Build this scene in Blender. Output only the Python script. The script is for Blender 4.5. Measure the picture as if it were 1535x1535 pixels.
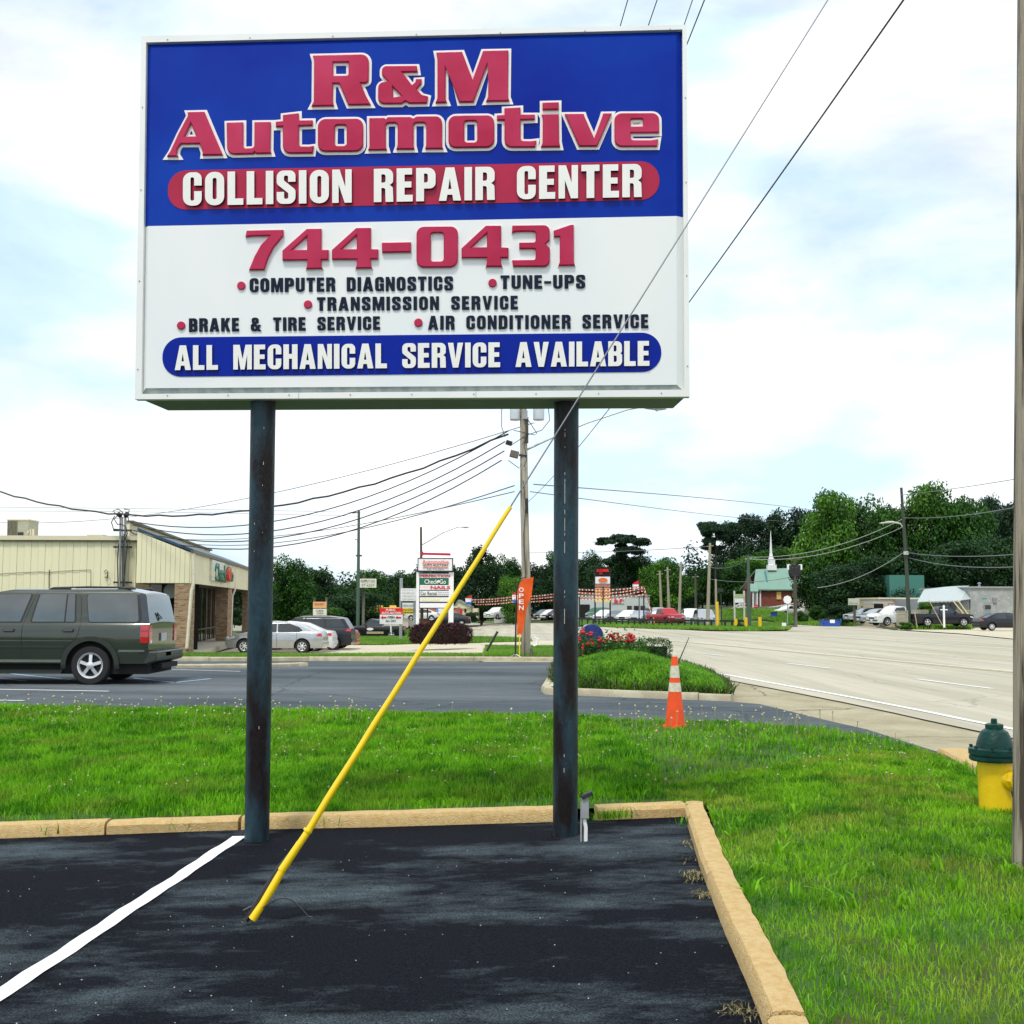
import bpy, bmesh, math, random
import numpy as np
from mathutils import Vector, Matrix, Euler
from mathutils.geometry import tessellate_polygon
random.seed(7); RNG = np.random.default_rng(7)
for o in list(bpy.data.objects): bpy.data.objects.remove(o)
SC = bpy.context.scene
COL = SC.collection
R = math.radians
# ---------------------------------------------------------------- camera
FPX, PW = 1765.0, 1535.0
EYE = Vector((0, 0, 1.6))
PITCH, ROLL = R(4.52), R(-0.20)
cd = bpy.data.cameras.new('camera'); cam = bpy.data.objects.new('camera', cd); COL.objects.link(cam)
cd.sensor_fit = 'HORIZONTAL'; cd.sensor_width = 36; cd.lens = 36 * FPX / PW; cd.clip_start = .05; cd.clip_end = 3000
CM = Matrix.Rotation(R(90) + PITCH, 4, 'X') @ Matrix.Rotation(-ROLL, 4, 'Z')
cam.matrix_world = Matrix.Translation(EYE) @ CM
SC.camera = cam
# ---------------------------------------------------------------- world, sun, exposure
SUN_EL, SUN_AZ = R(62), R(200)
W = bpy.data.worlds.new('World'); SC.world = W; W.use_nodes = True
nt = W.node_tree; nt.nodes.clear(); N = nt.nodes.new; LK = nt.links.new
sky = N('ShaderNodeTexSky'); sky.sky_type = 'NISHITA'; sky.sun_disc = False
sky.sun_elevation = SUN_EL; sky.sun_rotation = SUN_AZ; sky.air_density = 1.0; sky.dust_density = 1.5
b1 = N('ShaderNodeBackground'); b1.inputs[1].default_value = .15; LK(sky.outputs[0], b1.inputs[0])
b2 = N('ShaderNodeBackground'); b2.inputs[1].default_value = 1.05
tc = N('ShaderNodeTexCoord'); mp = N('ShaderNodeMapping'); mp.inputs['Scale'].default_value = (1, 1, 2.6)
mp.inputs['Location'].default_value = (3.1, .7, .4)
LK(tc.outputs['Generated'], mp.inputs[0])
n1 = N('ShaderNodeTexNoise'); n1.inputs['Scale'].default_value = 2.3; n1.inputs['Detail'].default_value = 8; n1.inputs['Roughness'].default_value = .55
n1.inputs['Distortion'].default_value = .5
LK(mp.outputs[0], n1.inputs[0])
cr = N('ShaderNodeValToRGB'); cr.color_ramp.elements[0].position = .34; cr.color_ramp.elements[0].color = (.50, .50, .50, 1)
cr.color_ramp.elements[1].position = .56; cr.color_ramp.elements[1].color = (1, 1, 1, 1)
LK(n1.outputs[0], cr.inputs[0])
n2 = N('ShaderNodeTexNoise'); n2.inputs['Scale'].default_value = 3.6; n2.inputs['Detail'].default_value = 6
LK(mp.outputs[0], n2.inputs[0])
c2 = N('ShaderNodeValToRGB'); c2.color_ramp.elements[0].position = .40; c2.color_ramp.elements[0].color = (.62, .80, .95, 1)
c2.color_ramp.elements[1].position = .58; c2.color_ramp.elements[1].color = (1, 1, 1, 1)
LK(n2.outputs[0], c2.inputs[0]); LK(c2.outputs[0], b2.inputs[0])
mx = N('ShaderNodeMixShader'); LK(cr.outputs[0], mx.inputs[0]); LK(b1.outputs[0], mx.inputs[1]); LK(b2.outputs[0], mx.inputs[2])
wo = N('ShaderNodeOutputWorld'); LK(mx.outputs[0], wo.inputs[0])
sd = bpy.data.lights.new('sun', 'SUN'); sd.energy = 2.0; sd.angle = R(10); sd.color = (1, .95, .86)
sun = bpy.data.objects.new('sun', sd); COL.objects.link(sun)
# light comes from behind and left of the camera, high up
sdir = Vector((-.35 * math.cos(SUN_EL), -.94 * math.cos(SUN_EL), math.sin(SUN_EL)))
sun.rotation_euler = sdir.to_track_quat('Z', 'Y').to_euler(); sun.location = (0, -20, 60)
SC.view_settings.view_transform = 'Standard'; SC.view_settings.look = 'None'; SC.view_settings.gamma = 1
SC.view_settings.exposure = 0.3
SC.view_settings.use_curve_mapping = False

# ---------------------------------------------------------------- placing helpers
def smooth(t): t = min(max(t, 0.), 1.); return t * t * (3 - 2 * t)
LY, LZ = [0, 28, 34, 55, 102, 140, 2000], [0, 0, -.11, -.65, -1.35, -1.7, -1.7]
RY, RZ = [0, 28, 60, 128, 2000], [0, 0, -.18, -.55, -.55]
def T(x, y):
    k = smooth((x + 9) / 18)
    z = np.interp(y, LY, LZ) * (1 - k) + np.interp(y, RY, RZ) * k
    z += 2.3 * smooth((y - 135) / 55) * smooth((x - 22) / 12)
    z += .03 * (min(max(x, -6), 3) + .6) * (1 - smooth((y - 9) / 8))
    return float(z)
def ray(px, py):
    d = CM.to_3x3() @ Vector((px - PW / 2, -(py - PW / 2), -FPX)); return d / d.y
def at(px, py, Y): return EYE + ray(px, py) * Y
def gp(px, py, h=0.):
    d = ray(px, py); Y0 = 2.
    f = lambda Y: EYE.z + d.z * Y - T(d.x * Y, Y) - h
    Y = Y0
    while f(Y) > 0 and Y < 900: Y *= 1.02
    a, b = Y / 1.02, Y
    for _ in range(30):
        m = (a + b) / 2
        if f(m) > 0: a = m
        else: b = m
    return Vector((d.x * a, a, T(d.x * a, a) + h))
def gx(px, Y, h=0.):
    """ground point below the column px at depth Y"""
    x = ray(px, 900).x * Y; return Vector((x, Y, T(x, Y) + h))
def ztop(px, py, Y): return at(px, py, Y).z

# ---------------------------------------------------------------- materials
MC = {}
def mat(name, col, rough=.6, metal=0., var=.12, scale=8., bump=0., bscale=60., coat=0., spec=.5, col2=None, c2pos=(.45, .65), stretch=None, trans=None):
    if name in MC: return MC[name]
    m = bpy.data.materials.new(name); m.use_nodes = True; t = m.node_tree; b = t.nodes['Principled BSDF']
    b.inputs['Roughness'].default_value = rough; b.inputs['Metallic'].default_value = metal
    b.inputs['Specular IOR Level'].default_value = spec; b.inputs['Coat Weight'].default_value = coat
    b.inputs['Coat Roughness'].default_value = .04
    tcn = t.nodes.new('ShaderNodeTexCoord'); src = tcn.outputs['Object']
    if stretch:
        mpn = t.nodes.new('ShaderNodeMapping'); mpn.inputs['Scale'].default_value = stretch
        t.links.new(src, mpn.inputs[0]); src = mpn.outputs[0]
    nz = t.nodes.new('ShaderNodeTexNoise'); nz.inputs['Scale'].default_value = scale; nz.inputs['Detail'].default_value = 5
    t.links.new(src, nz.inputs[0])
    rp = t.nodes.new('ShaderNodeValToRGB'); e = rp.color_ramp.elements
    if col2 is None:
        e[0].position, e[1].position = .3, .7
        e[0].color = (*[c * (1 - var) for c in col], 1); e[1].color = (*[min(1, c * (1 + var)) for c in col], 1)
    else:
        e[0].position, e[1].position = c2pos; e[0].color = (*col, 1); e[1].color = (*col2, 1)
    t.links.new(nz.outputs[0], rp.inputs[0]); t.links.new(rp.outputs[0], b.inputs['Base Color'])
    if bump:
        bn = t.nodes.new('ShaderNodeTexNoise'); bn.inputs['Scale'].default_value = bscale; bn.inputs['Detail'].default_value = 4
        t.links.new(src, bn.inputs[0])
        bp = t.nodes.new('ShaderNodeBump'); bp.inputs['Strength'].default_value = bump; bp.inputs['Distance'].default_value = .02
        t.links.new(bn.outputs[0], bp.inputs['Height']); t.links.new(bp.outputs[0], b.inputs['Normal'])
    if trans:
        tr = t.nodes.new('ShaderNodeBsdfTranslucent'); t.links.new(rp.outputs[0], tr.inputs[0])
        ms = t.nodes.new('ShaderNodeMixShader'); ms.inputs[0].default_value = trans
        t.links.new(b.outputs[0], ms.inputs[1]); t.links.new(tr.outputs[0], ms.inputs[2])
        t.links.new(ms.outputs[0], t.nodes['Material Output'].inputs[0])
    MC[name] = m; return m
def leafmat(name, dark, light, trans=.25, patch=.0, patchcol=(.2, .2, .05), pscale=.5):
    """per-face tint attribute mixes two leaf colours; optional dry patches in world space"""
    if name in MC: return MC[name]
    m = bpy.data.materials.new(name); m.use_nodes = True; t = m.node_tree; b = t.nodes['Principled BSDF']
    b.inputs['Roughness'].default_value = .55; b.inputs['Specular IOR Level'].default_value = .25
    a = t.nodes.new('ShaderNodeAttribute'); a.attribute_name = 'tint'
    rp = t.nodes.new('ShaderNodeValToRGB'); e = rp.color_ramp.elements
    e[0].color = (*dark, 1); e[1].color = (*light, 1)
    t.links.new(a.outputs['Fac'], rp.inputs[0]); out = rp.outputs[0]
    if patch:
        tcn = t.nodes.new('ShaderNodeTexCoord'); nz = t.nodes.new('ShaderNodeTexNoise'); nz.inputs['Scale'].default_value = pscale; nz.inputs['Detail'].default_value = 6
        nz.inputs['Roughness'].default_value = .65
        t.links.new(tcn.outputs['Object'], nz.inputs[0])
        r2 = t.nodes.new('ShaderNodeValToRGB'); r2.color_ramp.elements[0].position = .48; r2.color_ramp.elements[1].position = .68
        r2.color_ramp.elements[0].color = (0, 0, 0, 1); r2.color_ramp.elements[1].color = (patch, patch, patch, 1)
        t.links.new(nz.outputs[0], r2.inputs[0])
        mxn = t.nodes.new('ShaderNodeMixRGB'); mxn.inputs[2].default_value = (*patchcol, 1)
        t.links.new(r2.outputs[0], mxn.inputs[0]); t.links.new(out, mxn.inputs[1]); out = mxn.outputs[0]
    t.links.new(out, b.inputs['Base Color'])
    tr = t.nodes.new('ShaderNodeBsdfTranslucent'); t.links.new(out, tr.inputs[0])
    ms = t.nodes.new('ShaderNodeMixShader'); ms.inputs[0].default_value = trans
    t.links.new(b.outputs[0], ms.inputs[1]); t.links.new(tr.outputs[0], ms.inputs[2])
    t.links.new(ms.outputs[0], t.nodes['Material Output'].inputs[0])
    MC[name] = m; return m
def asphalt(name, base, pale, speck=.5, pscale=.7, lo=.5, hi=.75, sx=.45, fine=150, bump=.5, cracks=0., sy=1.):
    m = bpy.data.materials.new(name); m.use_nodes = True; t = m.node_tree; b = t.nodes['Principled BSDF']
    b.inputs['Roughness'].default_value = .92; b.inputs['Specular IOR Level'].default_value = .06
    tcn = t.nodes.new('ShaderNodeTexCoord'); mpn = t.nodes.new('ShaderNodeMapping'); mpn.inputs['Scale'].default_value = (sx, sy, 1)
    t.links.new(tcn.outputs['Object'], mpn.inputs[0])
    def noise(sc, src, det=6, ro=.6):
        n = t.nodes.new('ShaderNodeTexNoise'); n.inputs['Scale'].default_value = sc; n.inputs['Detail'].default_value = det; n.inputs['Roughness'].default_value = ro
        t.links.new(src, n.inputs[0]); return n
    def ramp(n, p0, p1, c0, c1):
        r = t.nodes.new('ShaderNodeValToRGB'); r.color_ramp.elements[0].position = p0; r.color_ramp.elements[1].position = p1
        r.color_ramp.elements[0].color = (*c0, 1); r.color_ramp.elements[1].color = (*c1, 1); t.links.new(n, r.inputs[0]); return r
    big = noise(pscale, mpn.outputs[0], 11, .74)
    r1 = ramp(big.outputs[0], lo, hi, base, pale)
    f = noise(fine, tcn.outputs['Object'], 3, .7)
    r2 = ramp(f.outputs[0], .35, .75, (1 - speck,) * 3, (1 + speck,) * 3)
    mu = t.nodes.new('ShaderNodeMixRGB'); mu.blend_type = 'MULTIPLY'; mu.inputs[0].default_value = 1
    t.links.new(r1.outputs[0], mu.inputs[1]); t.links.new(r2.outputs[0], mu.inputs[2]); out = mu.outputs[0]
    vo = t.nodes.new('ShaderNodeTexVoronoi'); vo.inputs['Scale'].default_value = 26; t.links.new(tcn.outputs['Object'], vo.inputs[0])
    rv = ramp(vo.outputs['Distance'], .05, .09, (1, 1, 1), (0, 0, 0))
    nn = noise(5, tcn.outputs['Object'], 4); rn = ramp(nn.outputs[0], .58, .66, (0, 0, 0), (.7, .7, .7))
    m2 = t.nodes.new('ShaderNodeMixRGB'); m2.blend_type = 'MULTIPLY'; m2.inputs[0].default_value = 1
    t.links.new(rv.outputs[0], m2.inputs[1]); t.links.new(rn.outputs[0], m2.inputs[2])
    m3 = t.nodes.new('ShaderNodeMixRGB'); m3.inputs[2].default_value = (*[min(.5, c * 1.8 + .02) for c in pale], 1)
    t.links.new(m2.outputs[0], m3.inputs[0]); t.links.new(out, m3.inputs[1]); out = m3.outputs[0]
    if cracks:
        vc = t.nodes.new('ShaderNodeTexVoronoi'); vc.feature = 'DISTANCE_TO_EDGE'; vc.inputs['Scale'].default_value = .35
        dn = noise(1.5, tcn.outputs['Object']); ad = t.nodes.new('ShaderNodeMixRGB'); ad.inputs[0].default_value = .3
        t.links.new(tcn.outputs['Object'], ad.inputs[1]); t.links.new(dn.outputs['Color'], ad.inputs[2]); t.links.new(ad.outputs[0], vc.inputs[0])
        rc = ramp(vc.outputs['Distance'], .002, .007, (cracks,) * 3, (0, 0, 0))
        m4 = t.nodes.new('ShaderNodeMixRGB'); m4.inputs[2].default_value = (*[c * .35 for c in base], 1)
        t.links.new(rc.outputs[0], m4.inputs[0]); t.links.new(out, m4.inputs[1]); out = m4.outputs[0]
    t.links.new(out, b.inputs['Base Color'])
    bp = t.nodes.new('ShaderNodeBump'); bp.inputs['Strength'].default_value = bump; bp.inputs['Distance'].default_value = .006
    t.links.new(f.outputs[0], bp.inputs['Height']); t.links.new(bp.outputs[0], b.inputs['Normal'])
    MC[name] = m; return m
def brickmat(name, c1, c2, mortar, scale=1.):
    m = bpy.data.materials.new(name); m.use_nodes = True; t = m.node_tree; b = t.nodes['Principled BSDF']; b.inputs['Roughness'].default_value = .85
    tcn = t.nodes.new('ShaderNodeTexCoord'); sp = t.nodes.new('ShaderNodeSeparateXYZ'); cb = t.nodes.new('ShaderNodeCombineXYZ')
    ad = t.nodes.new('ShaderNodeMath'); t.links.new(tcn.outputs['Object'], sp.inputs[0])
    t.links.new(sp.outputs[0], ad.inputs[0]); t.links.new(sp.outputs[1], ad.inputs[1])
    t.links.new(ad.outputs[0], cb.inputs[0]); t.links.new(sp.outputs[2], cb.inputs[1])
    k = t.nodes.new('ShaderNodeTexBrick'); k.inputs['Scale'].default_value = scale; k.inputs['Brick Width'].default_value = .21; k.inputs['Row Height'].default_value = .076
    k.inputs['Mortar Size'].default_value = .008; k.inputs['Color1'].default_value = (*c1, 1); k.inputs['Color2'].default_value = (*c2, 1); k.inputs['Mortar'].default_value = (*mortar, 1)
    t.links.new(cb.outputs[0], k.inputs[0]); t.links.new(k.outputs[0], b.inputs['Base Color']); MC[name] = m; return m
def paint(name, c, rough=.3, metal=.0, coat=.35): return mat(name, c, rough, metal, var=.06, scale=3, coat=coat, spec=.35)

# ---------------------------------------------------------------- objects
def obj(name, me, m=None, parent=None):
    o = bpy.data.objects.new(name, me); COL.objects.link(o)
    if m is not None:
        for mm in (m if isinstance(m, (list, tuple)) else [m]): me.materials.append(mm)
    if parent is not None: o.parent = parent
    return o
def tag(o, label=None, cat=None, group=None, kind=None):
    if label: o['label'] = label
    if cat: o['category'] = cat
    if group: o['group'] = group
    if kind: o['kind'] = kind
    return o
def thing(name, label, cat, loc=(0, 0, 0), rz=0., group=None):
    o = bpy.data.objects.new(name, None); COL.objects.link(o); o.empty_display_size = .2
    o.location = loc; o.rotation_euler = (0, 0, rz); return tag(o, label, cat, group)
KIDS = {}
def copy_tree(o, label=None, group=None):
    def kids(p): return [c for c in bpy.data.objects if c.parent == p]
    def rec(s, par):
        c = s.copy(); COL.objects.link(c); c.parent = par
        for k in kids(s): rec(k, c)
        return c
    c = rec(o, None)
    if label: c['label'] = label
    if group: c['group'] = group
    return c
class MB:
    def __init__(s): s.v = []; s.f = []; s.mi = []
    def add(s, vs, fs, mi=0):
        n = len(s.v); s.v += [tuple(v) for v in vs]; s.f += [tuple(i + n for i in f) for f in fs]; s.mi += [mi] * len(fs); return s
    def box(s, c, d, rz=0., mi=0, rx=0., ry=0.):
        M = Euler((rx, ry, rz)).to_matrix(); vs = []
        for x in (-.5, .5):
            for y in (-.5, .5):
                for z in (-.5, .5): vs.append(Vector(c) + M @ Vector((x * d[0], y * d[1], z * d[2])))
        return s.add(vs, [(0, 1, 3, 2), (4, 6, 7, 5), (0, 4, 5, 1), (2, 3, 7, 6), (0, 2, 6, 4), (1, 5, 7, 3)], mi)
    def beam(s, a, b, w, h=None, mi=0):
        a, b = Vector(a), Vector(b); h = h or w; d = (b - a).normalized(); u = d.cross(Vector((0, 0, 1)))
        if u.length < 1e-3: u = Vector((1, 0, 0))
        u.normalize(); v = u.cross(d).normalized(); vs = []
        for p in (a, b):
            for q in ((-1, -1), (1, -1), (1, 1), (-1, 1)): vs.append(p + u * q[0] * w / 2 + v * q[1] * h / 2)
        return s.add(vs, [(0, 1, 2, 3), (7, 6, 5, 4), (0, 4, 5, 1), (1, 5, 6, 2), (2, 6, 7, 3), (3, 7, 4, 0)], mi)
    def tube(s, path, rad, n=8, cap=True, mi=0):
        path = [Vector(p) for p in path]; rs = rad if isinstance(rad, (list, tuple)) else [rad] * len(path)
        u = None; vs = []; fs = []
        for i, p in enumerate(path):
            d = (path[min(i + 1, len(path) - 1)] - path[max(i - 1, 0)]).normalized()
            if u is None:
                u = d.cross(Vector((0, 0, 1)) if abs(d.z) < .95 else Vector((0, 1, 0)))
            u = (u - d * u.dot(d)).normalized(); w = d.cross(u)
            for k in range(n):
                a = 2 * math.pi * k / n; vs.append(p + (u * math.cos(a) + w * math.sin(a)) * rs[i])
        for i in range(len(path) - 1):
            for k in range(n): fs.append((i * n + k, i * n + (k + 1) % n, (i + 1) * n + (k + 1) % n, (i + 1) * n + k))
        if cap: fs.append(tuple(range(n - 1, -1, -1))); fs.append(tuple(range((len(path) - 1) * n, len(path) * n)))
        return s.add(vs, fs, mi)
    def lathe(s, prof, c=(0, 0, 0), n=24, axis='Z', mi=0, cap=True):
        c = Vector(c); vs = []; fs = []
        for r, z in prof:
            for k in range(n):
                a = 2 * math.pi * k / n; x, y = r * math.cos(a), r * math.sin(a)
                p = {'Z': (x, y, z), 'Y': (x, z, y), 'X': (z, x, y)}[axis]; vs.append(c + Vector(p))
        for i in range(len(prof) - 1):
            for k in range(n): fs.append((i * n + k, i * n + (k + 1) % n, (i + 1) * n + (k + 1) % n, (i + 1) * n + k))
        if cap: fs.append(tuple(range(n - 1, -1, -1))); fs.append(tuple(range((len(prof) - 1) * n, len(prof) * n)))
        return s.add(vs, fs, mi)
    def prism(s, loops, org, ux, uy, un, h, bev=0., mi=0, back=False, smi=None):
        """filled 2D loops (first outer, rest holes) raised by h along un, edges chamfered by bev"""
        org, ux, uy, un = map(Vector, (org, ux, uy, un))
        P = lambda p, z: org + ux * p[0] + uy * p[1] + un * z
        fr = [offset_loop(l, -bev) for l in loops] if bev else loops
        for l, q in zip(loops, fr):
            n = len(l); rings = [(l, 0), (l, h - bev), (q, h)] if bev else [(l, 0), (l, h)]
            vs = [P(p, z) for r, z in rings for p in r]; fs = []
            for j in range(len(rings) - 1):
                for i in range(n): fs.append((j * n + i, j * n + (i + 1) % n, (j + 1) * n + (i + 1) % n, (j + 1) * n + i))
            s.add(vs, fs, mi if smi is None else smi)
        flat = [p for q in fr for p in q]; tris = tessellate_polygon([[Vector((p[0], p[1], 0)) for p in q] for q in fr])
        tris = [t for t in tris if len(set(t)) == 3]
        out = []
        for t in tris:
            a, b, c = (Vector(flat[i]) for i in t)
            cr_ = (b - a).x * (c - a).y - (b - a).y * (c - a).x
            out.append(t if cr_ > 0 else (t[0], t[2], t[1]))
        s.add([P(p, h) for p in flat], out, mi)
        if back: s.add([P(p, 0) for p in flat], [(a, c, b) for a, b, c in out], mi)
        return s
    def mesh(s, name, org=(0, 0, 0), smooth_=False, ang=35):
        o = Vector(org); me = bpy.data.meshes.new(name)
        me.from_pydata([tuple(Vector(v) - o) for v in s.v], [], s.f); me.update()
        for p, i in zip(me.polygons, s.mi): p.material_index = i
        if smooth_:
            me.polygons.foreach_set('use_smooth', [True] * len(me.polygons)); me.set_sharp_from_angle(angle=R(ang))
        return me
    def build(s, name, m, parent=None, local=False, smooth_=False, ang=35, bevel=0., label=None):
        org = (0, 0, 0)
        if parent is not None and not local:
            org = parent.location if parent.parent is None else parent.location + parent.parent.location
        o = obj(name, s.mesh(name, org, smooth_, ang), m, parent)
        if bevel:
            bm = o.modifiers.new('bevel', 'BEVEL'); bm.width = bevel; bm.segments = 2; bm.limit_method = 'ANGLE'
        if label: o['label'] = label
        return o
def area2(l): return sum(l[i][0] * l[(i + 1) % len(l)][1] - l[(i + 1) % len(l)][0] * l[i][1] for i in range(len(l)))
def offset_loop(l, d, lim=3.2):
    """offset a loop outward (away from the material) by d; loops: outer CCW, holes CW"""
    n = len(l); out = []
    for i in range(n):
        p0, p1, p2 = Vector(l[i - 1][:2]), Vector(l[i][:2]), Vector(l[(i + 1) % n][:2])
        a, b = (p1 - p0), (p2 - p1)
        if a.length < 1e-9 or b.length < 1e-9: out.append(tuple(p1)); continue
        a.normalize(); b.normalize(); na, nb = Vector((a.y, -a.x)), Vector((b.y, -b.x))
        k = 1 + na.dot(nb)
        m = (na + nb) / k if k > .08 else na
        if m.length > lim: m = m.normalized() * lim
        out.append(tuple(p1 + m * d))
    return out
def fillet(pts, sc=1., seg=5):
    out = []; n = len(pts)
    for i, p in enumerate(pts):
        r = (p[2] if len(p) > 2 else 0) * sc; P1 = Vector(p[:2])
        if not r: out.append(tuple(P1)); continue
        P0, P2 = Vector(pts[i - 1][:2]), Vector(pts[(i + 1) % n][:2])
        a, b = (P0 - P1), (P2 - P1); la, lb = a.length, b.length; a.normalize(); b.normalize()
        ang = a.angle(b); t = min(r / math.tan(ang / 2), la * .49, lb * .49)
        A, B = P1 + a * t, P1 + b * t
        for k in range(seg + 1):
            u = k / seg; w = 2 * math.cos((math.pi - ang) / 2) / 2
            q = (A * (1 - u) ** 2 + P1 * 2 * u * (1 - u) * w + B * u * u) / ((1 - u) ** 2 + 2 * u * (1 - u) * w + u * u)
            out.append(tuple(q))
    return out
def orient(loops):
    res = []
    for i, l in enumerate(loops):
        a = area2(l); res.append(l if (a > 0) == (i == 0) else l[::-1])
    return res

def sheet(name, poly, m, dz=0., hf=None, grid=4., parent=None):
    """thin ground sheet over an xy polygon, following the terrain"""
    bm = bmesh.new(); vs = [bm.verts.new((x, y, 0)) for x, y in poly]; f = bm.faces.new(vs)
    if f.normal.z < 0: bmesh.ops.reverse_faces(bm, faces=[f])
    xs = [p[0] for p in poly]; ys = [p[1] for p in poly]
    cuts = [(0, v) for v in np.arange(math.ceil(min(xs) / grid) * grid, max(xs), grid) if abs(v) < 60 or v % 20 == 0]
    cuts += [(1, v) for v in sorted(set(list(np.arange(math.ceil(min(ys) / grid) * grid, min(max(ys), 200), grid)) + [34, 55, 102]))]
    if min(ys) < 18: cuts += [(1, v) for v in range(9, 18)] + [(0, v) for v in (-6, 3)]
    for ax, v in cuts:
        no = (1, 0, 0) if ax == 0 else (0, 1, 0); co = (v, 0, 0) if ax == 0 else (0, v, 0)
        bmesh.ops.bisect_plane(bm, geom=bm.verts[:] + bm.edges[:] + bm.faces[:], plane_co=co, plane_no=no, dist=1e-4)
    bmesh.ops.triangulate(bm, faces=bm.faces[:])
    bm.normal_update()
    for f in bm.faces:
        if f.normal.z < 0: f.normal_flip()
    for v in bm.verts: v.co.z = T(v.co.x, v.co.y) + dz
    me = bpy.data.meshes.new(name); bm.to_mesh(me); bm.free()
    o = obj(name, me, m, parent); o['kind'] = 'structure'; return o
def pxs(l, h=0.): return [tuple(gp(x, y, h)[:2]) for x, y in l]

# fonts for the far signs: the built-in face, fitted to a box
_FC = {}
def textmesh(s, w, h, ext=.005, bold=.0):
    key = (s, round(w, 3), round(h, 3), ext, bold)
    if key in _FC: return _FC[key]
    cu = bpy.data.curves.new('text', 'FONT'); cu.body = s; cu.extrude = 0; cu.offset = bold; cu.resolution_u = 3
    to = bpy.data.objects.new('text', cu); COL.objects.link(to)
    dg = bpy.context.evaluated_depsgraph_get(); me = bpy.data.meshes.new_from_object(to.evaluated_get(dg))
    bpy.data.objects.remove(to); bpy.data.curves.remove(cu)
    co = np.zeros(len(me.vertices) * 3); me.vertices.foreach_get('co', co); co = co.reshape(-1, 3)
    mn, mxx = co.min(0), co.max(0); co[:, 0] = (co[:, 0] - mn[0]) / (mxx[0] - mn[0]) * w; co[:, 1] = (co[:, 1] - mn[1]) / (mxx[1] - mn[1]) * h; co[:, 2] = ext
    me.vertices.foreach_set('co', co.ravel()); me.update(); _FC[key] = me; return me
def text(s, c, w, h, m, parent, name='lettering', rz=0., bold=.02, off=.012):
    """flat lettering centred on c (parent space), facing -Y turned by rz"""
    me = textmesh(s, w, h, off, bold); me = me.copy(); o = obj(name, me, m, parent)
    ux = Vector((math.cos(rz), math.sin(rz), 0))
    o.location = Vector(c) - ux * w / 2 - Vector((0, 0, h / 2)); o.rotation_euler = (R(90), 0, rz); return o

# ================================================================ materials used
M_lot = asphalt('fresh_asphalt', (.0075, .0095, .0145), (.110, .145, .165), .85, 1.0, .49, .72, .45, 110, .9)
M_farlot = asphalt('worn_asphalt', (.055, .070, .084), (.165, .185, .195), .3, .30, .36, .70, .3, 70, .3, cracks=.5)
M_road = asphalt('old_road', (.345, .325, .25), (.50, .47, .375), .14, .6, .34, .60, 1.6, 60, .2, sy=.05, cracks=.35)
M_shoulder = asphalt('road_shoulder', (.30, .265, .17), (.46, .42, .30), .2, .8, .35, .7, 1.2, 60, .3, cracks=.8)
M_conc = asphalt('concrete', (.50, .45, .33), (.60, .55, .43), .1, .5, .35, .7, 1, 60, .2, cracks=.4)
M_kerb = mat('kerb_concrete', (.54, .34, .12), .9, col2=(.61, .45, .21), scale=26, bump=.8, bscale=110, c2pos=(.3, .62))
M_kerbg = mat('kerb_grey', (.40, .35, .24), .9, col2=(.50, .46, .34), scale=4, bump=.5, bscale=50)
M_dirt = mat('dirt', (.10, .045, .012), .95, col2=(.05, .05, .012), scale=1.6, bump=.8, bscale=40)
M_soil = mat('turf_soil', (.035, .095, .008), .95, col2=(.060, .050, .014), scale=3, bump=.8, bscale=40, c2pos=(.5, .75))
M_ground = mat('far_ground', (.05, .09, .02), .95, col2=(.12, .11, .05), scale=.15, bump=.4, bscale=3)
M_paint = mat('road_paint', (.80, .80, .78), .6, var=.05, scale=4)
M_lotpaint = mat('stall_paint', (.84, .84, .84), .6, var=.04, scale=9, bump=.3, bscale=120)
M_bluepaint = mat('blue_stall_paint', (.28, .45, .70), .7, var=.2, scale=9)
M_yelpaint = mat('yellow_line_paint', (.62, .46, .14), .7, var=.15, scale=9)
M_grass = leafmat('grass_blades', (.020, .150, .002), (.230, .560, .012), .38, .6, (.27, .35, .04), 1.3)
M_lawn = leafmat('lawn_blades', (.022, .160, .002), (.260, .560, .014), .38, .7, (.38, .42, .055), 1.6)
M_green = leafmat('far_grass', (.07, .22, .015), (.22, .44, .04), .3, .5, (.33, .36, .12), .4)
M_black = mat('black_metal', (.018, .018, .02), .5, var=.2)
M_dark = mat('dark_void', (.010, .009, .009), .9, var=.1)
M_steel = mat('galvanised', (.35, .37, .38), .45, .6, var=.1)
M_wood = mat('weathered_wood', (.07, .052, .035), .9, col2=(.36, .31, .23), scale=22, bump=1., bscale=30, stretch=(1, 1, .05), c2pos=(.42, .53))
M_poledk = mat('creosote_pole', (.07, .065, .045), .9, col2=(.14, .15, .11), scale=2, stretch=(1, 1, .1))
M_polelt = mat('pale_pole', (.30, .27, .19), .9, col2=(.40, .37, .29), scale=2, stretch=(1, 1, .1))
M_white = mat('white_paint', (.80, .80, .80), .5, var=.04)
M_wire = mat('black_wire', (.03, .03, .035), .6, var=.1)
M_wireg = mat('grey_wire', (.17, .18, .20), .5, .5, var=.1)

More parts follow.
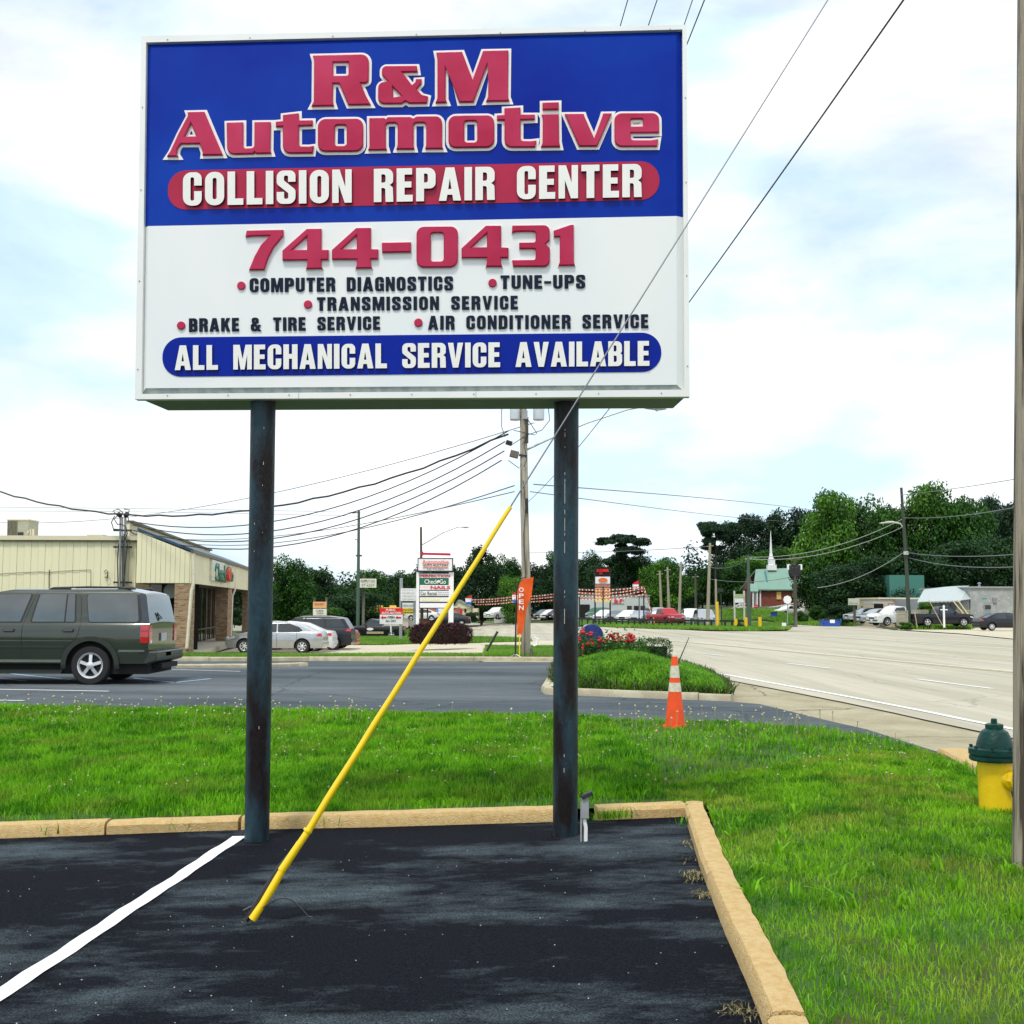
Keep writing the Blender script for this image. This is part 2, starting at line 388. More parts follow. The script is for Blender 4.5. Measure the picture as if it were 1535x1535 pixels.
# ================================================================ ground
G = sheet('ground', [(-160, -14), (200, -14), (330, 60), (420, 420), (-420, 420), (-300, 60)], M_ground, -.05, grid=10)
FX, FV = [-20, 10, 15.6, 18.6, 27.7, 42, 51, 100, 166, 300, 500], [6.9, 6.72, 6.57, 6.35, 4.95, 3.0, 1.8, -6, -17.5, -45, -90]
def fog(y): return sum(np.interp(y + d, FX, FV) for d in (-3, -1.5, 0, 1.5, 3)) / 5
YS = list(np.arange(-14, 60, 2)) + list(np.arange(60, 120, 6)) + list(np.arange(120, 330, 15))
def strip(o1, o2, ys): return [(fog(y) + o1, y) for y in ys] + [(fog(y) + o2, y) for y in reversed(ys)]
sheet('road_shoulder', strip(-4.6, .1, [y for y in YS if y < 70]), M_shoulder, -.02)
sheet('road', strip(-.55, 19.6, YS), M_road, .0)
sheet('side_street', [(fog(y) + 19.45, y) for y in range(30, 93, 4)] + pxs([(1180, 946.5), (1345, 945), (1440, 951), (1540, 961), (1700, 974), (1900, 985)]), M_road, .006)
sheet('side_street', pxs([(1180, 946), (1345, 946), (1300, 938), (1240, 930), (1170, 921), (1140, 921), (1195, 931)]), M_road, .012)
sheet('concrete_apron', pxs([(1345, 944), (1440, 950), (1540, 960), (1700, 972), (1700, 948), (1540, 941), (1440, 941), (1360, 939)]), M_conc, .016)
for o1, o2, name in ((-.06, .06, 'edge_line'), (18.44, 18.56, 'edge_line')):
    sheet(name, strip(o1, o2, [y for y in YS if y < 260]), M_paint, .008)
for o1 in (7.45, 7.75, 11.2, 11.5):
    sheet('centre_line', strip(o1, o1 + .12, [y for y in YS if y < 260]), M_yelpaint if o1 in (7.45, 11.5) else M_paint, .008)
for off in (3.7, 15.0):
    for y0 in (15.0, 23.2, 30.8, 39.6, 50, 61, 73, 85, 97, 110):
        sheet('lane_dash', strip(off, off + .11, [y0, y0 + 1.5, y0 + 3]), M_paint, .008)
# near parking lot
KB = [(-900, 1268), (0, 1257), (180, 1250), (350, 1244), (560, 1240), (830, 1232), (1030, 1224)]       # foot of the back kerb
KR = [(1030, 1224), (1049, 1300), (1085, 1395), (1120, 1475), (1143, 1535)]                             # foot of the right kerb
kb = pxs(KB); kr = pxs(KR)
dr = Vector(kr[-1]) - Vector(kr[-2]); kr_end = tuple(Vector(kr[-1]) + dr * 9)
lotpoly = [(-16, -14), (kr_end[0], -14)] + [kr_end] + kr[::-1] + kb[::-1][1:]
sheet('parking_lot', lotpoly, M_lot, .0, grid=2.)
# far dark lot (behind the grass strip), to the thin kerb at y about 36 m
FE = [(-300, 1052), (0, 1062), (400, 1067), (900, 1077), (1100, 1081), (1230, 1091), (1330, 1107), (1400, 1130), (1445, 1150), (1475, 1168)]   # far edge of the grass
fe = pxs(FE, .06)
farlot = pxs([(-700, 992), (0, 992), (460, 991), (830, 993), (868, 1002)]) + pxs([(1000, 1030), (1095, 1052), (1140, 1056), (1230, 1078), (1300, 1094), (1400, 1126), (1470, 1144)]) + [(5.9, 11.5), (3, 12), (-8, 12), (-30, 12)]
sheet('far_lot', farlot, M_farlot, .006, grid=2.)
# markings of the far lot
def line_px(a, b, w, m, h=.012, name='stall_line'):
    A, B = Vector(gp(*a)[:2]), Vector(gp(*b)[:2]); d = (B - A).normalized(); n = Vector((-d.y, d.x)) * w / 2
    return sheet(name, [tuple(A + n), tuple(A - n), tuple(B - n), tuple(B + n)], m, h)
line_px((-60, 1033), (163, 1037), .10, M_paint); line_px((-60, 1050), (36, 1051), .10, M_paint)
line_px((200, 1017), (262, 1024), .09, M_bluepaint); line_px((262, 1024), (316, 1018), .09, M_bluepaint)
line_px((10, 1010), (110, 1020), .09, M_bluepaint); line_px((-40, 1013), (40, 1022), .09, M_bluepaint)
line_px((215, 1003), (360, 1007), .10, M_paint); line_px((30, 1001), (120, 1003), .1, M_paint)
# the wide white line of the near lot
A, B = gp(-60, 1532), gp(359, 1254.5); A, B = Vector(A[:2]), Vector(B[:2]); d = (B - A).normalized(); n = Vector((-d.y, d.x))
lp, rp_ = [], []
for i in range(25):
    t = i / 24; c = A.lerp(B, t); wob = .006 * math.sin(i * 1.9) + .004 * math.sin(i * .7)
    lp.append(tuple(c + n * (.048 + wob))); rp_.append(tuple(c - n * (.050 - wob * .7)))
sheet('stall_line', lp + rp_[::-1], M_lotpaint, .006, grid=2.)
# driveway beyond, tan concrete
sheet('concrete_drive', pxs([(-400, 984), (340, 984), (720, 982), (730, 966), (760, 961), (700, 958), (560, 967), (400, 967), (-400, 967)]), M_conc, .0)
sheet('concrete_drive', pxs([(722, 967), (860, 972), (1000, 972), (960, 962), (720, 962)]), M_conc, .014)

# ---------------------------------------------------------------- kerbs: a run of segments with joints
def kerb(name, path, w, h, m, seg=3., side=1, base=-.05, wob=.006):
    root = thing(name, None, None); del_keys = [k for k in root.keys()]
    root['kind'] = 'structure'
    P = [Vector((p[0], p[1])) for p in path]; L = [0]
    for a, b in zip(P, P[1:]): L.append(L[-1] + (b - a).length)
    def pt(s):
        s = min(max(s, 0), L[-1])
        for i in range(len(P) - 1):
            if s <= L[i + 1]:
                t = (s - L[i]) / (L[i + 1] - L[i]); d = (P[i + 1] - P[i]).normalized()
                return P[i].lerp(P[i + 1], t), Vector((-d.y, d.x)) * side
        return P[-1], Vector((0, 1))
    s = 0
    while s < L[-1] - .05:
        e = min(s + seg * random.uniform(.9, 1.1), L[-1]); n_ = max(2, int((e - s) / .12)); mb = MB(); rings = []
        j = random.uniform(-.006, .006)
        for i in range(n_ + 1):
            p, nn = pt(s + .008 + (e - s - .016) * i / n_); z = T(p.x, p.y)
            a = random.uniform(-wob, wob) * .5; b_ = random.uniform(-wob, wob); q = random.uniform(-.3, .3) * wob
            ring = [(0, base), (a * .5, h * .72 + q), (.022 + a, h + j + q), (w * .55, h + .004 + j), (w - .015 + b_, h + j + q), (w + b_, base)]
            rings.append([(p.x + nn.x * u, p.y + nn.y * u, z + v) for u, v in ring])
        k = 6; vs = [v for r_ in rings for v in r_]; fs = []
        for i in range(n_):
            for c in range(k - 1): fs.append((i * k + c, (i + 1) * k + c, (i + 1) * k + c + 1, i * k + c + 1))
        fs.append(tuple(range(k - 1, -1, -1))); fs.append(tuple(range(n_ * k, n_ * k + k)))
        mb.add(vs, fs); mb.build('kerb_stone', m, root, smooth_=True, ang=40); s = e
    return root
kerb('kerb', kb[:2] + [tuple(gp(358, 1244)[:2])], .19, .085, M_kerb, 2.6, 1)
kerb('kerb', [tuple(gp(359.5, 1244)[:2])] + kb[4:6] + [tuple(gp(858, 1231)[:2])], .19, .085, M_kerb, 3.1, 1)
kerb('kerb', [tuple(gp(895, 1230)[:2]), (kb[6][0] - .0, kb[6][1])], .19, .085, M_kerb, 3., 1)
kerb('kerb', [(kr[0][0], kr[0][1] + .18)] + kr[1:] + [kr_end], .152, .085, M_kerb, 2.4, 1)
kerb('kerb', fe[:4], .12, .07, M_kerbg, 3., 1, wob=.004)
kerb('kerb', [tuple(gp(1405, 1136)[:2]), tuple(gp(1440, 1155)[:2]), tuple(gp(1475, 1175)[:2]), tuple(gp(1600, 1225)[:2]), tuple(gp(1900, 1330)[:2])], .30, .10, M_kerb, 3., 1)
# dark sealed strip in front of the corner kerb
kerb('kerb', pxs([(-300, 989.5), (460, 989), (700, 989), (830, 990)]), .2, .10, M_kerbg, 3., 1)
kerb('kerb', pxs([(265, 1002), (380, 1001), (462, 999)]), .35, .10, M_kerbg, 3., 1)
isl = pxs([(832, 1004), (822, 1020), (811, 1037), (818, 1042), (865, 1043), (960, 1047), (1096, 1052)])
kerb('kerb', isl, .16, .12, M_kerbg, 3., 1)
sheet('island_nose', pxs([(836, 1004), (826, 1020), (816, 1037), (868, 1040), (885, 1004)]), M_conc, .11)

# ---------------------------------------------------------------- grass
def inpoly(x, y, poly):
    r_ = np.zeros(len(x), bool); n = len(poly)
    for i in range(n):
        x1, y1 = poly[i][:2]; x2, y2 = poly[(i + 1) % n][:2]
        c = ((y1 > y) != (y2 > y)) & (x < (x2 - x1) * (y - y1) / (y2 - y1 + 1e-12) + x1); r_ ^= c
    return r_
def npT(x, y):
    return np.array([T(a, b) for a, b in zip(x, y)]) if len(x) < 4000 else _fastT(x, y)
def _fastT(x, y):
    sm = lambda t: (lambda u: u * u * (3 - 2 * u))(np.clip(t, 0, 1))
    k = sm((x + 9) / 18); z = np.interp(y, LY, LZ) * (1 - k) + np.interp(y, RY, RZ) * k
    z += 2.3 * sm((y - 135) / 55) * sm((x - 22) / 12)
    return z + .03 * (np.clip(x, -6, 3) + .6) * (1 - sm((y - 9) / 8))
def vnoise(x, y, s, seed=0):
    """cheap smooth value noise"""
    r_ = np.random.default_rng(seed).random((64, 64)); u, v = x * s + 31.7, y * s + 17.3
    i, j = np.floor(u).astype(int), np.floor(v).astype(int); f, g = u - i, v - j; f = f * f * (3 - 2 * f); g = g * g * (3 - 2 * g)
    q = lambda a, b: r_[a % 64, b % 64]
    return (q(i, j) * (1 - f) + q(i + 1, j) * f) * (1 - g) + (q(i, j + 1) * (1 - f) + q(i + 1, j + 1) * f) * g
def blades(name, x, y, z, h, w, m, lean=.35, segs=2, tint=None, parent=None, kind='stuff', up=None):
    n = len(x); a = RNG.random(n) * 2 * np.pi; ln = np.abs(RNG.normal(0, lean, n)) * h
    ca, sa = np.cos(a), np.sin(a); b = RNG.random(n) * 2 * np.pi; bx, by = np.cos(b) * ln, np.sin(b) * ln
    if up is not None: bx += up[0] * h; by += up[1] * h
    wx, wy = ca * w / 2, sa * w / 2
    if segs == 1:
        P = np.stack([np.stack([x - wx, y - wy, z], 1), np.stack([x + wx, y + wy, z], 1), np.stack([x + bx, y + by, z + h], 1)], 1)
        F = np.arange(n * 3).reshape(n, 3)
    else:
        mx_, my_ = x + bx * .35, y + by * .35; mz = z + h * .6
        P = np.stack([np.stack([x - wx, y - wy, z], 1), np.stack([x + wx, y + wy, z], 1),
                      np.stack([mx_ - wx * .75, my_ - wy * .75, mz], 1), np.stack([mx_ + wx * .75, my_ + wy * .75, mz], 1),
                      np.stack([x + bx, y + by, z + h * (1 - .25 * (ln / (h + 1e-6)))], 1)], 1)
        o_ = np.arange(n)[:, None] * 5; F = np.concatenate([o_ + np.array([[0, 1, 3]]), o_ + np.array([[0, 3, 2]]), o_ + np.array([[2, 3, 4]])], 1).reshape(-1, 3)
    nv = P.shape[0] * P.shape[1]; me = bpy.data.meshes.new(name)
    me.vertices.add(nv); me.vertices.foreach_set('co', P.reshape(-1).astype(np.float32))
    nf = len(F); me.loops.add(nf * 3); me.loops.foreach_set('vertex_index', F.reshape(-1).astype(np.int32))
    me.polygons.add(nf); me.polygons.foreach_set('loop_start', np.arange(0, nf * 3, 3, dtype=np.int32)); me.polygons.foreach_set('loop_total', np.full(nf, 3, np.int32))
    me.update(calc_edges=True)
    if tint is None: tint = RNG.random(n)
    at_ = me.attributes.new('tint', 'FLOAT', 'POINT'); at_.data.foreach_set('value', np.repeat(np.clip(tint, 0, 1), P.shape[1]).astype(np.float32))
    o = obj(name, me, m, parent)
    if kind: o['kind'] = kind
    return o
def scatter(poly, dens, seed=1):
    xs = [p[0] for p in poly]; ys = [p[1] for p in poly]; A_ = (max(xs) - min(xs)) * (max(ys) - min(ys)); n = int(A_ * dens)
    r_ = np.random.default_rng(seed); x = r_.uniform(min(xs), max(xs), n); y = r_.uniform(min(ys), max(ys), n); k = inpoly(x, y, poly); return x[k], y[k]
# near grass: strip between the two lots and lawn to the right
off = lambda p, dx, dy: (p[0] + dx, p[1] + dy)
kbk = [off(p, 0, .19) for p in kb]
GR = [off(kr[0], .17, .15), off(kr[1], .14, .02), off(kr[2], .145, .01), off(kr[3], .145, 0), off(kr[4], .145, 0), (kr_end[0] + .145, kr_end[1])]
turf = kbk[:-1] + [off(kb[-1], -.02, .19)] + GR + [(9, -14), (8.0, 8.0)] + [tuple(gp(1600, 1222, .06)[:2])] + fe[::-1][:-1] + [fe[0]]
sheet('turf_bed', turf, M_soil, .055, grid=1.)
x, y = scatter(turf, 3400, 3)
vis = (y > 3.2) & (y < 22) & (np.abs(x) < y * .47 + .3); x, y = x[vis], y[vis]
d = y
keep = RNG.random(len(x)) < np.clip(10.5 / d, .68, 1); x, y, d = x[keep], y[keep], d[keep]
kerbd = np.interp(x, [p[0] for p in kbk], [p[1] for p in kbk], right=99)   # depth of the back kerb under each blade
lawn = ((x > 1.2) & (y < 9.9 + (x - 1.2) * .9)) | ((x > .5) & (y < kr[0][1] - .02))
bare = (~lawn) & (y - kerbd < .12 + .55 * vnoise(x, y, 1.1, 5) ** 2) & (RNG.random(len(x)) < .8)
x, y, d, lawn, kd = x[~bare], y[~bare], d[~bare], lawn[~bare], (y - kerbd)[~bare]
z = _fastT(x, y) + .055
pn = .35 * vnoise(x, y, .9, 1) + .3 * vnoise(x, y, 2.7, 2) + .35 * vnoise(x, y, 8, 3)
hh = np.where(lawn, .026 + .032 * pn, .055 + .10 * pn ** 1.6) * RNG.uniform(.55, 1.3, len(x))
hh = np.where((~lawn) & (kd < .5), hh * .65, hh)
ww = np.clip(d * .00085, .0045, .013) * RNG.uniform(.7, 1.4, len(x))
tn = np.clip(.5 + 1.9 * (vnoise(x, y, 2.1, 18) * .3 + vnoise(x, y, 5.5, 8) * .35 + vnoise(x, y, 16, 9) * .35 - .5) + RNG.normal(0, .2, len(x)), 0, 1)
q = lawn
blades('lawn_grass', x[q], y[q], z[q], hh[q], ww[q], M_lawn, .55, 2, tn[q])
q = ~lawn
blades('tall_grass', x[q], y[q], z[q], hh[q], ww[q], M_grass, .5, 2, tn[q])
# broad weeds: rosettes of wider leaves
xs_, ys_ = scatter(turf, 5, 77); k = (ys_ > 3.5) & (ys_ < 16) & (np.abs(xs_) < ys_ * .47); xs_, ys_ = xs_[k], ys_[k]
k = vnoise(xs_, ys_, .8, 12) > .42; xs_, ys_ = xs_[k], ys_[k]
xx = np.repeat(xs_, 12) + RNG.normal(0, .03, len(xs_) * 12); yy = np.repeat(ys_, 12) + RNG.normal(0, .03, len(xs_) * 12)
blades('broadleaf_weeds', xx, yy, _fastT(xx, yy) + .06, RNG.uniform(.05, .12, len(xx)), np.full(len(xx), .016), M_grass, .9, 2, RNG.uniform(.3, 1, len(xx)))
# white clover and seed heads, thickest along the far edge
def seedheads(n, seed):
    r_ = np.random.default_rng(seed); t = r_.uniform(0, 1, n); X = -8.5 + 12.5 * t
    fy = np.interp(X, [p[0] for p in fe], [p[1] for p in fe]); Y = fy - np.abs(r_.normal(0, 1.2, n)) - .1; k = (vnoise(X, Y, .55, 21) > .35); return X[k], Y[k], r_
X, Y, r_ = seedheads(260, 5); Z = _fastT(X, Y) + .06; H = r_.uniform(.12, .27, len(X))
mb = MB(); mh = MB()
for a, b_, c, h in zip(X, Y, Z, H):
    dx, dy = r_.normal(0, .04, 2); mb.tube([(a, b_, c), (a + dx, b_ + dy, c + h)], .0035, 3, False)
    s_ = .014; p = Vector((a + dx, b_ + dy, c + h))
    mh.add([p + Vector(v) * s_ for v in ((1, 0, 0), (-1, 0, 0), (0, 1, 0), (0, -1, 0), (0, 0, 1.2), (0, 0, -1))], [(0, 2, 4), (2, 1, 4), (1, 3, 4), (3, 0, 4), (2, 0, 5), (1, 2, 5), (3, 1, 5), (0, 3, 5)])
X2, Y2 = scatter(turf, 6, 31); k = (Y2 > 9.5) & (Y2 < 17) & (np.abs(X2) < Y2 * .45) & (vnoise(X2, Y2, .8, 33) > .45)
for a, b_ in zip(X2[k], Y2[k]):
    c = T(a, b_) + .055; h = random.uniform(.07, .13); mb.tube([(a, b_, c), (a, b_, c + h)], .0025, 3, False); p = Vector((a, b_, c + h)); s_ = .009
    mh.add([p + Vector(v) * s_ for v in ((1, 0, 0), (-1, 0, 0), (0, 1, 0), (0, -1, 0), (0, 0, 1.), (0, 0, -1))], [(0, 2, 4), (2, 1, 4), (1, 3, 4), (3, 0, 4), (2, 0, 5), (1, 2, 5), (3, 1, 5), (0, 3, 5)])
tag(mb.build('seed_stalks', mat('dry_stalk', (.22, .24, .09), .8)), kind='stuff')
tag(mh.build('clover_heads', mat('clover', (.50, .46, .32), .8)), kind='stuff')
# dry clippings along the right kerb and loose stones on the asphalt
xs_, ys_, zs_ = [], [], []
for i in range(15):
    s_ = random.random(); a = Vector(kr[0]).lerp(Vector(kr[-1]), s_ ** .8) ; n_ = random.randint(8, 40)
    cx, cy = np.interp(a.y, [p[1] for p in kr[::-1]], [p[0] for p in kr[::-1]]) - random.uniform(.01, .10), a.y
    xs_ += list(RNG.normal(cx, .035, n_)); ys_ += list(RNG.normal(cy, .05, n_))
xs_, ys_ = np.array(xs_), np.array(ys_)
M_dry = leafmat('dry_grass', (.12, .11, .04), (.40, .34, .18), .1)
blades('dry_clippings', xs_, ys_, _fastT(xs_, ys_) + .004, np.full(len(xs_), .022), np.full(len(xs_), .005), M_dry, 1.6, 2)
mb = MB()
for i in range(150):
    Yd = random.uniform(3.4, 8.2); Xd = random.uniform(-.47 * Yd, .9 + (8.5 - Yd) * .06); s_ = random.uniform(.002, .0045); c = T(Xd, Yd)
    p = Vector((Xd, Yd, c + s_ * .5)); mb.add([p + Vector(v) * s_ for v in ((1, .2, 0), (-1, 0, 0), (0, 1, .1), (.1, -1, 0), (0, .1, .8), (0, 0, -1))], [(0, 2, 4), (2, 1, 4), (1, 3, 4), (3, 0, 4), (2, 0, 5), (1, 2, 5), (3, 1, 5), (0, 3, 5)])
tag(mb.build('gravel_bits', mat('pale_stone', (.42, .40, .36), .8, var=.3, scale=30)), kind='stuff')
# weeds in the kerb joints
xs_, ys_ = [], []
for px, py, n_ in ((362, 1240, 14), (85, 1252, 60), (500, 1240, 20), (905, 1232, 70), (930, 1230, 50), (1015, 1222, 90), (1040, 1218, 60), (1030, 1240, 30), (270, 1246, 25), (355, 1218, 90), (330, 1222, 60)):
    g = gp(px, py); xs_ += list(RNG.normal(g.x, .06, n_)); ys_ += list(RNG.normal(g.y, .03, n_))
xs_, ys_ = np.array(xs_), np.array(ys_)
blades('kerb_weeds', xs_, ys_, _fastT(xs_, ys_) + .02, RNG.uniform(.04, .1, len(xs_)), np.full(len(xs_), .007), M_grass, .7, 2)
# far grass areas
def farpatch(poly, dens, h, w, name, seed, m=M_green, dz=.035):
    sheet('turf_bed', poly, M_ground, dz); a, b_ = scatter(poly, dens, seed)
    n_ = len(a); blades(name, a, b_, _fastT(a, b_) + dz, RNG.uniform(.5, 1.2, n_) * h, np.full(n_, w), m, .5, 1, np.clip(vnoise(a, b_, .4, seed) * .8 + RNG.normal(.1, .2, n_), 0, 1))
farpatch(pxs([(724, 985), (1000, 990), (860, 990), (875, 972), (728, 970)]), 350, .12, .03, 'verge_grass', 41)
farpatch(pxs([(-300, 987), (240, 986), (724, 986.5), (722, 983), (600, 982), (300, 981.5), (-300, 981)]), 260, .10, .035, 'verge_grass', 42)
farpatch(pxs([(500, 967), (620, 966), (800, 962), (760, 958.5), (700, 957), (690, 945), (480, 945)]), 150, .2, .06, 'verge_grass', 43)
farpatch(pxs([(862, 939), (980, 943), (1130, 946.5), (1185, 944), (1176, 936), (1060, 934), (870, 931)]), 90, .25, .09, 'verge_grass', 44)
farpatch(pxs([(690, 929), (860, 929), (860, 926), (700, 925.5)]), 25, .2, .14, 'verge_grass', 45)
farpatch(pxs([(1083, 930), (1195, 931), (1170, 915), (1080, 915)]), 30, .25, .13, 'verge_grass', 46)
farpatch(pxs([(1350, 944), (1455, 944), (1470, 938), (1350, 936)]), 90, .35, .09, 'verge_grass', 47)
farpatch(pxs([(1150, 930), (1235, 939), (1300, 938), (1300, 928), (1170, 924)]), 40, .5, .1, 'verge_grass', 48)

# ================================================================ the big sign
YAW = R(2.75)
UX = Vector((math.cos(YAW), -math.sin(YAW), 0)); UZ = Vector((0, 0, 1)); UN = Vector((-math.sin(YAW), -math.cos(YAW), 0))   # UN faces the viewer
SO = at(620, 320, 7.85)                                                     # point on the panel plane
def sp(px, py, lift=0.):
    """photo pixel to panel coordinates on the plane lifted towards the viewer"""
    o = SO + UN * lift; d = ray(px, py); t = (o - EYE).dot(UN) / d.dot(UN); q = EYE + d * t - o; return (q.dot(UX), q.z)
S_or = SO.copy()
sign = thing('pylon_sign', 'large blue, white and red automotive and collision repair sign raised on two dark steel posts', 'sign', (SO.x, SO.y + .2, T(SO.x, 8)))
M_cab = mat('cabinet_white', (.78, .79, .76), .45, var=.05, scale=2)
M_blue = mat('sign_blue', (.002, .016, .27), .16, scale=.9, spec=.14, col2=(.003, .045, .37), c2pos=(.35, .7))
M_bpill = mat('sign_blue_band', (.001, .016, .28), .25, var=.1, scale=1.5, spec=.12)
M_wface = mat('sign_white', (.74, .78, .77), .3, scale=1.3, col2=(.80, .81, .79), c2pos=(.3, .6), stretch=(1, 1, .35))
M_red = mat('sign_red', (.40, .006, .050), .3, scale=2.2, spec=.3, col2=(.52, .030, .10), c2pos=(.35, .7))
M_redp = mat('sign_red_band', (.40, .010, .050), .35, var=.12, scale=2.5, spec=.3)
M_ltr = mat('letter_white', (.80, .79, .74), .4, var=.03)
M_navy = mat('letter_navy', (.008, .014, .032), .5, var=.1, spec=.12)
# panel: blue upper and white lower pans, raised from the recess with sloping rims
OUT = [sp(*p) for p in ((220.5, 65.5), (1022, 46), (1025.5, 587), (212, 592))]
INN = [sp(*p) for p in ((229, 75), (1013, 56.5), (1014, 578), (221, 583))]
SPL = [sp(*p)[1] for p in ((225, 341), (1020, 326))]
def lerp2(a, b, z):                                                          # point on edge a-b at height z
    t = (z - a[1]) / (b[1] - a[1]); return (a[0] + (b[0] - a[0]) * t, z)
def pan(name, o4, i4, open_side, m, lift=.03):
    mb = MB(); P = lambda p, z: SO + UX * p[0] + UZ * p[1] + UN * z
    vs = [P(p, 0) for p in o4] + [P(p, lift) for p in i4]; fs = [(7, 6, 5, 4)]
    for k in range(4):
        if k != open_side: fs.append((k, (k + 1) % 4, 4 + (k + 1) % 4, 4 + k)[::-1])
    mb.add(vs, fs); return mb.build(name, m, sign)
zl, zr = SPL
pan('upper_panel', [OUT[0], OUT[1], lerp2(OUT[1], OUT[2], zr), lerp2(OUT[0], OUT[3], zl)], [INN[0], INN[1], lerp2(INN[1], INN[2], zr), lerp2(INN[0], INN[3], zl)], 2, M_blue)
face = pan('lower_panel', [lerp2(OUT[0], OUT[3], zl), lerp2(OUT[1], OUT[2], zr), OUT[2], OUT[3]], [lerp2(INN[0], INN[3], zl), lerp2(INN[1], INN[2], zr), INN[2], INN[3]], 0, M_wface)
P3 = lambda p, z: SO + UX * p[0] + UZ * p[1] + UN * z
e_ = (.0, .002)
MB().add([P3((OUT[3][0], OUT[3][1] - .001), .003), P3((OUT[2][0], OUT[2][1] - .001), .003), P3((INN[2][0], INN[2][1] - .002), .033), P3((INN[3][0], INN[3][1] - .002), .033), P3((INN[2][0], INN[2][1] - .002), .0305), P3((INN[3][0], INN[3][1] - .002), .0305)], [(0, 1, 2, 3), (3, 2, 4, 5)]).build('grimy_shaded_rim', mat('rim_grime_shade', (.22, .28, .28), .6, col2=(.36, .40, .38), scale=14, c2pos=(.4, .6), stretch=(1, 1, .3)), sign)  # lower rim: grime plus the shade of its downward slope, both in the colour
# retainer frame and cabinet
LF = .045
FO = [sp(x, y, LF) for x, y in ((211.5, 54), (1029.5, 37), (1034, 594.5), (202, 598.5))]; FI = [sp(x, y, LF) for x, y in ((219, 63.5), (1023, 44), (1026, 584), (212, 590.5))]
PF = lambda p, z: SO + UX * p[0] + UZ * p[1] + UN * z
for k in range(4):
    a, b_, c, d_ = FO[k], FO[(k + 1) % 4], FI[(k + 1) % 4], FI[k]; mb = MB()
    if k in (0, 2):
        g = .001
    vs = [PF(p, LF) for p in (a, b_, c, d_)] + [PF(p, -.02) for p in (a, b_, c, d_)]
    mb.add(vs, [(0, 3, 2, 1), (4, 5, 6, 7), (0, 1, 5, 4), (1, 2, 6, 5), (2, 3, 7, 6), (3, 0, 4, 7)])
    mb.build('retainer_rail', M_cab, sign)
mb = MB(); DEP = -.42
s_ = .012
CO = [(FO[0][0] + s_, FO[0][1] - s_), (FO[1][0] - s_, FO[1][1] - s_), (FO[2][0] - .02, FO[2][1] + s_), (FO[3][0] + .02, FO[3][1] + s_)]
CB = [(p[0] + (.05 if i in (0, 3) else -.05), p[1] - (.012 if i > 1 else 0)) for i, p in enumerate(CO)]
vs = [PF(p, -.021) for p in CO] + [PF(p, DEP) for p in CB]
mb.add(vs, [(0, 3, 2, 1), (4, 5, 6, 7), (0, 1, 5, 4), (1, 2, 6, 5), (2, 3, 7, 6), (3, 0, 4, 7)])
cabn = mb.build('cabinet', mat('cabinet_grey', (.20, .25, .25), .6, var=.08, scale=2), sign)
mb = MB()
for t in (.3, .62):                                                          # rail joints and screws along the lower rail
    a = Vector(FO[3]).lerp(Vector(FO[2]), t); mb.box(PF((a.x, a.y + .022), LF + .001), (.0025, .002, .040), -YAW)
for t in np.linspace(.06, .95, 9):
    a = Vector(FO[3]).lerp(Vector(FO[2]), t); mb.box(PF((a.x, a.y + .024), LF + .002), (.008, .004, .008), -YAW)
for t in np.linspace(.05, .97, 7):
    a = Vector(FO[0]).lerp(Vector(FO[1]), t); mb.box(PF((a.x, a.y - .03), LF + .002), (.008, .004, .008), -YAW)
for t in (.2, .43, .68, .92):
    for A2, B2, dx in ((FO[0], FO[3], .018), (FO[1], FO[2], -.014)):
        a = Vector(A2).lerp(Vector(B2), t); mb.box(PF((a.x + dx, a.y), LF + .002), (.008, .004, .008), -YAW)
mb.build('screws', M_steel, sign)
# coloured bands
def band(name, cs, r, m, lift):
    l = fillet([(*sp(*c, lift=.03), r) for c in cs][::-1], 1., 12); l = orient([l])
    mb = MB().prism(l, SO + UN * .030, UX, UZ, UN, lift); return mb.build(name, m, sign)
band('red_band', [(252, 256), (988, 241.5), (988.5, 299.5), (252, 315)], .128, M_redp, .004)
band('blue_band', [(243.5, 506), (991, 498.5), (991.5, 557.5), (244, 565)], .13, M_bpill, .004)
def glyph_px(loops, org, sc=9.594):
    """loops traced in enlarged photo coordinates -> panel coordinates, radii scaled"""
    k = 7.85 / FPX / sc; out = []
    for l in loops:
        out.append(fillet([(*sp(org[0] + p[0] / sc, org[1] + p[1] / sc, .045), (p[2] * k if len(p) > 2 else 0)) for p in l], 1., 5))
    return orient(out)
TR = {}
cnt = [0]
def big_letter(loops, org, outline, sc=9.594, h=.020):
    L = glyph_px(loops, org, sc); cnt[0] += 1
    base = .030
    if outline:
        wl = [offset_loop(l, outline, 2.6) for l in L]
        wl = [w for i, w in enumerate(wl) if i == 0 or area2(w) < -1e-4]
        if len(wl) > 1: pass
        e = .006 + .0004 * (cnt[0] % 3)
        MB().prism(wl, SO + UN * .030, UX, UZ, UN, e).build('letter_outline', M_ltr, sign, smooth_=True, ang=30); base = .030 + e
    MB().prism(L, SO + UN * base, UX, UZ, UN, h, .006).build('letter', M_red, sign, smooth_=True, ang=25)
OW = .0185
R1, R2, R3, R4, R5, R6, R7, R8 = (240, 150), (390, 150), (540, 150), (690, 140), (840, 140), (455, 65), (550, 65), (640, 65)
big_letter([[(395, 178), (640, 172), (760, 460), (905, 792), (612, 798), (618, 755), (600, 700), (572, 632), (300, 635), (250, 705), (240, 780), (262, 815), (100, 815), (150, 740), (270, 480), (398, 240), (405, 205)], [(447, 335), (526, 525), (357, 530)]], R1, OW)
q = lambda l: [[((p[0] - 240) * 9.594, (p[1] - 150) * 9.594) + tuple([p[2] * 9.594] if len(p) > 2 else []) for p in l]]
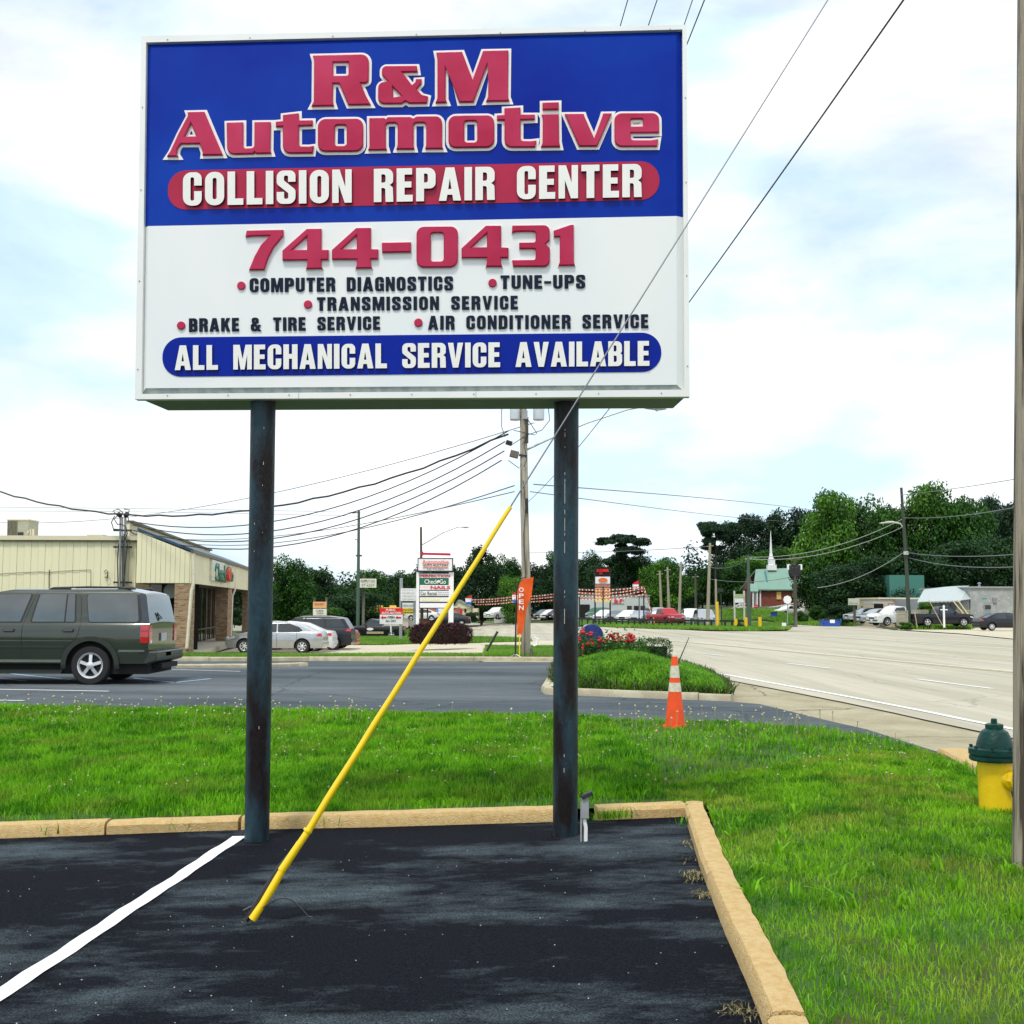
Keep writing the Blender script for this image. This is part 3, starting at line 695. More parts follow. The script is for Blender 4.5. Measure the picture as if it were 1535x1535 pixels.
big_letter(q([(340.1, 184.4), (364.6, 183.6), (364.6, 223, 5), (381.5, 222.5, 5), (381.8, 183.5), (406, 183.2), (405.3, 225), (407, 230.3), (384, 230.8), (382, 228.3), (380, 230.9), (341, 232, 11)]), R1, OW)
TT = [(330, 218), (555, 192), (555, 295), (755, 293), (755, 370), (557, 378), (557, 670, 42), (700, 672), (772, 662), (755, 766), (330, 770, 110), (328, 385), (228, 390), (228, 315), (330, 305)]
big_letter([TT], R2, OW)
big_letter([[(833, 277, 110), (1480, 270, 110), (1480, 740, 110), (833, 745, 110)], [(1075, 365, 40), (1245, 362, 40), (1248, 662, 45), (1070, 665, 45)]], R2, OW)
big_letter([[(132, 262), (350, 260), (366, 282), (400, 249, 25), (715, 246, 25), (765, 270), (810, 240, 25), (1178, 236, 100), (1176, 660), (1195, 705), (935, 706), (950, 650), (950, 328, 50), (767, 332, 50), (767, 650), (782, 710), (520, 712), (540, 650), (540, 330, 50), (367, 337, 50), (367, 660), (385, 720), (115, 725), (135, 670)]], R3, OW)
big_letter([[(-170, 325, 110), (488, 318, 110), (488, 778, 110), (-170, 786, 110)], [(57, 402, 40), (243, 398, 40), (245, 708, 45), (57, 710, 45)]], R4, OW)
big_letter([[(635, 218), (865, 205), (865, 308), (1072, 308), (1072, 380), (867, 388), (867, 688, 42), (1010, 690), (1095, 680), (1080, 777), (635, 780, 110), (635, 390), (528, 390), (528, 320), (635, 312)]], R4, OW)
big_letter([[(1182, 138), (1415, 132), (1415, 238), (1182, 242)]], R4, OW)
big_letter([[(1168, 308), (1415, 303), (1420, 690), (1437, 772), (1158, 776), (1183, 715), (1186, 345)]], R4, OW)
big_letter([[(62, 300), (335, 298), (350, 345), (487, 650), (600, 345), (615, 292), (738, 290), (530, 764), (268, 764)]], R5, OW)
big_letter([[(777, 290, 105), (1418, 288, 100), (1420, 570), (1010, 573), (1010, 678, 45), (1300, 678), (1408, 662), (1392, 767), (777, 770, 110)], [(1008, 375, 22), (1187, 370, 26), (1188, 480), (1010, 482)]], R5, OW)
big_letter([[(135, 178), (940, 160, 115), (935, 577, 105), (822, 577), (900, 760), (968, 885), (645, 890), (515, 582), (424, 582), (420, 840), (440, 902), (115, 907), (150, 840), (155, 250)], [(425, 278), (650, 275), (648, 468, 28), (425, 470)]], R6, OW)
big_letter([[(218, 330, 95), (718, 326), (732, 415), (507, 420), (650, 605), (700, 560), (705, 520), (787, 515), (785, 580, 25), (715, 665), (790, 745), (880, 768), (862, 864), (612, 868), (555, 834), (500, 872), (160, 874, 95), (165, 575, 85), (300, 550), (218, 460, 40)], [(372, 628), (500, 765), (375, 782)]], R7, OW * .95)
big_letter([[(135, 135), (505, 125), (658, 525), (810, 112), (1172, 105), (1165, 770), (1187, 832), (850, 840), (882, 770), (882, 268), (670, 848), (465, 852), (268, 315), (268, 800), (290, 857), (125, 860), (152, 790), (152, 230)]], R8, OW)
# telephone number
F4 = lambda l, hl: [l, hl]
DW = .0035
big_letter([[(95, 152), (622, 140), (622, 230), (480, 400), (400, 560), (350, 717), (128, 720), (210, 520), (300, 360), (428, 228), (180, 232), (78, 245)]], (360, 330), DW)
big_letter(F4([(960, 128), (1170, 125), (1170, 430), (1272, 428), (1270, 572), (1170, 574), (1170, 655), (1187, 700), (948, 706), (966, 650), (966, 577), (610, 583), (610, 440)], [(965, 235), (965, 430), (750, 433)]), (360, 330), DW)
big_letter(F4([(425, 115), (632, 112), (632, 420), (738, 420), (738, 562), (634, 565), (636, 640), (652, 693), (413, 697), (434, 640), (434, 567), (75, 571), (75, 430)], [(430, 222), (430, 420), (215, 422)]), (490, 330), DW)
big_letter([[(792, 325), (1208, 317), (1208, 462), (795, 469)]], (490, 330), DW)
big_letter(F4([(42, 145, 110), (638, 140, 105), (635, 727, 110), (42, 732, 110)], [(248, 235, 40), (433, 233, 40), (433, 642, 40), (246, 645, 40)]), (620, 325), DW)
big_letter(F4([(1040, 130), (1256, 130), (1258, 442), (1363, 445), (1363, 594), (1257, 594), (1258, 665), (1277, 720), (1038, 720), (1053, 665), (1053, 594), (690, 595), (690, 455)], [(1055, 240), (1055, 440), (835, 443)]), (620, 325), DW)
big_letter([[(270, 128), (806, 122, 85), (806, 340, 20), (748, 395), (808, 450, 20), (806, 718, 85), (280, 718), (265, 625), (602, 622, 30), (605, 463, 30), (368, 463), (368, 374), (604, 370, 30), (602, 215, 30), (340, 215), (262, 235)]], (740, 325), DW)
big_letter([[(1105, 118), (1150, 117), (1154, 660), (1170, 702), (930, 707), (950, 655), (950, 290), (865, 293), (862, 200)]], (740, 325), DW)
# condensed capitals
S1, TK = .225, .19
GL = {
 'C': (.56, [[(.56, .60), (.56, 1, .25), (0, 1, .25), (0, 0, .25), (.56, 0, .25), (.56, .43), (.335, .43), (.335, .15, .05), (.225, .15, .05), (.225, .85, .05), (.335, .85, .05), (.335, .60)]]),
 'O': (.57, [[(0, 0, .26), (.57, 0, .26), (.57, 1, .26), (0, 1, .26)], [(.225, .18, .055), (.345, .18, .055), (.345, .82, .055), (.225, .82, .055)]]),
 'L': (.47, [[(0, 0), (.47, 0), (.47, .19), (.225, .19), (.225, 1), (0, 1)]]),
 'I': (.225, [[(0, 0), (.225, 0), (.225, 1), (0, 1)]]),
 'S': (.56, [[(.56, .66), (.56, 1, .25), (0, 1, .25), (0, .60, .14), (.345, .32, .06), (.345, .15, .05), (.22, .15, .05), (.22, .36), (0, .36), (0, 0, .25), (.56, 0, .25), (.56, .42, .14), (.215, .70, .06), (.215, .85, .05), (.34, .85, .05), (.34, .66)]]),
 'N': (.58, [[(0, 0), (.19, 0), (.19, .55), (.37, 0), (.58, 0), (.58, 1), (.39, 1), (.39, .47), (.22, 1), (0, 1)]]),
 'R': (.58, [[(0, 0), (.225, 0), (.225, .42), (.34, .42, .07), (.35, 0), (.58, 0), (.565, .44, .10), (.47, .505), (.575, .58, .12), (.575, 1, .2), (0, 1)], [(.225, .58), (.35, .58, .07), (.35, .83, .07), (.225, .83)]]),
 'E': (.48, [[(0, 0), (.48, 0), (.48, .2), (.235, .2), (.235, .42), (.44, .42), (.44, .6), (.235, .6), (.235, .81), (.46, .81), (.46, 1), (0, 1)]]),
 'P': (.58, [[(0, 0), (.235, 0), (.235, .38), (.58, .38, .25), (.58, 1, .22), (0, 1)], [(.235, .56), (.35, .56, .07), (.35, .83, .07), (.235, .83)]]),
 'A': (.66, [[(0, 0), (.22, 0), (.25, .18), (.40, .18), (.43, 0), (.66, 0), (.46, 1), (.20, 1)], [(.275, .35), (.375, .35), (.325, .68)]]),
 'T': (.54, [[(.155, 0), (.385, 0), (.385, .81), (.54, .81), (.54, 1), (0, 1), (0, .81), (.155, .81)]]),
 'M': (.76, [[(0, 0), (.19, 0), (.19, .6), (.3, 0), (.46, 0), (.57, .6), (.57, 0), (.76, 0), (.76, 1), (.5, 1), (.38, .42), (.26, 1), (0, 1)]]),
 'U': (.57, [[(0, 0, .25), (.57, 0, .25), (.57, 1), (.345, 1), (.345, .17, .05), (.225, .17, .05), (.225, 1), (0, 1)]]),
 'D': (.57, [[(0, 0), (.57, 0, .24), (.57, 1, .24), (0, 1)], [(.225, .18), (.345, .18, .06), (.345, .82, .06), (.225, .82)]]),
 'G': (.56, [[(.56, .53), (.56, 0), (.46, 0), (.43, .06), (.36, 0, .03), (0, 0, .25), (0, 1, .25), (.56, 1, .25), (.56, .62), (.335, .62), (.335, .85, .05), (.225, .85, .05), (.225, .15, .05), (.335, .15, .05), (.335, .37), (.29, .37), (.29, .53)]]),
 'B': (.57, [[(0, 0), (.57, 0, .2), (.57, .46, .1), (.5, .51), (.56, .57, .1), (.56, 1, .2), (0, 1)], [(.225, .17), (.35, .17, .05), (.35, .42, .05), (.225, .42)], [(.225, .59), (.34, .59, .05), (.34, .83, .05), (.225, .83)]]),
 'K': (.61, [[(0, 0), (.225, 0), (.225, .32), (.28, .42), (.37, 0), (.61, 0), (.42, .6), (.59, 1), (.37, 1), (.225, .62), (.225, 1), (0, 1)]]),
 'V': (.62, [[(.2, 0), (.42, 0), (.62, 1), (.4, 1), (.31, .35), (.22, 1), (0, 1)]]),
 'H': (.58, [[(0, 0), (.225, 0), (.225, .42), (.355, .42), (.355, 0), (.58, 0), (.58, 1), (.355, 1), (.355, .61), (.225, .61), (.225, 1), (0, 1)]]),
 '&': (.72, [[(0, 0, .18), (.37, 0, .08), (.43, .07), (.48, 0), (.72, 0), (.57, .2), (.68, .46), (.49, .46), (.45, .36), (.36, .53), (.53, .64, .08), (.53, 1, .18), (.06, 1, .18), (.06, .66, .08), (.12, .55), (0, .46, .08)], [(.2, .2, .03), (.3, .16), (.36, .22), (.24, .4), (.2, .36)], [(.25, .70), (.33, .72), (.33, .85, .03), (.25, .85, .03)]]),
 '-': (.42, [[(0, .38), (.42, .38), (.42, .55), (0, .55)]]),
 ' ': (.46, None)}
def text_line(s, x0, t0, b0, x1, t1, b1, m, h, bev=.003, gap=.085, lift=.034, space=.46, nm='letter', side=None):
    adv = [(space if c == ' ' else GL[c][0]) for c in s]; tot = sum(adv) + gap * (len(s) - 1); u = 0
    for c, a in zip(s, adv):
        if c != ' ':
            def mp_(p):
                t = (u + p[0]) / tot; top = t0 + (t1 - t0) * t; bot = b0 + (b1 - b0) * t
                return sp(x0 + (x1 - x0) * t, bot + (top - bot) * p[1], lift + h)
            L = []
            for l in GL[c][1]: L.append([mp_(p) for p in fillet(l, 1., 5)])
            MB().prism(orient(L), SO + UN * lift, UX, UZ, UN, h, bev, smi=1 if side else None).build(nm, [m, side] if side else m, sign, smooth_=True, ang=25)
        u += a + gap
M_maroon = mat('letter_side', (.10, .004, .014), .5); M_lblue = mat('letter_side_blue', (.008, .012, .10), .5)
text_line('COLLISION REPAIR CENTER', 274.2, 258.5, 308.5, 962, 245.5, 295.2, M_ltr, .024, .0, .10, side=M_maroon)
text_line('ALL MECHANICAL SERVICE AVAILABLE', 262, 517.8, 554.8, 973.5, 511, 548.3, M_ltr, .018, .0, .085, side=M_lblue)
text_line('COMPUTER DIAGNOSTICS', 374, 416.8, 437.6, 679, 413.8, 434.8, M_navy, .010, .0015, .12, .030, .50)
text_line('TUNE-UPS', 750.2, 412.6, 432.6, 877.3, 411.6, 431.9, M_navy, .010, .0015, .12, .030, .5)
text_line('TRANSMISSION SERVICE', 475, 445.3, 465.4, 776.3, 443, 463.2, M_navy, .010, .0015, .14, .030, .52)
text_line('BRAKE & TIRE SERVICE', 283, 477, 497, 569.5, 473.8, 493.8, M_navy, .010, .0015, .13, .030, .55)
text_line('AIR CONDITIONER SERVICE', 641.5, 473.2, 493.8, 972, 470.8, 491.3, M_navy, .010, .0015, .13, .030, .5)
for px, py in ((361.5, 428), (461.5, 456.2), (271.2, 487.8), (738.3, 424), (627, 483.5)):
    c = sp(px, py, .04); r = .0285; l = [(c[0] + r * math.cos(a), c[1] + r * math.sin(a)) for a in np.linspace(0, 2 * math.pi, 24, endpoint=False)]
    MB().prism([l], SO + UN * .03, UX, UZ, UN, .014, .004).build('bullet_dot', M_red, sign, smooth_=True)
# posts
M_post = mat('post_paint', (.011, .007, .008), .45, col2=(.022, .052, .070), scale=6, stretch=(1, 1, .28), c2pos=(.40, .58), bump=.35, bscale=60, spec=.3)
M_rust = mat('post_rust', (.055, .012, .010), .8, col2=(.03, .012, .014), scale=20)
for (px, bot, ptop) in ((381.5, 1262, 394.5), (848, 1255, 849)):
    Yc = 8.03; b_ = gp(px, bot); top = at(ptop, 604, 8.02); r = .085
    b_.y += r * .9; b_.z = T(b_.x, b_.y) - .1
    mb = MB().lathe([(r, 0), (r, top.z + .25 - b_.z)], (0, 0, 0), 40)
    ang = (top.xy - b_.xy) / (top.z - b_.z)
    mb.v = [(b_.x + v[0] + ang.x * v[2], b_.y + v[1] + ang.y * v[2], b_.z + v[2]) for v in mb.v]
    po = mb.build('post', M_post, sign, smooth_=True, ang=60)
    # chipped weld seam with pale primer showing
    ms_ = MB(); rr = random.Random(px)
    for k in range(24 if px > 500 else 7):
        z0 = rr.gauss(2.35, .42) if k < 16 and px > 500 else rr.uniform(.3, 3.4); L_ = rr.choice([.008, .012, .02, .03, .06, .11]) * (1 if px > 500 else .7); a = -.15 if px > 500 else rr.choice([-.35, .3, .25])
        for (zz) in (z0,):
            c = Vector((b_.x + ang.x * zz + math.sin(a) * r, b_.y + ang.y * zz - math.cos(a) * r, b_.z + zz)); ms_.box(c, (.004, .003, L_), a)
    ms_.build('chipped_paint', mat('primer_chip', (.42, .38, .33), .8), sign)

# ================================================================ near things
# guy wire with its yellow guard
M_yel = mat('guard_yellow', (.88, .60, .002), .35, var=.05, scale=6, coat=.2)
A = gp(378, 1388); A.z = .0
dA, dB = ray(378, 1390), ray(1540, -478); PA = Vector((A.x, A.y, A.z + .012)); PB = EYE + dB * 7.2
def along(px):                                                               # point of the guy whose projection has this column
    lo, hi = 0., 1.
    for _ in range(40):
        m = (lo + hi) / 2; P = PA.lerp(PB, m); v = CM.to_3x3().transposed() @ (P - EYE); u = PW / 2 + FPX * v.x / -v.z
        if u < px: lo = m
        else: hi = m
    return PA.lerp(PB, lo)
guy = thing('guy_wire', 'taut steel guy wire with a yellow plastic guard rising from the black asphalt', 'guy wire', PA)
e1 = along(765); dd = (PB - PA).normalized()
mb = MB(); path, rad = [], []
for i in range(30):
    t = i / 29; p = PA.lerp(e1, t); s_ = 1 + (.10 if i % 2 == 0 and i < 3 else 0); path.append(p + Vector((.004 * math.sin(i * 1.3), 0, 0)) * (1 if i < 8 else .3)); rad.append((.0195 - .0075 * t) * s_)
mb.tube(path, rad, 14); mb.build('guard_tube', M_yel, guy, smooth_=True, ang=60)
mb = MB().tube([PA.lerp(e1, .0), PB], .0045, 6); mb.build('wire_strand', M_wireg, guy)
mb = MB(); g0 = PA + Vector((-.035, .012, -.01))
mb.tube([g0, g0 + dd * .16, g0 + dd * .30, g0 + dd * .44 + Vector((.018, 0, 0))], [.015, .016, .013, .008], 8)
mb.tube([g0 + Vector((0, 0, .02)), g0 + Vector((-.012, 0, .05)), g0 + dd * .08 + Vector((-.015, 0, 0))], .008, 6); mb.build('anchor_rod', M_black, guy, smooth_=True)
mb = MB(); l0 = PA + dd * .07
lp_ = [l0 + Vector((.02 + .25 * t, -.02, .07 * math.sin(math.pi * min(1, t * 1.1)) - .045 * t)) for t in np.linspace(0, 1, 12)]
mb.tube(lp_, .0042, 5); mb.build('loose_strand', M_wire, guy)
mb = MB(); s2 = PA.lerp(e1, .20); mb.tube([s2, s2 + dd * .012], .0235, 14); s2 = PA.lerp(e1, .11); mb.tube([s2 + Vector((-.006, 0, 0)), s2 + dd * .16], [.021, .019], 12); mb.build('guard_sleeve', M_yel, guy, smooth_=True)
# small hump of asphalt around anchor
# electrical box with tilted black cover by the right post
bx = gp(878, 1243); bx.y = 8.0; bx.x = at(878, 1200, 8.0).x; bx.z = T(bx.x, 8.0)
eb = thing('electrical_box', 'small grey outdoor outlet box with its black flap open beside the right signpost', 'outlet box', bx)
M_gbox = mat('grey_box', (.30, .31, .31), .5)
mb = MB().box(bx + Vector((-.005, 0, .215)), (.050, .05, .13)); mb.build('box_body', M_gbox, eb, bevel=.004)
mb = MB().box(bx + Vector((.008, -.01, .305)), (.08, .06, .026), ry=-.42); mb.build('flap', M_black, eb, bevel=.004)
mb = MB().tube([bx + Vector((.0, 0, -.05)), bx + Vector((.0, 0, .09)), bx + Vector((-.012, 0, .15))], .013, 8); mb.build('conduit', M_white, eb, smooth_=True)
mb = MB().tube([bx + Vector((-.032, -.01, -.03)), bx + Vector((-.030, -.01, .26))], .006, 6); mb.build('cable', M_gbox, eb)
# hydrant
hp = gp(1494, 1215, .05); hy = thing('fire_hydrant', 'yellow fire hydrant with a dark green bonnet in the grass behind the wooden pole', 'hydrant', hp)
M_hyel = mat('hydrant_yellow', (.88, .58, .002), .4, var=.05, scale=5, bump=.1, bscale=50, coat=.2); M_hgrn = mat('hydrant_green', (.003, .040, .032), .4, var=.3, scale=10, bump=.3, bscale=40, coat=.05, spec=.25)
S = (1494 - 1458) / FPX * hp.y / .19                                        # scale from the flange radius
hz = lambda py: at(1494, py, hp.y).z - hp.z
mb = MB().lathe([(.118, -.06), (.118, .02), (.122, hz(1150)), (.122, hz(1140))], hp, 32); mb.build('barrel', M_hyel, hy, smooth_=True)
z0, z1, z2, z3 = hz(1141), hz(1133), hz(1121), hz(1119)
mb = MB().lathe([(.12, z0), (.165, z0 + .004), (.175, z0 + .014), (.175, z1), (.168, z1 + .004), (.168, z1 + .008), (.178, z1 + .012), (.178, z2 - .005), (.170, z2), (.128, z2 + .004), (.124, z2 + .03), (.112, hz(1106)), (.090, hz(1096)), (.060, hz(1092)), (.058, hz(1091))], hp, 36)
mb.build('bonnet', M_hgrn, hy, smooth_=True, ang=30)
mb = MB().lathe([(.050, hz(1093)), (.066, hz(1091)), (.066, hz(1086)), (.056, hz(1085)), (.030, hz(1084))], hp, 8); mb.build('nut_flange', M_hgrn, hy)
mb = MB().lathe([(.024, hz(1085)), (.022, hz(1078)), (.016, hz(1077))], hp, 5); mb.build('operating_nut', M_hgrn, hy)
for k in range(8):
    a = k * math.pi / 4 + .3; c = hp + Vector((.160 * math.cos(a), .160 * math.sin(a), z2 + .006)); MB().lathe([(.013, -.004), (.013, .012)], c, 6).build('bolt', M_hgrn, hy)
na = R(-62); nd = Vector((math.cos(na), math.sin(na), 0)); nc = hp + nd * .118 + Vector((0, 0, hz(1166)))
mb = MB().tube([nc - nd * .03, nc + nd * .025], .068, 20); mb.tube([nc + nd * .022, nc + nd * .055], [.062, .058], 8); mb.tube([nc + nd * .05, nc + nd * .075], .022, 5); mb.build('hose_cap', M_hyel, hy, smooth_=True, ang=30)
MB().tube([nc + nd * .012 + Vector((0, 0, -.07)), nc + nd * .02 + Vector((0, 0, -.11)), nc - nd * .0 + Vector((.02, 0, -.12))], .005, 5).build('cap_chain', M_black, hy)
# foreground wooden utility pole
fp = gp(1560, 1303, .05); bz = fp.z
rb, rt = .168, .135
def polex(edge_px, py, r, Y): p = at(edge_px, py, Y); return p.x + r * math.sqrt(1 + (p.x / Y) ** 2)
pb = Vector((polex(1514, 1300, rb, fp.y), fp.y, bz - .3)); z_hi = at(1528, 0, fp.y).z; ph = Vector((polex(1524, 0, .150, fp.y), fp.y, z_hi))
fpole = thing('utility_pole', 'near weathered grey wooden utility pole cut off by the right edge of the photo', 'utility pole', (pb.x, pb.y, bz))
top = pb + (ph - pb) * ((PB.z + 1.2 - pb.z) / (ph.z - pb.z)); mb = MB(); vs = []; fs = []; nseg, nn = 44, 40
for i in range(nseg + 1):
    t = i / nseg; c = pb.lerp(top, t); r0 = rb - (rb - .150) * t * (top.z - pb.z) / (ph.z - pb.z)
    for k in range(nn):
        a = 2 * math.pi * k / nn; gr = .0035 * math.sin(k * 7.3 + 1.1 * math.sin(i * .25 + k)) + .003 * math.sin(k * 3.1 + i * .13); vs.append((c.x + (r0 + gr) * math.cos(a), c.y + (r0 + gr) * math.sin(a), c.z))
for i in range(nseg):
    for k in range(nn): fs.append((i * nn + k, i * nn + (k + 1) % nn, (i + 1) * nn + (k + 1) % nn, (i + 1) * nn + k))
mb.add(vs, fs); mb.build('pole_shaft', M_wood, fpole, smooth_=True, ang=60)
MB().tube([PB + Vector((.16, 0, 0)), PB + Vector((-.02, 0, 0))], .012, 6).build('eye_bolt', M_steel, fpole)
# traffic cone
cp = gp(1012, 1090, .055); cone = thing('traffic_cone', 'tall orange traffic cone with two dirty white bands standing at the edge of the grass', 'traffic cone', cp)
M_or = mat('cone_orange', (.85, .075, .004), .5, var=.12, scale=7); M_cw = mat('cone_white', (.62, .58, .46), .6, var=.2, scale=22)
ch = at(1012, 984, cp.y).z - cp.z
rr_ = lambda f: .128 + (.036 - .128) * f
def cseg(f0, f1, m, nm, off=0.): MB().lathe([(rr_(f0) + off, f0 * ch), (rr_(f1) + off, f1 * ch)], cp, 28).build(nm, m, cone, smooth_=True, ang=60)
cseg(.02, 1., M_or, 'cone_body'); cseg(.505, .63, M_cw, 'reflective_band', .002); cseg(.70, .87, M_cw, 'reflective_band', .002)
MB().lathe([(.17, 0), (.16, .03), (.13, .035)], cp, 4).build('base', M_or, cone)
MB().lathe([(.03, ch), (.028, ch + .03), (.01, ch + .055), (.003, ch + .08)], cp, 12).build('cone_tip', M_cw, cone, smooth_=True)
# reflector stick behind the cone
s0 = gp(1006, 1052, .05); s0 = Vector((at(1009, 1000, s0.y).x - .05, s0.y, s0.z)); st = thing('marker_stake', 'thin dark leaning stake with a frayed plastic strip behind the traffic cone', 'stake', s0)
sa, sb = at(1014, 1000, s0.y), at(1033, 955, s0.y); MB().tube([s0, sa], .012, 6).build('stake_foot', M_black, st); MB().tube([sa, sb], [.013, .006], 6).build('rod', M_poledk, st)
mb = MB()
for i in range(7):
    t = i / 7; p = sa.lerp(sb, .25 + .7 * t); mb.tube([p, p + Vector((.035, 0, -.05))], .003, 4)
tag(mb.build('frayed_strip', mat('plastic_strip', (.6, .58, .5), .5), st), kind='stuff')

# ================================================================ planted island
mo = pxs([(838, 1006), (828, 1030), (868, 1040), (960, 1045), (1092, 1050), (1085, 1032), (1050, 1012), (1000, 996), (980, 985), (900, 985)])
def moundh(x, y):
    """height of the planting above ground"""
    c = Vector((x, y)); d_ = min((c - (Vector(a).lerp(Vector(b), min(1, max(0, (c - Vector(a)).dot(Vector(b) - Vector(a)) / (Vector(b) - Vector(a)).length_squared)))) ).length for a, b in zip(mo, mo[1:] + mo[:1]))
    return min(1, d_ / 1.4) ** .7
mx_, my_ = scatter(mo, 1300, 9); mh_ = np.array([moundh(a, b_) for a, b_ in zip(mx_, my_)]); 
hgt = lambda a: np.interp(a, [0, .5, 1.2, 2.4, 3.6, 4.5], [.25, .5, .62, .50, .30, .16])
bz_ = mh_ * hgt(mx_)
sheet('turf_bed', mo, M_soil, .10)
kk = RNG.integers(0, 3, len(mx_)); lift = np.where(RNG.random(len(mx_)) < .3, bz_ * .3, bz_ * .92)
M_mound = leafmat('mound_leaves', (.035, .15, .006), (.22, .50, .025), .35, .35, (.04, .10, .01), 2.2)
_t = np.clip(vnoise(mx_, my_, 2.2, 61) * .7 + RNG.normal(.2, .2, len(mx_)), 0, 1)
bl = blades('mound_blades', mx_, my_, _fastT(mx_, my_) + .10 + lift, RNG.uniform(.06, .15, len(mx_)), np.full(len(mx_), .024), M_mound, 1.2, 2, _t, kind='stuff')
rim = []
for a, b_ in zip(mo, mo[1:] + mo[:1]):
    L_ = (Vector(b_) - Vector(a)).length
    for i in range(int(L_ * 120)):
        t = random.random(); rim.append((a[0] + (b_[0] - a[0]) * t + random.gauss(0, .05), a[1] + (b_[1] - a[1]) * t + random.gauss(0, .05)))
rx, ry_ = np.array(rim).T
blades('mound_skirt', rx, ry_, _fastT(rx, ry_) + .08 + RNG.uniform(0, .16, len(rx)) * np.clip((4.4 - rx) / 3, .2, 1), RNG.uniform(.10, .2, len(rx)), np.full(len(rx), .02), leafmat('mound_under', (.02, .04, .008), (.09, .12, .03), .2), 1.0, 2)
M_leafd = leafmat('leaf_dark', (.006, .026, .008), (.022, .075, .014), .15)
M_leafm = leafmat('leaf_mid', (.006, .034, .006), (.048, .150, .013), .2)
M_leafl = leafmat('leaf_light', (.012, .060, .007), (.115, .280, .022), .22)
M_leafr = leafmat('leaf_maroon', (.018, .004, .007), (.070, .018, .022), .15)
M_leafp = leafmat('leaf_pine', (.005, .022, .010), (.020, .062, .018), .12)
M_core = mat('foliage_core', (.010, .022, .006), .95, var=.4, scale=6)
def leafcloud(P, Nn, size, tint, name, m, parent=None, local_org=(0, 0, 0)):
    """one little two-triangle leaf per point, roughly facing Nn"""
    n = len(P); Nn = Nn + RNG.normal(0, .7, (n, 3)); Nn /= np.linalg.norm(Nn, axis=1)[:, None] + 1e-9
    a = np.cross(Nn, RNG.normal(0, 1, (n, 3))); a /= np.linalg.norm(a, axis=1)[:, None] + 1e-9; b = np.cross(Nn, a)
    s_ = (size * RNG.uniform(.6, 1.35, n))[:, None]; P = P - np.array(local_org)
    V = np.stack([P - a * s_, P - b * s_ * .55, P + a * s_, P + b * s_ * .55], 1); me = bpy.data.meshes.new(name)
    me.vertices.add(n * 4); me.vertices.foreach_set('co', V.reshape(-1).astype(np.float32)); me.loops.add(n * 4); me.loops.foreach_set('vertex_index', np.arange(n * 4, dtype=np.int32))
    me.polygons.add(n); me.polygons.foreach_set('loop_start', np.arange(0, n * 4, 4, dtype=np.int32)); me.polygons.foreach_set('loop_total', np.full(n, 4, np.int32)); me.update(calc_edges=True)
    at_ = me.attributes.new('tint', 'FLOAT', 'POINT'); at_.data.foreach_set('value', np.repeat(np.clip(tint, 0, 1), 4).astype(np.float32)); 
    if m is None: return me
    return obj(name, me, m, parent)
def box_hedge(name, label, cat, a, b_, w, h, leafm, dens=900, size=.025, round_=.12, group=None, lump=.05, seed=3):
    """clipped hedge between two ground points"""
    a, b_ = Vector(a), Vector(b_); c = (a + b_) / 2; c.z = T(c.x, c.y); t = thing(name, label, cat, c, 0, group)
    L_ = (b_ - a).length; u = (b_ - a).normalized(); u.z = 0; v = Vector((-u.y, u.x, 0)); r_ = np.random.default_rng(seed)
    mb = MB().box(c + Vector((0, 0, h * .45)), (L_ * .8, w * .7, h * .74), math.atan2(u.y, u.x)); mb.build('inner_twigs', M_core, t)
    n = int(dens * (2 * L_ * h + L_ * w + 2 * w * h)); Q = r_.uniform(-1, 1, (n, 3)); ax = r_.choice(3, n, p=np.array([w * h, L_ * h, L_ * w]) / (w * h + L_ * h + L_ * w)); sg = r_.choice([-1, 1], n); Q[np.arange(n), ax] = sg
    k = ~((ax == 2) & (sg < 0)); Q, ax, sg = Q[k], ax[k], sg[k]; nrm = np.zeros_like(Q); nrm[np.arange(len(Q)), ax] = sg
    e5 = 3 if name == 'maroon_bush' else 5; p4 = (np.abs(Q) ** e5).sum(1) ** (1 / e5); Q = Q / p4[:, None] * (1.12 if name != 'maroon_bush' else 1.08); Q = np.clip(Q, -1.05, 1.05)
    Q += r_.normal(0, lump, Q.shape) * np.array([1 / L_, 1 / w, 1 / h]); 
    W_ = np.array(c)[None] + Q[:, :1] * L_ / 2 * np.array(u)[None] + Q[:, 1:2] * w / 2 * np.array(v)[None]; W_[:, 2] = c.z + (Q[:, 2] + 1) / 2 * h
    NN = nrm[:, :1] * np.array(u)[None] + nrm[:, 1:2] * np.array(v)[None]; NN[:, 2] = nrm[:, 2]
    leafcloud(W_, NN, size, np.clip(r_.random(len(Q)) * .7 + vnoise(Q[:, 0] * L_, Q[:, 2] * h, 4, seed) * .4 - .1, 0, 1), 'foliage', leafm, t, tuple(c)); return t
box_hedge('hedge', 'small clipped dark green hedge at the right end of the rose bed', 'hedge', gx(964, 28), gx(995, 27.6), .6, at(980, 960, 27.8).z - T(3.3, 27.8), M_leafm, 1500, .022)
box_hedge('ground_hedge', 'low green bush under the roses behind the right signpost', 'bush', gx(872, 26.4), gx(964, 27), .6, at(920, 966, 26.5).z - T(2.2, 26.5), M_leafl, 900, .03, seed=8)
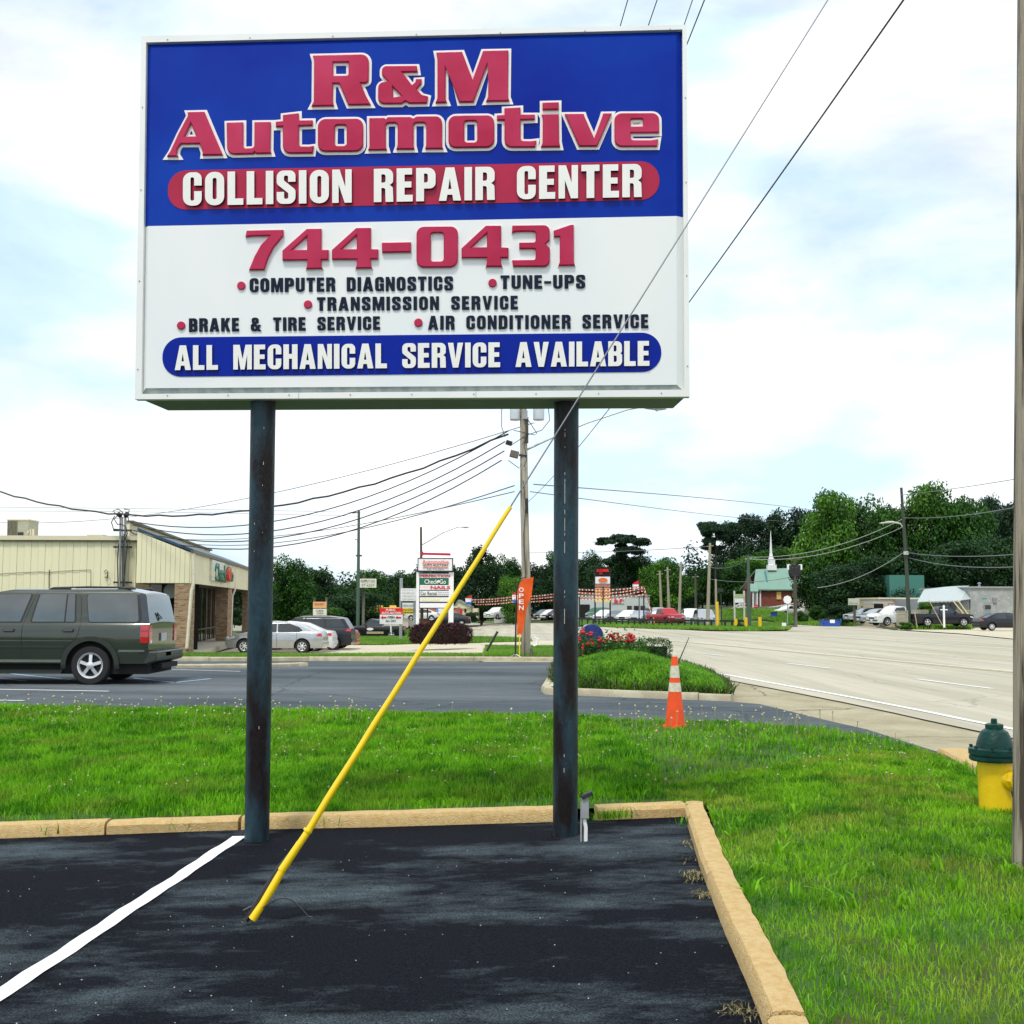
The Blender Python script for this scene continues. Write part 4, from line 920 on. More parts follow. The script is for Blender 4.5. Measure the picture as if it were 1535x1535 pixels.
# rose bush
rc = gx(915, 26.1); rose = thing('rose_bush', 'rose bush covered in red blooms behind the right signpost', 'rose bush', rc)
P_, NR, TT_ = [], [], []
for px, py in ((872, 950), (878, 960), (884, 968), (870, 972), (893, 962), (905, 964), (917, 957), (930, 963), (944, 960), (925, 972), (900, 974), (950, 968), (880, 978), (868, 960)):
    c = np.array(at(px, py + 5, 26 + random.uniform(-.2, .3))); P_.append(c + RNG.normal(0, .13, (120, 3)))
P_ = np.concatenate(P_); leafcloud(P_, np.tile([0, -1., .6], (len(P_), 1)), .032, RNG.random(len(P_)), 'foliage', M_leafm, rose, tuple(rc))
M_rose = mat('rose_red', (.52, .008, .018), .5, var=.4, scale=25); fl = MB(); rr = random.Random(4)
for px, py, n_ in ((872, 947, 7), (882, 951, 6), (868, 960, 5), (880, 964, 7), (874, 973, 4), (898, 958, 5), (906, 962, 4), (917, 955, 8), (922, 960, 5), (945, 953, 9), (950, 959, 6), (938, 962, 4), (925, 950, 2), (931, 962, 3), (900, 964, 4), (889, 967, 4)):
    for k in range(n_):
        c = at(px + rr.gauss(0, 3), py + rr.gauss(0, 2.6), 25.9 + rr.uniform(-.1, .1)); s_ = rr.uniform(.026, .045); bl_ = MB()
        bl_.lathe([(s_ * .3, -s_ * .6), (s_, -s_ * .1), (s_ * .9, s_ * .5), (s_ * .35, s_ * .8)], c, 7); bl_.build('rose_bloom', M_rose, rose)
MB().tube([rc, rc + Vector((0, 0, .6))], .02, 5).build('stem', M_core, rose)
# blue mailbox
mb_ = gx(886, 27.9); mail = thing('mailbox', 'blue street mailbox with a rounded top standing behind the roses', 'mailbox', mb_)
M_mblue = mat('mailbox_blue', (.012, .022, .16), .35, var=.08, coat=.3)
w_ = (905 - 853) / FPX * 27.9; zt = at(886, 941.5, 27.9).z - mb_.z; r_m = .27
prof = [(-r_m, 0), (r_m, 0)] + [(r_m * math.cos(a), zt - r_m + r_m * math.sin(a)) for a in np.linspace(0, math.pi, 17)]
MB().prism([prof], mb_ + Vector((0, .3, .1)), (1, 0, 0), (0, 0, 1), (0, -1, 0), .6, .01, back=True).build('box_shell', M_mblue, mail, smooth_=True, ang=40)
MB().box(mb_ + Vector((0, -.31, zt - .2)), (.40, .03, .14)).build('drop_door', M_mblue, mail, bevel=.005)
for sx in (-.2, .2):
    for sy in (-.2, .2): MB().box(mb_ + Vector((sx, sy, .05)), (.04, .04, .14)).build('leg', M_mblue, mail)

# ================================================================ poles and wires
def wpole(name, label, cat, base, top, rb, rt, m, group=None, n=10, bend=0.):
    t = thing(name, label, cat, base, 0, group); mid = (Vector(base) + Vector(top)) / 2 + Vector((bend, 0, 0))
    MB().tube([Vector(base) - Vector((0, 0, .3)), mid, top], [rb, (rb + rt) / 2, rt], n).build('pole_shaft', m, t, smooth_=True, ang=60); return t
def proj(P):
    v = CM.to_3x3().transposed() @ (Vector(P) - EYE); return (PW / 2 + FPX * v.x / -v.z, PW / 2 - FPX * v.y / -v.z)
def wire(label, A, B, mid=None, r=.012, m=None, group=None, n=18, cat='cable', name='power_line', wob=0.):
    """hanging wire between two points; mid = a pixel it passes through fixes the sag"""
    A, B = Vector(A), Vector(B); s_ = .0
    def pt(t, s): p = A.lerp(B, t); return p - Vector((0, 0, 4 * s * t * (1 - t)))
    if mid:
        lo, hi = 0., 1.; inc = proj(B)[0] > proj(A)[0]
        for _ in range(40):
            t = (lo + hi) / 2
            if (proj(pt(t, 0))[0] < mid[0]) == inc: lo = t
            else: hi = t
        p = pt(lo, 0); d_ = ray(*mid); want = EYE.z + d_.z * p.y; s_ = (p.z - want) / (4 * lo * (1 - lo))
    path = [pt(i / n, s_) + Vector((0, 0, wob * math.sin(i * 2.3))) for i in range(n + 1)]
    mb = MB(); mb.tube(path, r, 5); o = obj(name, mb.mesh(name, A), m or M_wire); o.location = A; return tag(o, label, cat, group)
up = gp(788, 983, .04); UY = up.y
ptop = at(783, 480, UY)
upole = thing('utility_pole', 'weathered wooden utility pole with transformers standing in the grass by the orange flag', 'utility pole', up)
MB().tube([up - Vector((0, 0, .3)), at(789, 880, UY), at(786, 760, UY), at(785, 660, UY), at(784, 600, UY), ptop], [.165, .15, .14, .125, .115, .1], 12).build('pole_shaft', mat('pole_mid', (.13, .105, .07), .9, col2=(.40, .36, .28), scale=7, bump=.9, bscale=12, stretch=(1, 1, .12), c2pos=(.36, .56)), upole, smooth_=True, ang=60)
M_can = mat('transformer_grey', (.50, .54, .57), .4, var=.05)
for a, b_ in ((764, 780), (799, 816)):
    c0, c1 = at((a + b_) / 2, 629, UY - .05), at((a + b_) / 2, 590, UY - .05); r = (b_ - a) / 2 / FPX * UY
    MB().lathe([(r * .9, -.02), (r, .0), (r, c1.z - c0.z), (r * .8, c1.z - c0.z + .06)], c0, 16).build('transformer', M_can, upole, smooth_=True, ang=40)
MB().beam(at(764, 600, UY + .1), at(816, 600, UY + .1), .08, .1).build('crossarm', M_wood, upole); MB().beam(at(750, 555, UY + .1), at(822, 555, UY + .1), .08, .1).build('crossarm', M_wood, upole)
MB().box(at(787, 622, UY - .15), (.18, .12, .3)).build('bracket', M_gbox, upole)
MB().box(at(763, 664, UY - .2), (.22, .16, .16), rx=.2, ry=.3).build('switch_box', M_black, upole, bevel=.01)
MB().box(at(771, 681, UY - .15), (.30, .2, .24), ry=.25).build('splice_case', mat('case_brown', (.13, .10, .07), .6), upole, bevel=.02)
MB().beam(at(778, 682, UY - .1), at(790, 684, UY - .1), .07).build('bracket', M_black, upole)
for pts in ([(752, 612), (752, 640), (757, 655)], [(822, 612), (824, 630), (812, 645), (790, 652), (765, 668)], [(792, 630), (805, 650), (801, 652), (770, 645)], [(762, 690), (778, 702), (782, 695)], [(788, 655), (786, 670), (790, 688), (785, 700)], [(784, 720), (788, 760), (785, 800), (788, 870)]):
    MB().tube([at(x, y, UY - .2) for x, y in pts], .014, 5).build('jumper_wire', M_wire, upole)
MB().box(at(790, 758, UY - .13), (.08, .06, .5)).build('cable_guard', M_black, upole)
MB().box(at(790, 645, UY - .13), (.1, .08, .9)).build('cable_guard', M_poledk, upole)
lamp = thing('street_light', 'silver cobra-head street light reaching out right below the big sign from the transformer pole', 'street light', at(790, 674, UY))
MB().tube([at(790, 674, UY), at(828, 656, UY), at(880, 634, UY), at(940, 614, UY), at(968, 609, UY)], [.035, .035, .03, .03, .03], 8).build('arm', M_steel, lamp, smooth_=True)
def cobra(c, d_, s_, m, parent):
    d_ = Vector(d_).normalized(); u = d_.cross(Vector((0, 0, 1))); vs = []; fs = []
    secs = [(0, .05, .05), (.15, .11, .07), (.45, .16, .09), (.75, .13, .08), (.95, .04, .03)]
    for t, w, h in secs:
        for k in range(10):
            a = 2 * math.pi * k / 10; vs.append(Vector(c) + d_ * t * s_ + u * w * s_ * math.cos(a) + Vector((0, 0, h * s_ * math.sin(a))))
    for i in range(4):
        for k in range(10): fs.append((i * 10 + k, i * 10 + (k + 1) % 10, (i + 1) * 10 + (k + 1) % 10, (i + 1) * 10 + k))
    fs.append(tuple(range(9, -1, -1))); fs.append(tuple(range(40, 50))); MB().add(vs, fs).build('lamp_head', m, parent, smooth_=True, ang=60)
    MB().lathe([(.02 * s_, -.14 * s_), (.09 * s_, -.10 * s_), (.12 * s_, -.02 * s_)], Vector(c) + d_ * .55 * s_, 10).build('lens', mat('lamp_lens', (.45, .5, .5), .2), parent, smooth_=True)
cobra(at(966, 611, UY), (1, -.05, -.06), .80, M_steel, lamp)
# cable from the near pole down to the transformer pole, and the others high up
FA = Vector((ph.x, ph.y, at(1540, -290, fp.y).z)); topY = fp.y
wire('thick black cable sloping from the upper right corner behind the big sign', FA, at(791, 753, UY), (1035, 450), .0085, cat='cable')
for (px, py), (ex, ey), lab in (((941, 0), (930, 38), 'leftmost thin wire leaving the top edge just above the big sign'), ((985, 0), (973, 35), 'second thin wire from the left above the top edge of the big sign'), ((1038, 0), (1028, 30), 'thin wire third from the left above the right end of the big sign'), ((1056, 0), (1033, 58), 'wire crossing the top right corner of the big sign')):
    s_ = (ex - px) / (ey - py); Bq = at(ex - (560 - ey) * -s_ , 560, UY); Aq = at(px - s_ * 560, -560, fp.y + 1.2)
    wire(lab, Aq, Bq, None, .0065 if px != 1056 else .008, M_wireg if px == 1038 else M_wire)
# service mast on the tan building and the fan of wires to it
MY = 49.4
fan = [((205, 783), (372, 787), (762, 646), 'topmost'), ((200, 787), (372, 800), (757, 662), 'second'), ((200, 795), (372, 811), (756, 676), 'third'), ((200, 800), (372, 823), (752, 690), 'fourth')]
fl_lab = ['highest of the four sagging service wires between the tan building mast and the transformer pole', 'second highest of the four service wires sagging towards the tan building', 'third of the four service wires sagging towards the tan building', 'lowest of the four sagging service wires between the tan building and the transformer pole']
for (a, m_, b_, _), lab in zip(fan, fl_lab): wire(lab, at(*a, MY), at(*b_, UY - .1), m_, .022, M_wire, 'service wires to the tan building')
wire('heavy twisted cable running from the left edge past the service mast to the transformer pole', at(-60, 716, 52), at(762, 650, UY), (300, 772), .036, M_wire, wob=.03, n=40)
wire('lower telephone cable from the transformer pole to the left behind the big sign post', at(260, 812, 75), at(771, 728, UY), (600, 779), .022, M_wireg)
wire('thin telephone wire just above the red arrow sign', at(200, 800, 90), at(771, 737, UY), (600, 775), .018, M_wireg)
wire('faint wire crossing the sky from the tan building to the upper right', at(-50, 779, 80), at(800, 634, UY + .4), (330, 755), .016, M_wireg)
wire('faint far wire over the tan building roof', at(-50, 760, 120), at(540, 768, 118), (260, 763), .022, M_wireg)
wire('second faint far wire over the tan building roof', at(-50, 766, 120), at(540, 774, 118), (260, 768), .022, M_wireg)
wire('upper long thin wire running right from the transformer pole across the white sky', at(800, 726, UY), at(1236, 768, 150), (1060, 747), .022, M_wireg)
wire('lower long thin wire running right from the transformer pole across the white sky', at(795, 737, UY), at(1190, 782, 150), (1060, 771), .018, M_wireg)
wire('faint far wire above the trees right of the transformer pole', at(790, 828, 170), at(1064, 819, 118), (940, 826), .03, M_wireg)
# poles of the middle distance
P2 = gx(537, 108); p2t = at(538, 766, 108); po = wpole('utility_pole', 'thin greenish utility pole standing behind the parked cars left of the tenant sign', 'utility pole', P2, p2t, .17, .12, mat('green_pole', (.07, .11, .085), .9))
MB().beam(at(528, 769, 108), at(540, 768, 108), .1).build('crossarm', M_poledk, po); MB().box(at(538, 833, 108), (.55, .2, .14)).build('bracket', M_black, po); MB().tube([at(532, 808, 108), at(536, 808, 108), at(537, 815, 108)], .1, 6).build('security_lamp', M_steel, po)
for ax, ay, bx_, by_, mm, lab in ((531, 781, 372, 803, (450, 795), 'upper'), (531, 790, 372, 823, (450, 812), 'lower')): pass
P3 = gx(633, 84); p3t = at(631, 790, 84); po = wpole('utility_pole', 'dark slim pole rising behind the red arrow of the tenant sign', 'utility pole', P3, p3t, .11, .08, M_poledk)
l3 = thing('street_light', 'street light on a long thin arm above the tenant sign', 'street light', at(632, 817, 84)); MB().tube([at(632, 817, 84), at(665, 798, 84), at(686, 790, 84), at(692, 789.5, 84)], .045, 6).build('arm', M_steel, l3); cobra(at(691, 790, 84), (1, 0, -.04), .62, M_steel, l3)
for k, (tx, ty, bx_, by_, Yd, m_, lab) in enumerate(((989, 856, 992, 912, 150, M_polelt, 'pale leaning pole, leftmost of three behind the car dealership'), (1000.5, 850, 1003.5, 912, 148, M_polelt, 'pale pole, middle one of three behind the car dealership'), (1021, 842, 1017.5, 910, 146, M_polelt, 'greenish pale pole, rightmost and tallest of three behind the car dealership'),
        (1042.5, 860, 1043, 915, 160, M_poledk, 'thin dark pole behind the white pickup at the dealership'), (1064.5, 814, 1060, 915, 118, M_polelt, 'tall pale utility pole behind the silver truck at the dealership'), (1121.5, 833, 1122.5, 936, 108, mat('green_pole', (.07, .11, .085), .9), 'green utility pole beside the yellow bollards'))):
    b_ = gx(bx_, Yd); po = wpole('utility_pole', lab, 'utility pole', b_, at(tx, ty, Yd), .2 if k > 2 else .22, .12, m_)
    MB().beam(at(tx - 5, ty + 5, Yd), at(tx + 5, ty + 4, Yd), .09).build('crossarm', M_polelt, po)
b_ = gx(1073.5, 106); po = wpole('utility_pole', 'bent pole with a bright yellow guard on its lower half by the dealership rail', 'utility pole', b_, at(1073, 868, 106), .12, .09, M_polelt)
MB().tube([b_, at(1076, 935, 106), at(1074.5, 902, 106)], [.13, .17, .15], 10).build('yellow_guard', mat('bollard_yellow', (.80, .50, .01), .5), po, smooth_=True)
# pole with transformer cluster, dark
b_ = gx(1192, 118); po = wpole('utility_pole', 'dark utility pole with a cluster of transformers in front of the brick church', 'utility pole', b_, at(1191, 836, 118), .2, .15, M_poledk)
for dx, dy in ((-6, 0), (0, -2), (6, 0), (-3, 3), (3, 3)):
    c = at(1191 + dx, 853 + dy, 118); MB().lathe([(.05, -.9), (.22, -.5), (.24, .3), (.2, .4)], c, 8).build('transformer', M_black, po)
for dx in (-9, 9): MB().box(at(1191 + dx, 850, 118), (.28, .28, .55)).build('cutout_fuse', M_white, po)
MB().beam(at(1180, 838, 118), at(1202, 838, 118), .14).build('crossarm', M_poledk, po)
# big leaning pole right with street light
b_ = gx(1362.5, 104); po = wpole('utility_pole', 'tall dark leaning utility pole with a street light in front of the white awning building', 'utility pole', b_, at(1351, 731, 104), .20, .12, mat('right_pole', (.045, .06, .045), .9), bend=.05)
MB().box(at(1358, 829, 103.8), (.35, .3, .3)).build('splice_case', mat('case_grey', (.5, .5, .46), .6), po)
l4 = thing('street_light', 'pale street light arm reaching left from the tall leaning pole', 'street light', at(1353, 790, 104)); MB().tube([at(1353, 790, 104), at(1350, 785, 104), at(1338, 782.5, 104), at(1328, 783, 104)], [.06, .06, .09, .10], 8).build('arm', mat('lamp_pale', (.5, .5, .42), .5), l4, smooth_=True); cobra(at(1331, 783, 104), (-1, 0, -.12), .8, mat('lamp_pale', (.5, .5, .42), .5), l4)
for a, b_, mm, lab in (((1358, 828), (1535, 830), (1440, 834), 'upper cable right of the tall leaning pole'), ((1362, 836), (1535, 849), (1440, 849), 'lower cable right of the tall leaning pole'), ((1354, 776), (1535, 758), (1440, 773), 'wire high in front of the trees right of the tall leaning pole'), ((1350, 742), (1535, 716), (1440, 731), 'highest wire right of the tall leaning pole')):
    wire(lab, at(*a, 104), at(*b_, 70), mm, .026, M_wireg)
for a, b_, mm, lab in (((1353, 829), (1225, 881), (1290, 864), 'cable sagging left from the tall leaning pole before the dark trees'), ((1353, 778), (1122, 835), (1230, 824), 'upper of two wires from the tall pole to the green pole'), ((1353, 790), (1122, 838), (1230, 831), 'lower of two wires from the tall pole to the green pole')):
    wire(lab, at(*a, 104), at(*b_, 110), mm, .030, mat('bright_wire', (.30, .34, .30), .6))
wire('wire from the transformer cluster pole crossing in front of the church roof', at(1191, 864, 118), at(1064, 868, 118), (1130, 872), .03, M_wireg)
wire('wire running from the green pole to the dealership pole', at(1122, 838, 108), at(1064, 850, 118), (1090, 851), .03, M_wireg)

# ================================================================ vehicles (front towards -X, wheels on z = 0)
def mglass(name, c, rough=.03, k=.3): return mat(name, c, rough, 0, var=.35, scale=1.6, spec=.4 + k * .6, coat=k)
M_glass = mglass('car_glass', (.020, .028, .032)); M_tyre = mat('tyre', (.012, .012, .013), .8, var=.2); M_rim = mat('alloy', (.72, .73, .75), .25, .6, var=.05)
M_chrome = mat('chrome', (.6, .62, .63), .12, 1., var=.03); M_tail = mat('tail_lamp', (.45, .008, .01), .15, var=.2, scale=9, coat=1.); M_lens = mat('clear_lamp', (.62, .64, .64), .12, .2, coat=1.); M_trim = mat('black_trim', (.014, .014, .015), .5)
def arc_cut(pts, wheels, ra):
    """bottom edge of the outline with wheel arches cut in; pts is the outline above the sill, front to rear"""
    zs = min(pts[0][1], pts[-1][1]); out = []
    for (wx, wz) in sorted(wheels, reverse=True):
        h = zs - wz; dx = math.sqrt(max(ra * ra - h * h, 1e-4)); a0 = math.atan2(h, dx)
        for k in range(13):
            a = a0 + (math.pi - 2 * a0) * k / 12; out.append((wx + ra * math.cos(a), wz + ra * math.sin(a)))
    return out
class Body:
    def __init__(s, W, ztab, x0, x1, ft=.10, rt=.06, fl=.9, rl=.7): s.W = W; s.zt = ztab; s.x0, s.x1, s.ft, s.rt, s.fl, s.rl = x0, x1, ft, rt, fl, rl
    def w(s, x, z):
        b = np.interp(z, [t[0] for t in s.zt], [t[1] for t in s.zt]) * s.W / 2
        f = max(0, (s.x0 + s.fl - x) / s.fl); r = max(0, (x - s.x1 + s.rl) / s.rl); return b * (1 - s.ft * f * f - s.rt * r * r)
    def grid(s, poly, holes=()):
        bm = bmesh.new(); loops = [poly] + list(holes); flat = [p for l in loops for p in l]
        vs = [bm.verts.new((p[0], 0, p[1])) for p in flat]
        for t in tessellate_polygon([[Vector((p[0], p[1], 0)) for p in l] for l in loops]):
            if len(set(t)) == 3:
                try: bm.faces.new([vs[i] for i in t])
                except ValueError: pass
        xs = [p[0] for p in poly]; zs = [p[1] for p in poly]
        for z in [t[0] for t in s.zt]:
            if min(zs) < z < max(zs): bmesh.ops.bisect_plane(bm, geom=bm.verts[:] + bm.edges[:] + bm.faces[:], plane_co=(0, 0, z), plane_no=(0, 0, 1), dist=1e-4)
        for k in range(4):
            for x in (s.x0 + s.fl * (k + .5) / 4, s.x1 - s.rl * (k + .5) / 4):
                if min(xs) < x < max(xs): bmesh.ops.bisect_plane(bm, geom=bm.verts[:] + bm.edges[:] + bm.faces[:], plane_co=(x, 0, 0), plane_no=(1, 0, 0), dist=1e-4)
        bm.normal_update()
        for f in bm.faces:
            if f.normal.y > 0: f.normal_flip()
        return bm
    def shell(s, outline, name, m, parent, crown=.03, cz=.9):
        bm = s.grid(outline); bm.verts.ensure_lookup_table(); nv = len(bm.verts)
        V = [v.co.copy() for v in bm.verts]; F = [[v.index for v in f.verts] for f in bm.faces]; bm.verts.index_update()
        F = [[v.index for v in f.verts] for f in bm.faces]; B = [(e.verts[0].index, e.verts[1].index) for e in bm.edges if len(e.link_faces) == 1]
        fo = {}
        for f in bm.faces:
            l = [v.index for v in f.verts]
            for i in range(len(l)): fo[(l[i], l[(i + 1) % len(l)])] = 1
        bm.free(); mb = MB(); vs = [(v.x, -s.w(v.x, v.z), v.z) for v in V] + [(v.x, s.w(v.x, v.z), v.z) for v in V]; fs = [tuple(f) for f in F] + [tuple(i + nv for i in reversed(f)) for f in F]
        ns = 4; mid = {}
        for v in set(i for e in B for i in e):
            w = s.w(V[v].x, V[v].z); l = [v]
            for k in range(1, ns):
                y = -w + 2 * w * k / ns; c = crown * (1 - (y / w) ** 2) if V[v].z > cz else 0
                l.append(len(vs)); vs.append((V[v].x, y, V[v].z + c))
            l.append(v + nv); mid[v] = l
        for a, b in B:
            if (a, b) not in fo: a, b = b, a
            for k in range(ns): fs.append((mid[b][k], mid[a][k], mid[a][k + 1], mid[b][k + 1]))
        mb.add(vs, fs); return mb.build(name, m, parent, local=True, smooth_=True, ang=32)
    def patch(s, poly, name, m, parent, off=.006, sides=(-1, 1), holes=(), thick=.0):
        """surface piece following the body side; one object per side"""
        for sd_ in sides:
            bm = s.grid(poly, holes); bm.verts.index_update(); vs = [(v.co.x, sd_ * (s.w(v.co.x, v.co.z) + off), v.co.z) for v in bm.verts]
            fs = [tuple(v.index for v in f.verts) if sd_ < 0 else tuple(v.index for v in reversed(f.verts)) for f in bm.faces]
            n = len(vs); vs += [(v[0], v[1] - sd_ * (off + .01), v[2]) for v in vs]
            for e in bm.edges:
                if len(e.link_faces) == 1: a, b = e.verts[0].index, e.verts[1].index; fs.append((a, b, b + n, a + n))
            bm.free(); MB().add(vs, fs).build(name, m, parent, local=True, smooth_=True, ang=32)
    def across(s, p, q, name, m, parent, ins=.08, off=.008, crown=.03, n=6, part=(-1, 1)):
        """panel across the car between two outline points (screens, plates, grilles)"""
        p, q = Vector((p[0], 0, p[1])), Vector((q[0], 0, q[1])); d = (q - p).normalized(); nn = Vector((d.z, 0, -d.x))
        vs = []; fs = []
        for r in (p, q):
            w = s.w(r.x, r.z); wi = w - ins
            for k in range(n + 1):
                y = wi * (part[0] + (part[1] - part[0]) * k / n); vs.append((r.x - nn.x * off, y, r.z - nn.z * off + crown * (1 - (y / w) ** 2)))
        for k in range(n): fs.append((k, k + 1, n + 2 + k, n + 1 + k))
        return MB().add(vs, fs).build(name, m, parent, local=True, smooth_=True)
def wheel(parent, x, y, r, w, side, rim=.62, spokes=5, m_rim=None, hub=True):
    t = MB().lathe([(r * rim, -w / 2), (r * .93, -w / 2), (r, -w / 2 + .03), (r, w / 2 - .03), (r * .93, w / 2), (r * rim, w / 2)], (x, y, r), 32, 'Y', cap=False).build('wheel', M_tyre, parent, local=True, smooth_=True, ang=30)
    f = y + side * (w / 2 - .035); mr = m_rim or M_rim
    MB().lathe([(r * rim, 0), (r * rim * .9, side * .02), (r * rim * .88, -side * .03), (.01, -side * .035)], (x, f + side * .01, r), 28, 'Y', cap=False).build('rim', M_dark, t, local=True, smooth_=True)
    mb = MB().lathe([(r * rim * 1.01, 0), (r * rim * 1.01, side * .035), (r * rim * .86, side * .02), (r * rim * .84, -side * .02)], (x, f, r), 28, 'Y', cap=False)
    for k in range(spokes):
        a = 2 * math.pi * k / spokes + .3; c, s_ = math.cos(a), math.sin(a); R0, R1 = .06 * r, r * rim * .92
        w0, w1 = .15 * r, .17 * r; vs = []
        for rr_, ww_, dp in ((R0, w0, .030), (R1, w1, .012)):
            for q_, dd_ in ((-1, 0), (1, 0), (1, -.03), (-1, -.03)): vs.append((x + c * rr_ - s_ * q_ * ww_ / 2, f + side * (dp + dd_), r + s_ * rr_ + c * q_ * ww_ / 2))
        mb.add(vs, [(0, 1, 2, 3), (7, 6, 5, 4), (0, 4, 5, 1), (1, 5, 6, 2), (2, 6, 7, 3), (3, 7, 4, 0)])
    mb.lathe([(.20 * r, 0), (.19 * r, side * .035), (.10 * r, side * .05), (.01, side * .052)], (x, f, r), 16, 'Y')
    mb.build('rim_face', mr, t, local=True, smooth_=True, ang=30); return t
# --- the big green SUV
suv = thing('suv', 'dark green sport utility parked at the left edge of the photo, tail rightwards', 'car', (0, 0, 0))
M_suv = mat('suv_green', (.026, .036, .024), .22, .35, var=.1, scale=2, coat=.8, spec=.6); M_suvc = mat('suv_cladding', (.030, .038, .030), .4, .2, coat=.2)
M_sglass = mglass('suv_glass', (.040, .060, .068), .04, .8)
B = Body(1.96, [(.28, .93), (.40, .965), (.72, .985), (.95, 1.), (1.10, .985), (1.18, .955), (1.22, .93), (1.50, .875), (1.78, .80), (1.84, .77), (1.89, .70)], -3.98, 1.14, .14, .03, 1.1, .5)
ra = .49; wh = [(-3.02, .385), (0, .385)]
top = fillet([(1.10, .50), (1.135, .62), (1.135, 1.20, .04), (1.015, 1.80, .10), (.55, 1.885, .5), (-1.7, 1.87, .3), (-2.10, 1.80, .2), (-2.82, 1.23, .08), (-3.8, 1.12, .2), (-3.97, .92, .1), (-3.97, .5)])
arcs = []
for (wx, wz) in wh:
    a0 = math.asin((.42 - wz) / ra); arcs.append([(wx + ra * math.cos(a), wz + ra * math.sin(a)) for a in np.linspace(math.pi - a0, a0, 16)])
outl = top + [(-3.97, .42)] + arcs[0] + arcs[1] + [(1.08, .42)]
body = B.shell(outl, 'body', M_suv, suv, .035)
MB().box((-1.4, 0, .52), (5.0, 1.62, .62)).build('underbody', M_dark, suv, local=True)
for (wx, wz) in wh:                                                          # flares
    inn = [(wx + (ra - .01) * math.cos(a), wz + (ra - .01) * math.sin(a)) for a in np.linspace(-.12, math.pi + .12, 24)]
    out_ = [(wx + (ra + .085) * math.cos(a), wz + (ra + .085) * math.sin(a)) for a in np.linspace(math.pi + .12, -.12, 24)]
    B.patch(inn + out_, 'wheel_flare', M_suvc, suv, .035)
wx = .0
B.patch([(-.53, .30), (-2.45, .30), (-2.45, .22), (-.57, .22)][::-1], 'running_board', M_suvc, suv, .07)
B.patch([(-.52, .495), (-2.5, .495), (-2.5, .445), (-.52, .445)], 'sill_trim', mat('sill_bright', (.16, .19, .15), .3, .3), suv, .03)
B.patch([(-.50, .765), (-2.5, .765), (-2.5, .735), (-.50, .735)], 'side_moulding', M_suvc, suv, .014); B.patch([(.56, .69), (1.06, .69), (1.06, .655), (.56, .655)], 'side_moulding', mat('sill_bright', (.16, .19, .15), .3, .3), suv, .02)
fr = lambda l, r=.04: fillet([(*p, r) for p in l])
B.patch(fr([(-.175, 1.80), (.905, 1.80), (.985, 1.225), (-.075, 1.225)], .05), 'window_frame', M_trim, suv, .003); B.patch(fr([(-.155, 1.785), (.84, 1.785), (.925, 1.24), (-.06, 1.24)], .05), 'rear_side_window', M_sglass, suv, .010)
B.patch(fr([(-1.12, 1.805), (-.37, 1.805), (-.315, 1.22), (-1.235, 1.22)], .04), 'window_frame', M_trim, suv, .003); B.patch(fr([(-1.085, 1.785), (-.56, 1.785), (-.555, 1.24), (-1.195, 1.24)], .02), 'rear_door_window', M_sglass, suv, .010); B.patch(fr([(-.53, 1.785), (-.395, 1.785), (-.345, 1.24), (-.525, 1.24)], .02), 'quarter_light', M_sglass, suv, .010)
B.patch(fr([(-1.22, 1.80), (-1.95, 1.79), (-2.30, 1.50), (-2.60, 1.22), (-1.40, 1.22)], .04), 'window_frame', M_trim, suv, .003); B.patch(fr([(-1.26, 1.785), (-1.93, 1.775), (-2.26, 1.5), (-2.5, 1.24), (-1.42, 1.24)], .03), 'front_door_window', M_sglass, suv, .010)
B.patch([(.885, 1.81), (1.0, 1.80), (1.11, 1.235), (1.0, 1.22)], 'rear_pillar_trim', mglass('pillar_gloss', (.02, .03, .045), .1), suv, .005)
def seam(pts, w=.012, nm='door_seam'):
    l = []; r = []
    for i, p in enumerate(pts):
        a = Vector(pts[max(i - 1, 0)]); b_ = Vector(pts[min(i + 1, len(pts) - 1)]); d_ = (b_ - a).normalized(); n_ = Vector((-d_.y, d_.x)) * w / 2; l.append(tuple(Vector(p) + n_)); r.append(tuple(Vector(p) - n_))
    B.patch(l + r[::-1], nm, M_trim, suv, .004)
seam([(-.38, 1.86), (-.27, 1.72), (-.235, 1.45), (-.225, 1.2), (-.25, 1.0), (-.33, .88), (-.45, .79), (-.50, .74)]); seam([(-1.15, 1.86), (-1.365, 1.2), (-1.37, .45)]); seam([(-2.30, 1.20), (-2.42, 1.0), (-2.44, .5)])
seam([(1.035, .66), (1.055, 1.2)], .014, 'tailgate_seam')
for hx in (-.45, -1.62):
    B.patch(fr([(hx - .12, 1.115), (hx + .12, 1.115), (hx + .12, 1.03), (hx - .12, 1.03)], .035), 'handle_recess', M_trim, suv, .004); B.patch(fr([(hx - .10, 1.10), (hx + .10, 1.10), (hx + .095, 1.055), (hx - .095, 1.055)], .02), 'door_handle', M_suv, suv, .03)
for k in range(3):
    z0 = .83 + k * .118; B.patch([(.975, z0), (1.135, z0), (1.135, z0 + .108), (.975, z0 + .108)], 'tail_lamp', M_tail, suv, .012)
for sy in (-1, 1):
    for k in range(3): MB().box((1.14, sy * .855, .884 + k * .118), (.025, .17, .108)).build('tail_lamp', M_tail, suv, local=True)
MB().box((1.148, -.84, .85), (.02, .11, .06)).build('reversing_lamp', M_lens, suv, local=True)
B.across((1.130, 1.25), (1.030, 1.78), 'rear_screen', M_sglass, suv, .10, .012, .0)
B.across((1.139, .66), (1.139, 1.20), 'tailgate', mat('tailgate_dimmed_green', (.016, .022, .018), .4, .1, coat=.15, spec=.3), suv, .12, .006, .0)  # body green darkened and dulled here to hold down its bright reflection
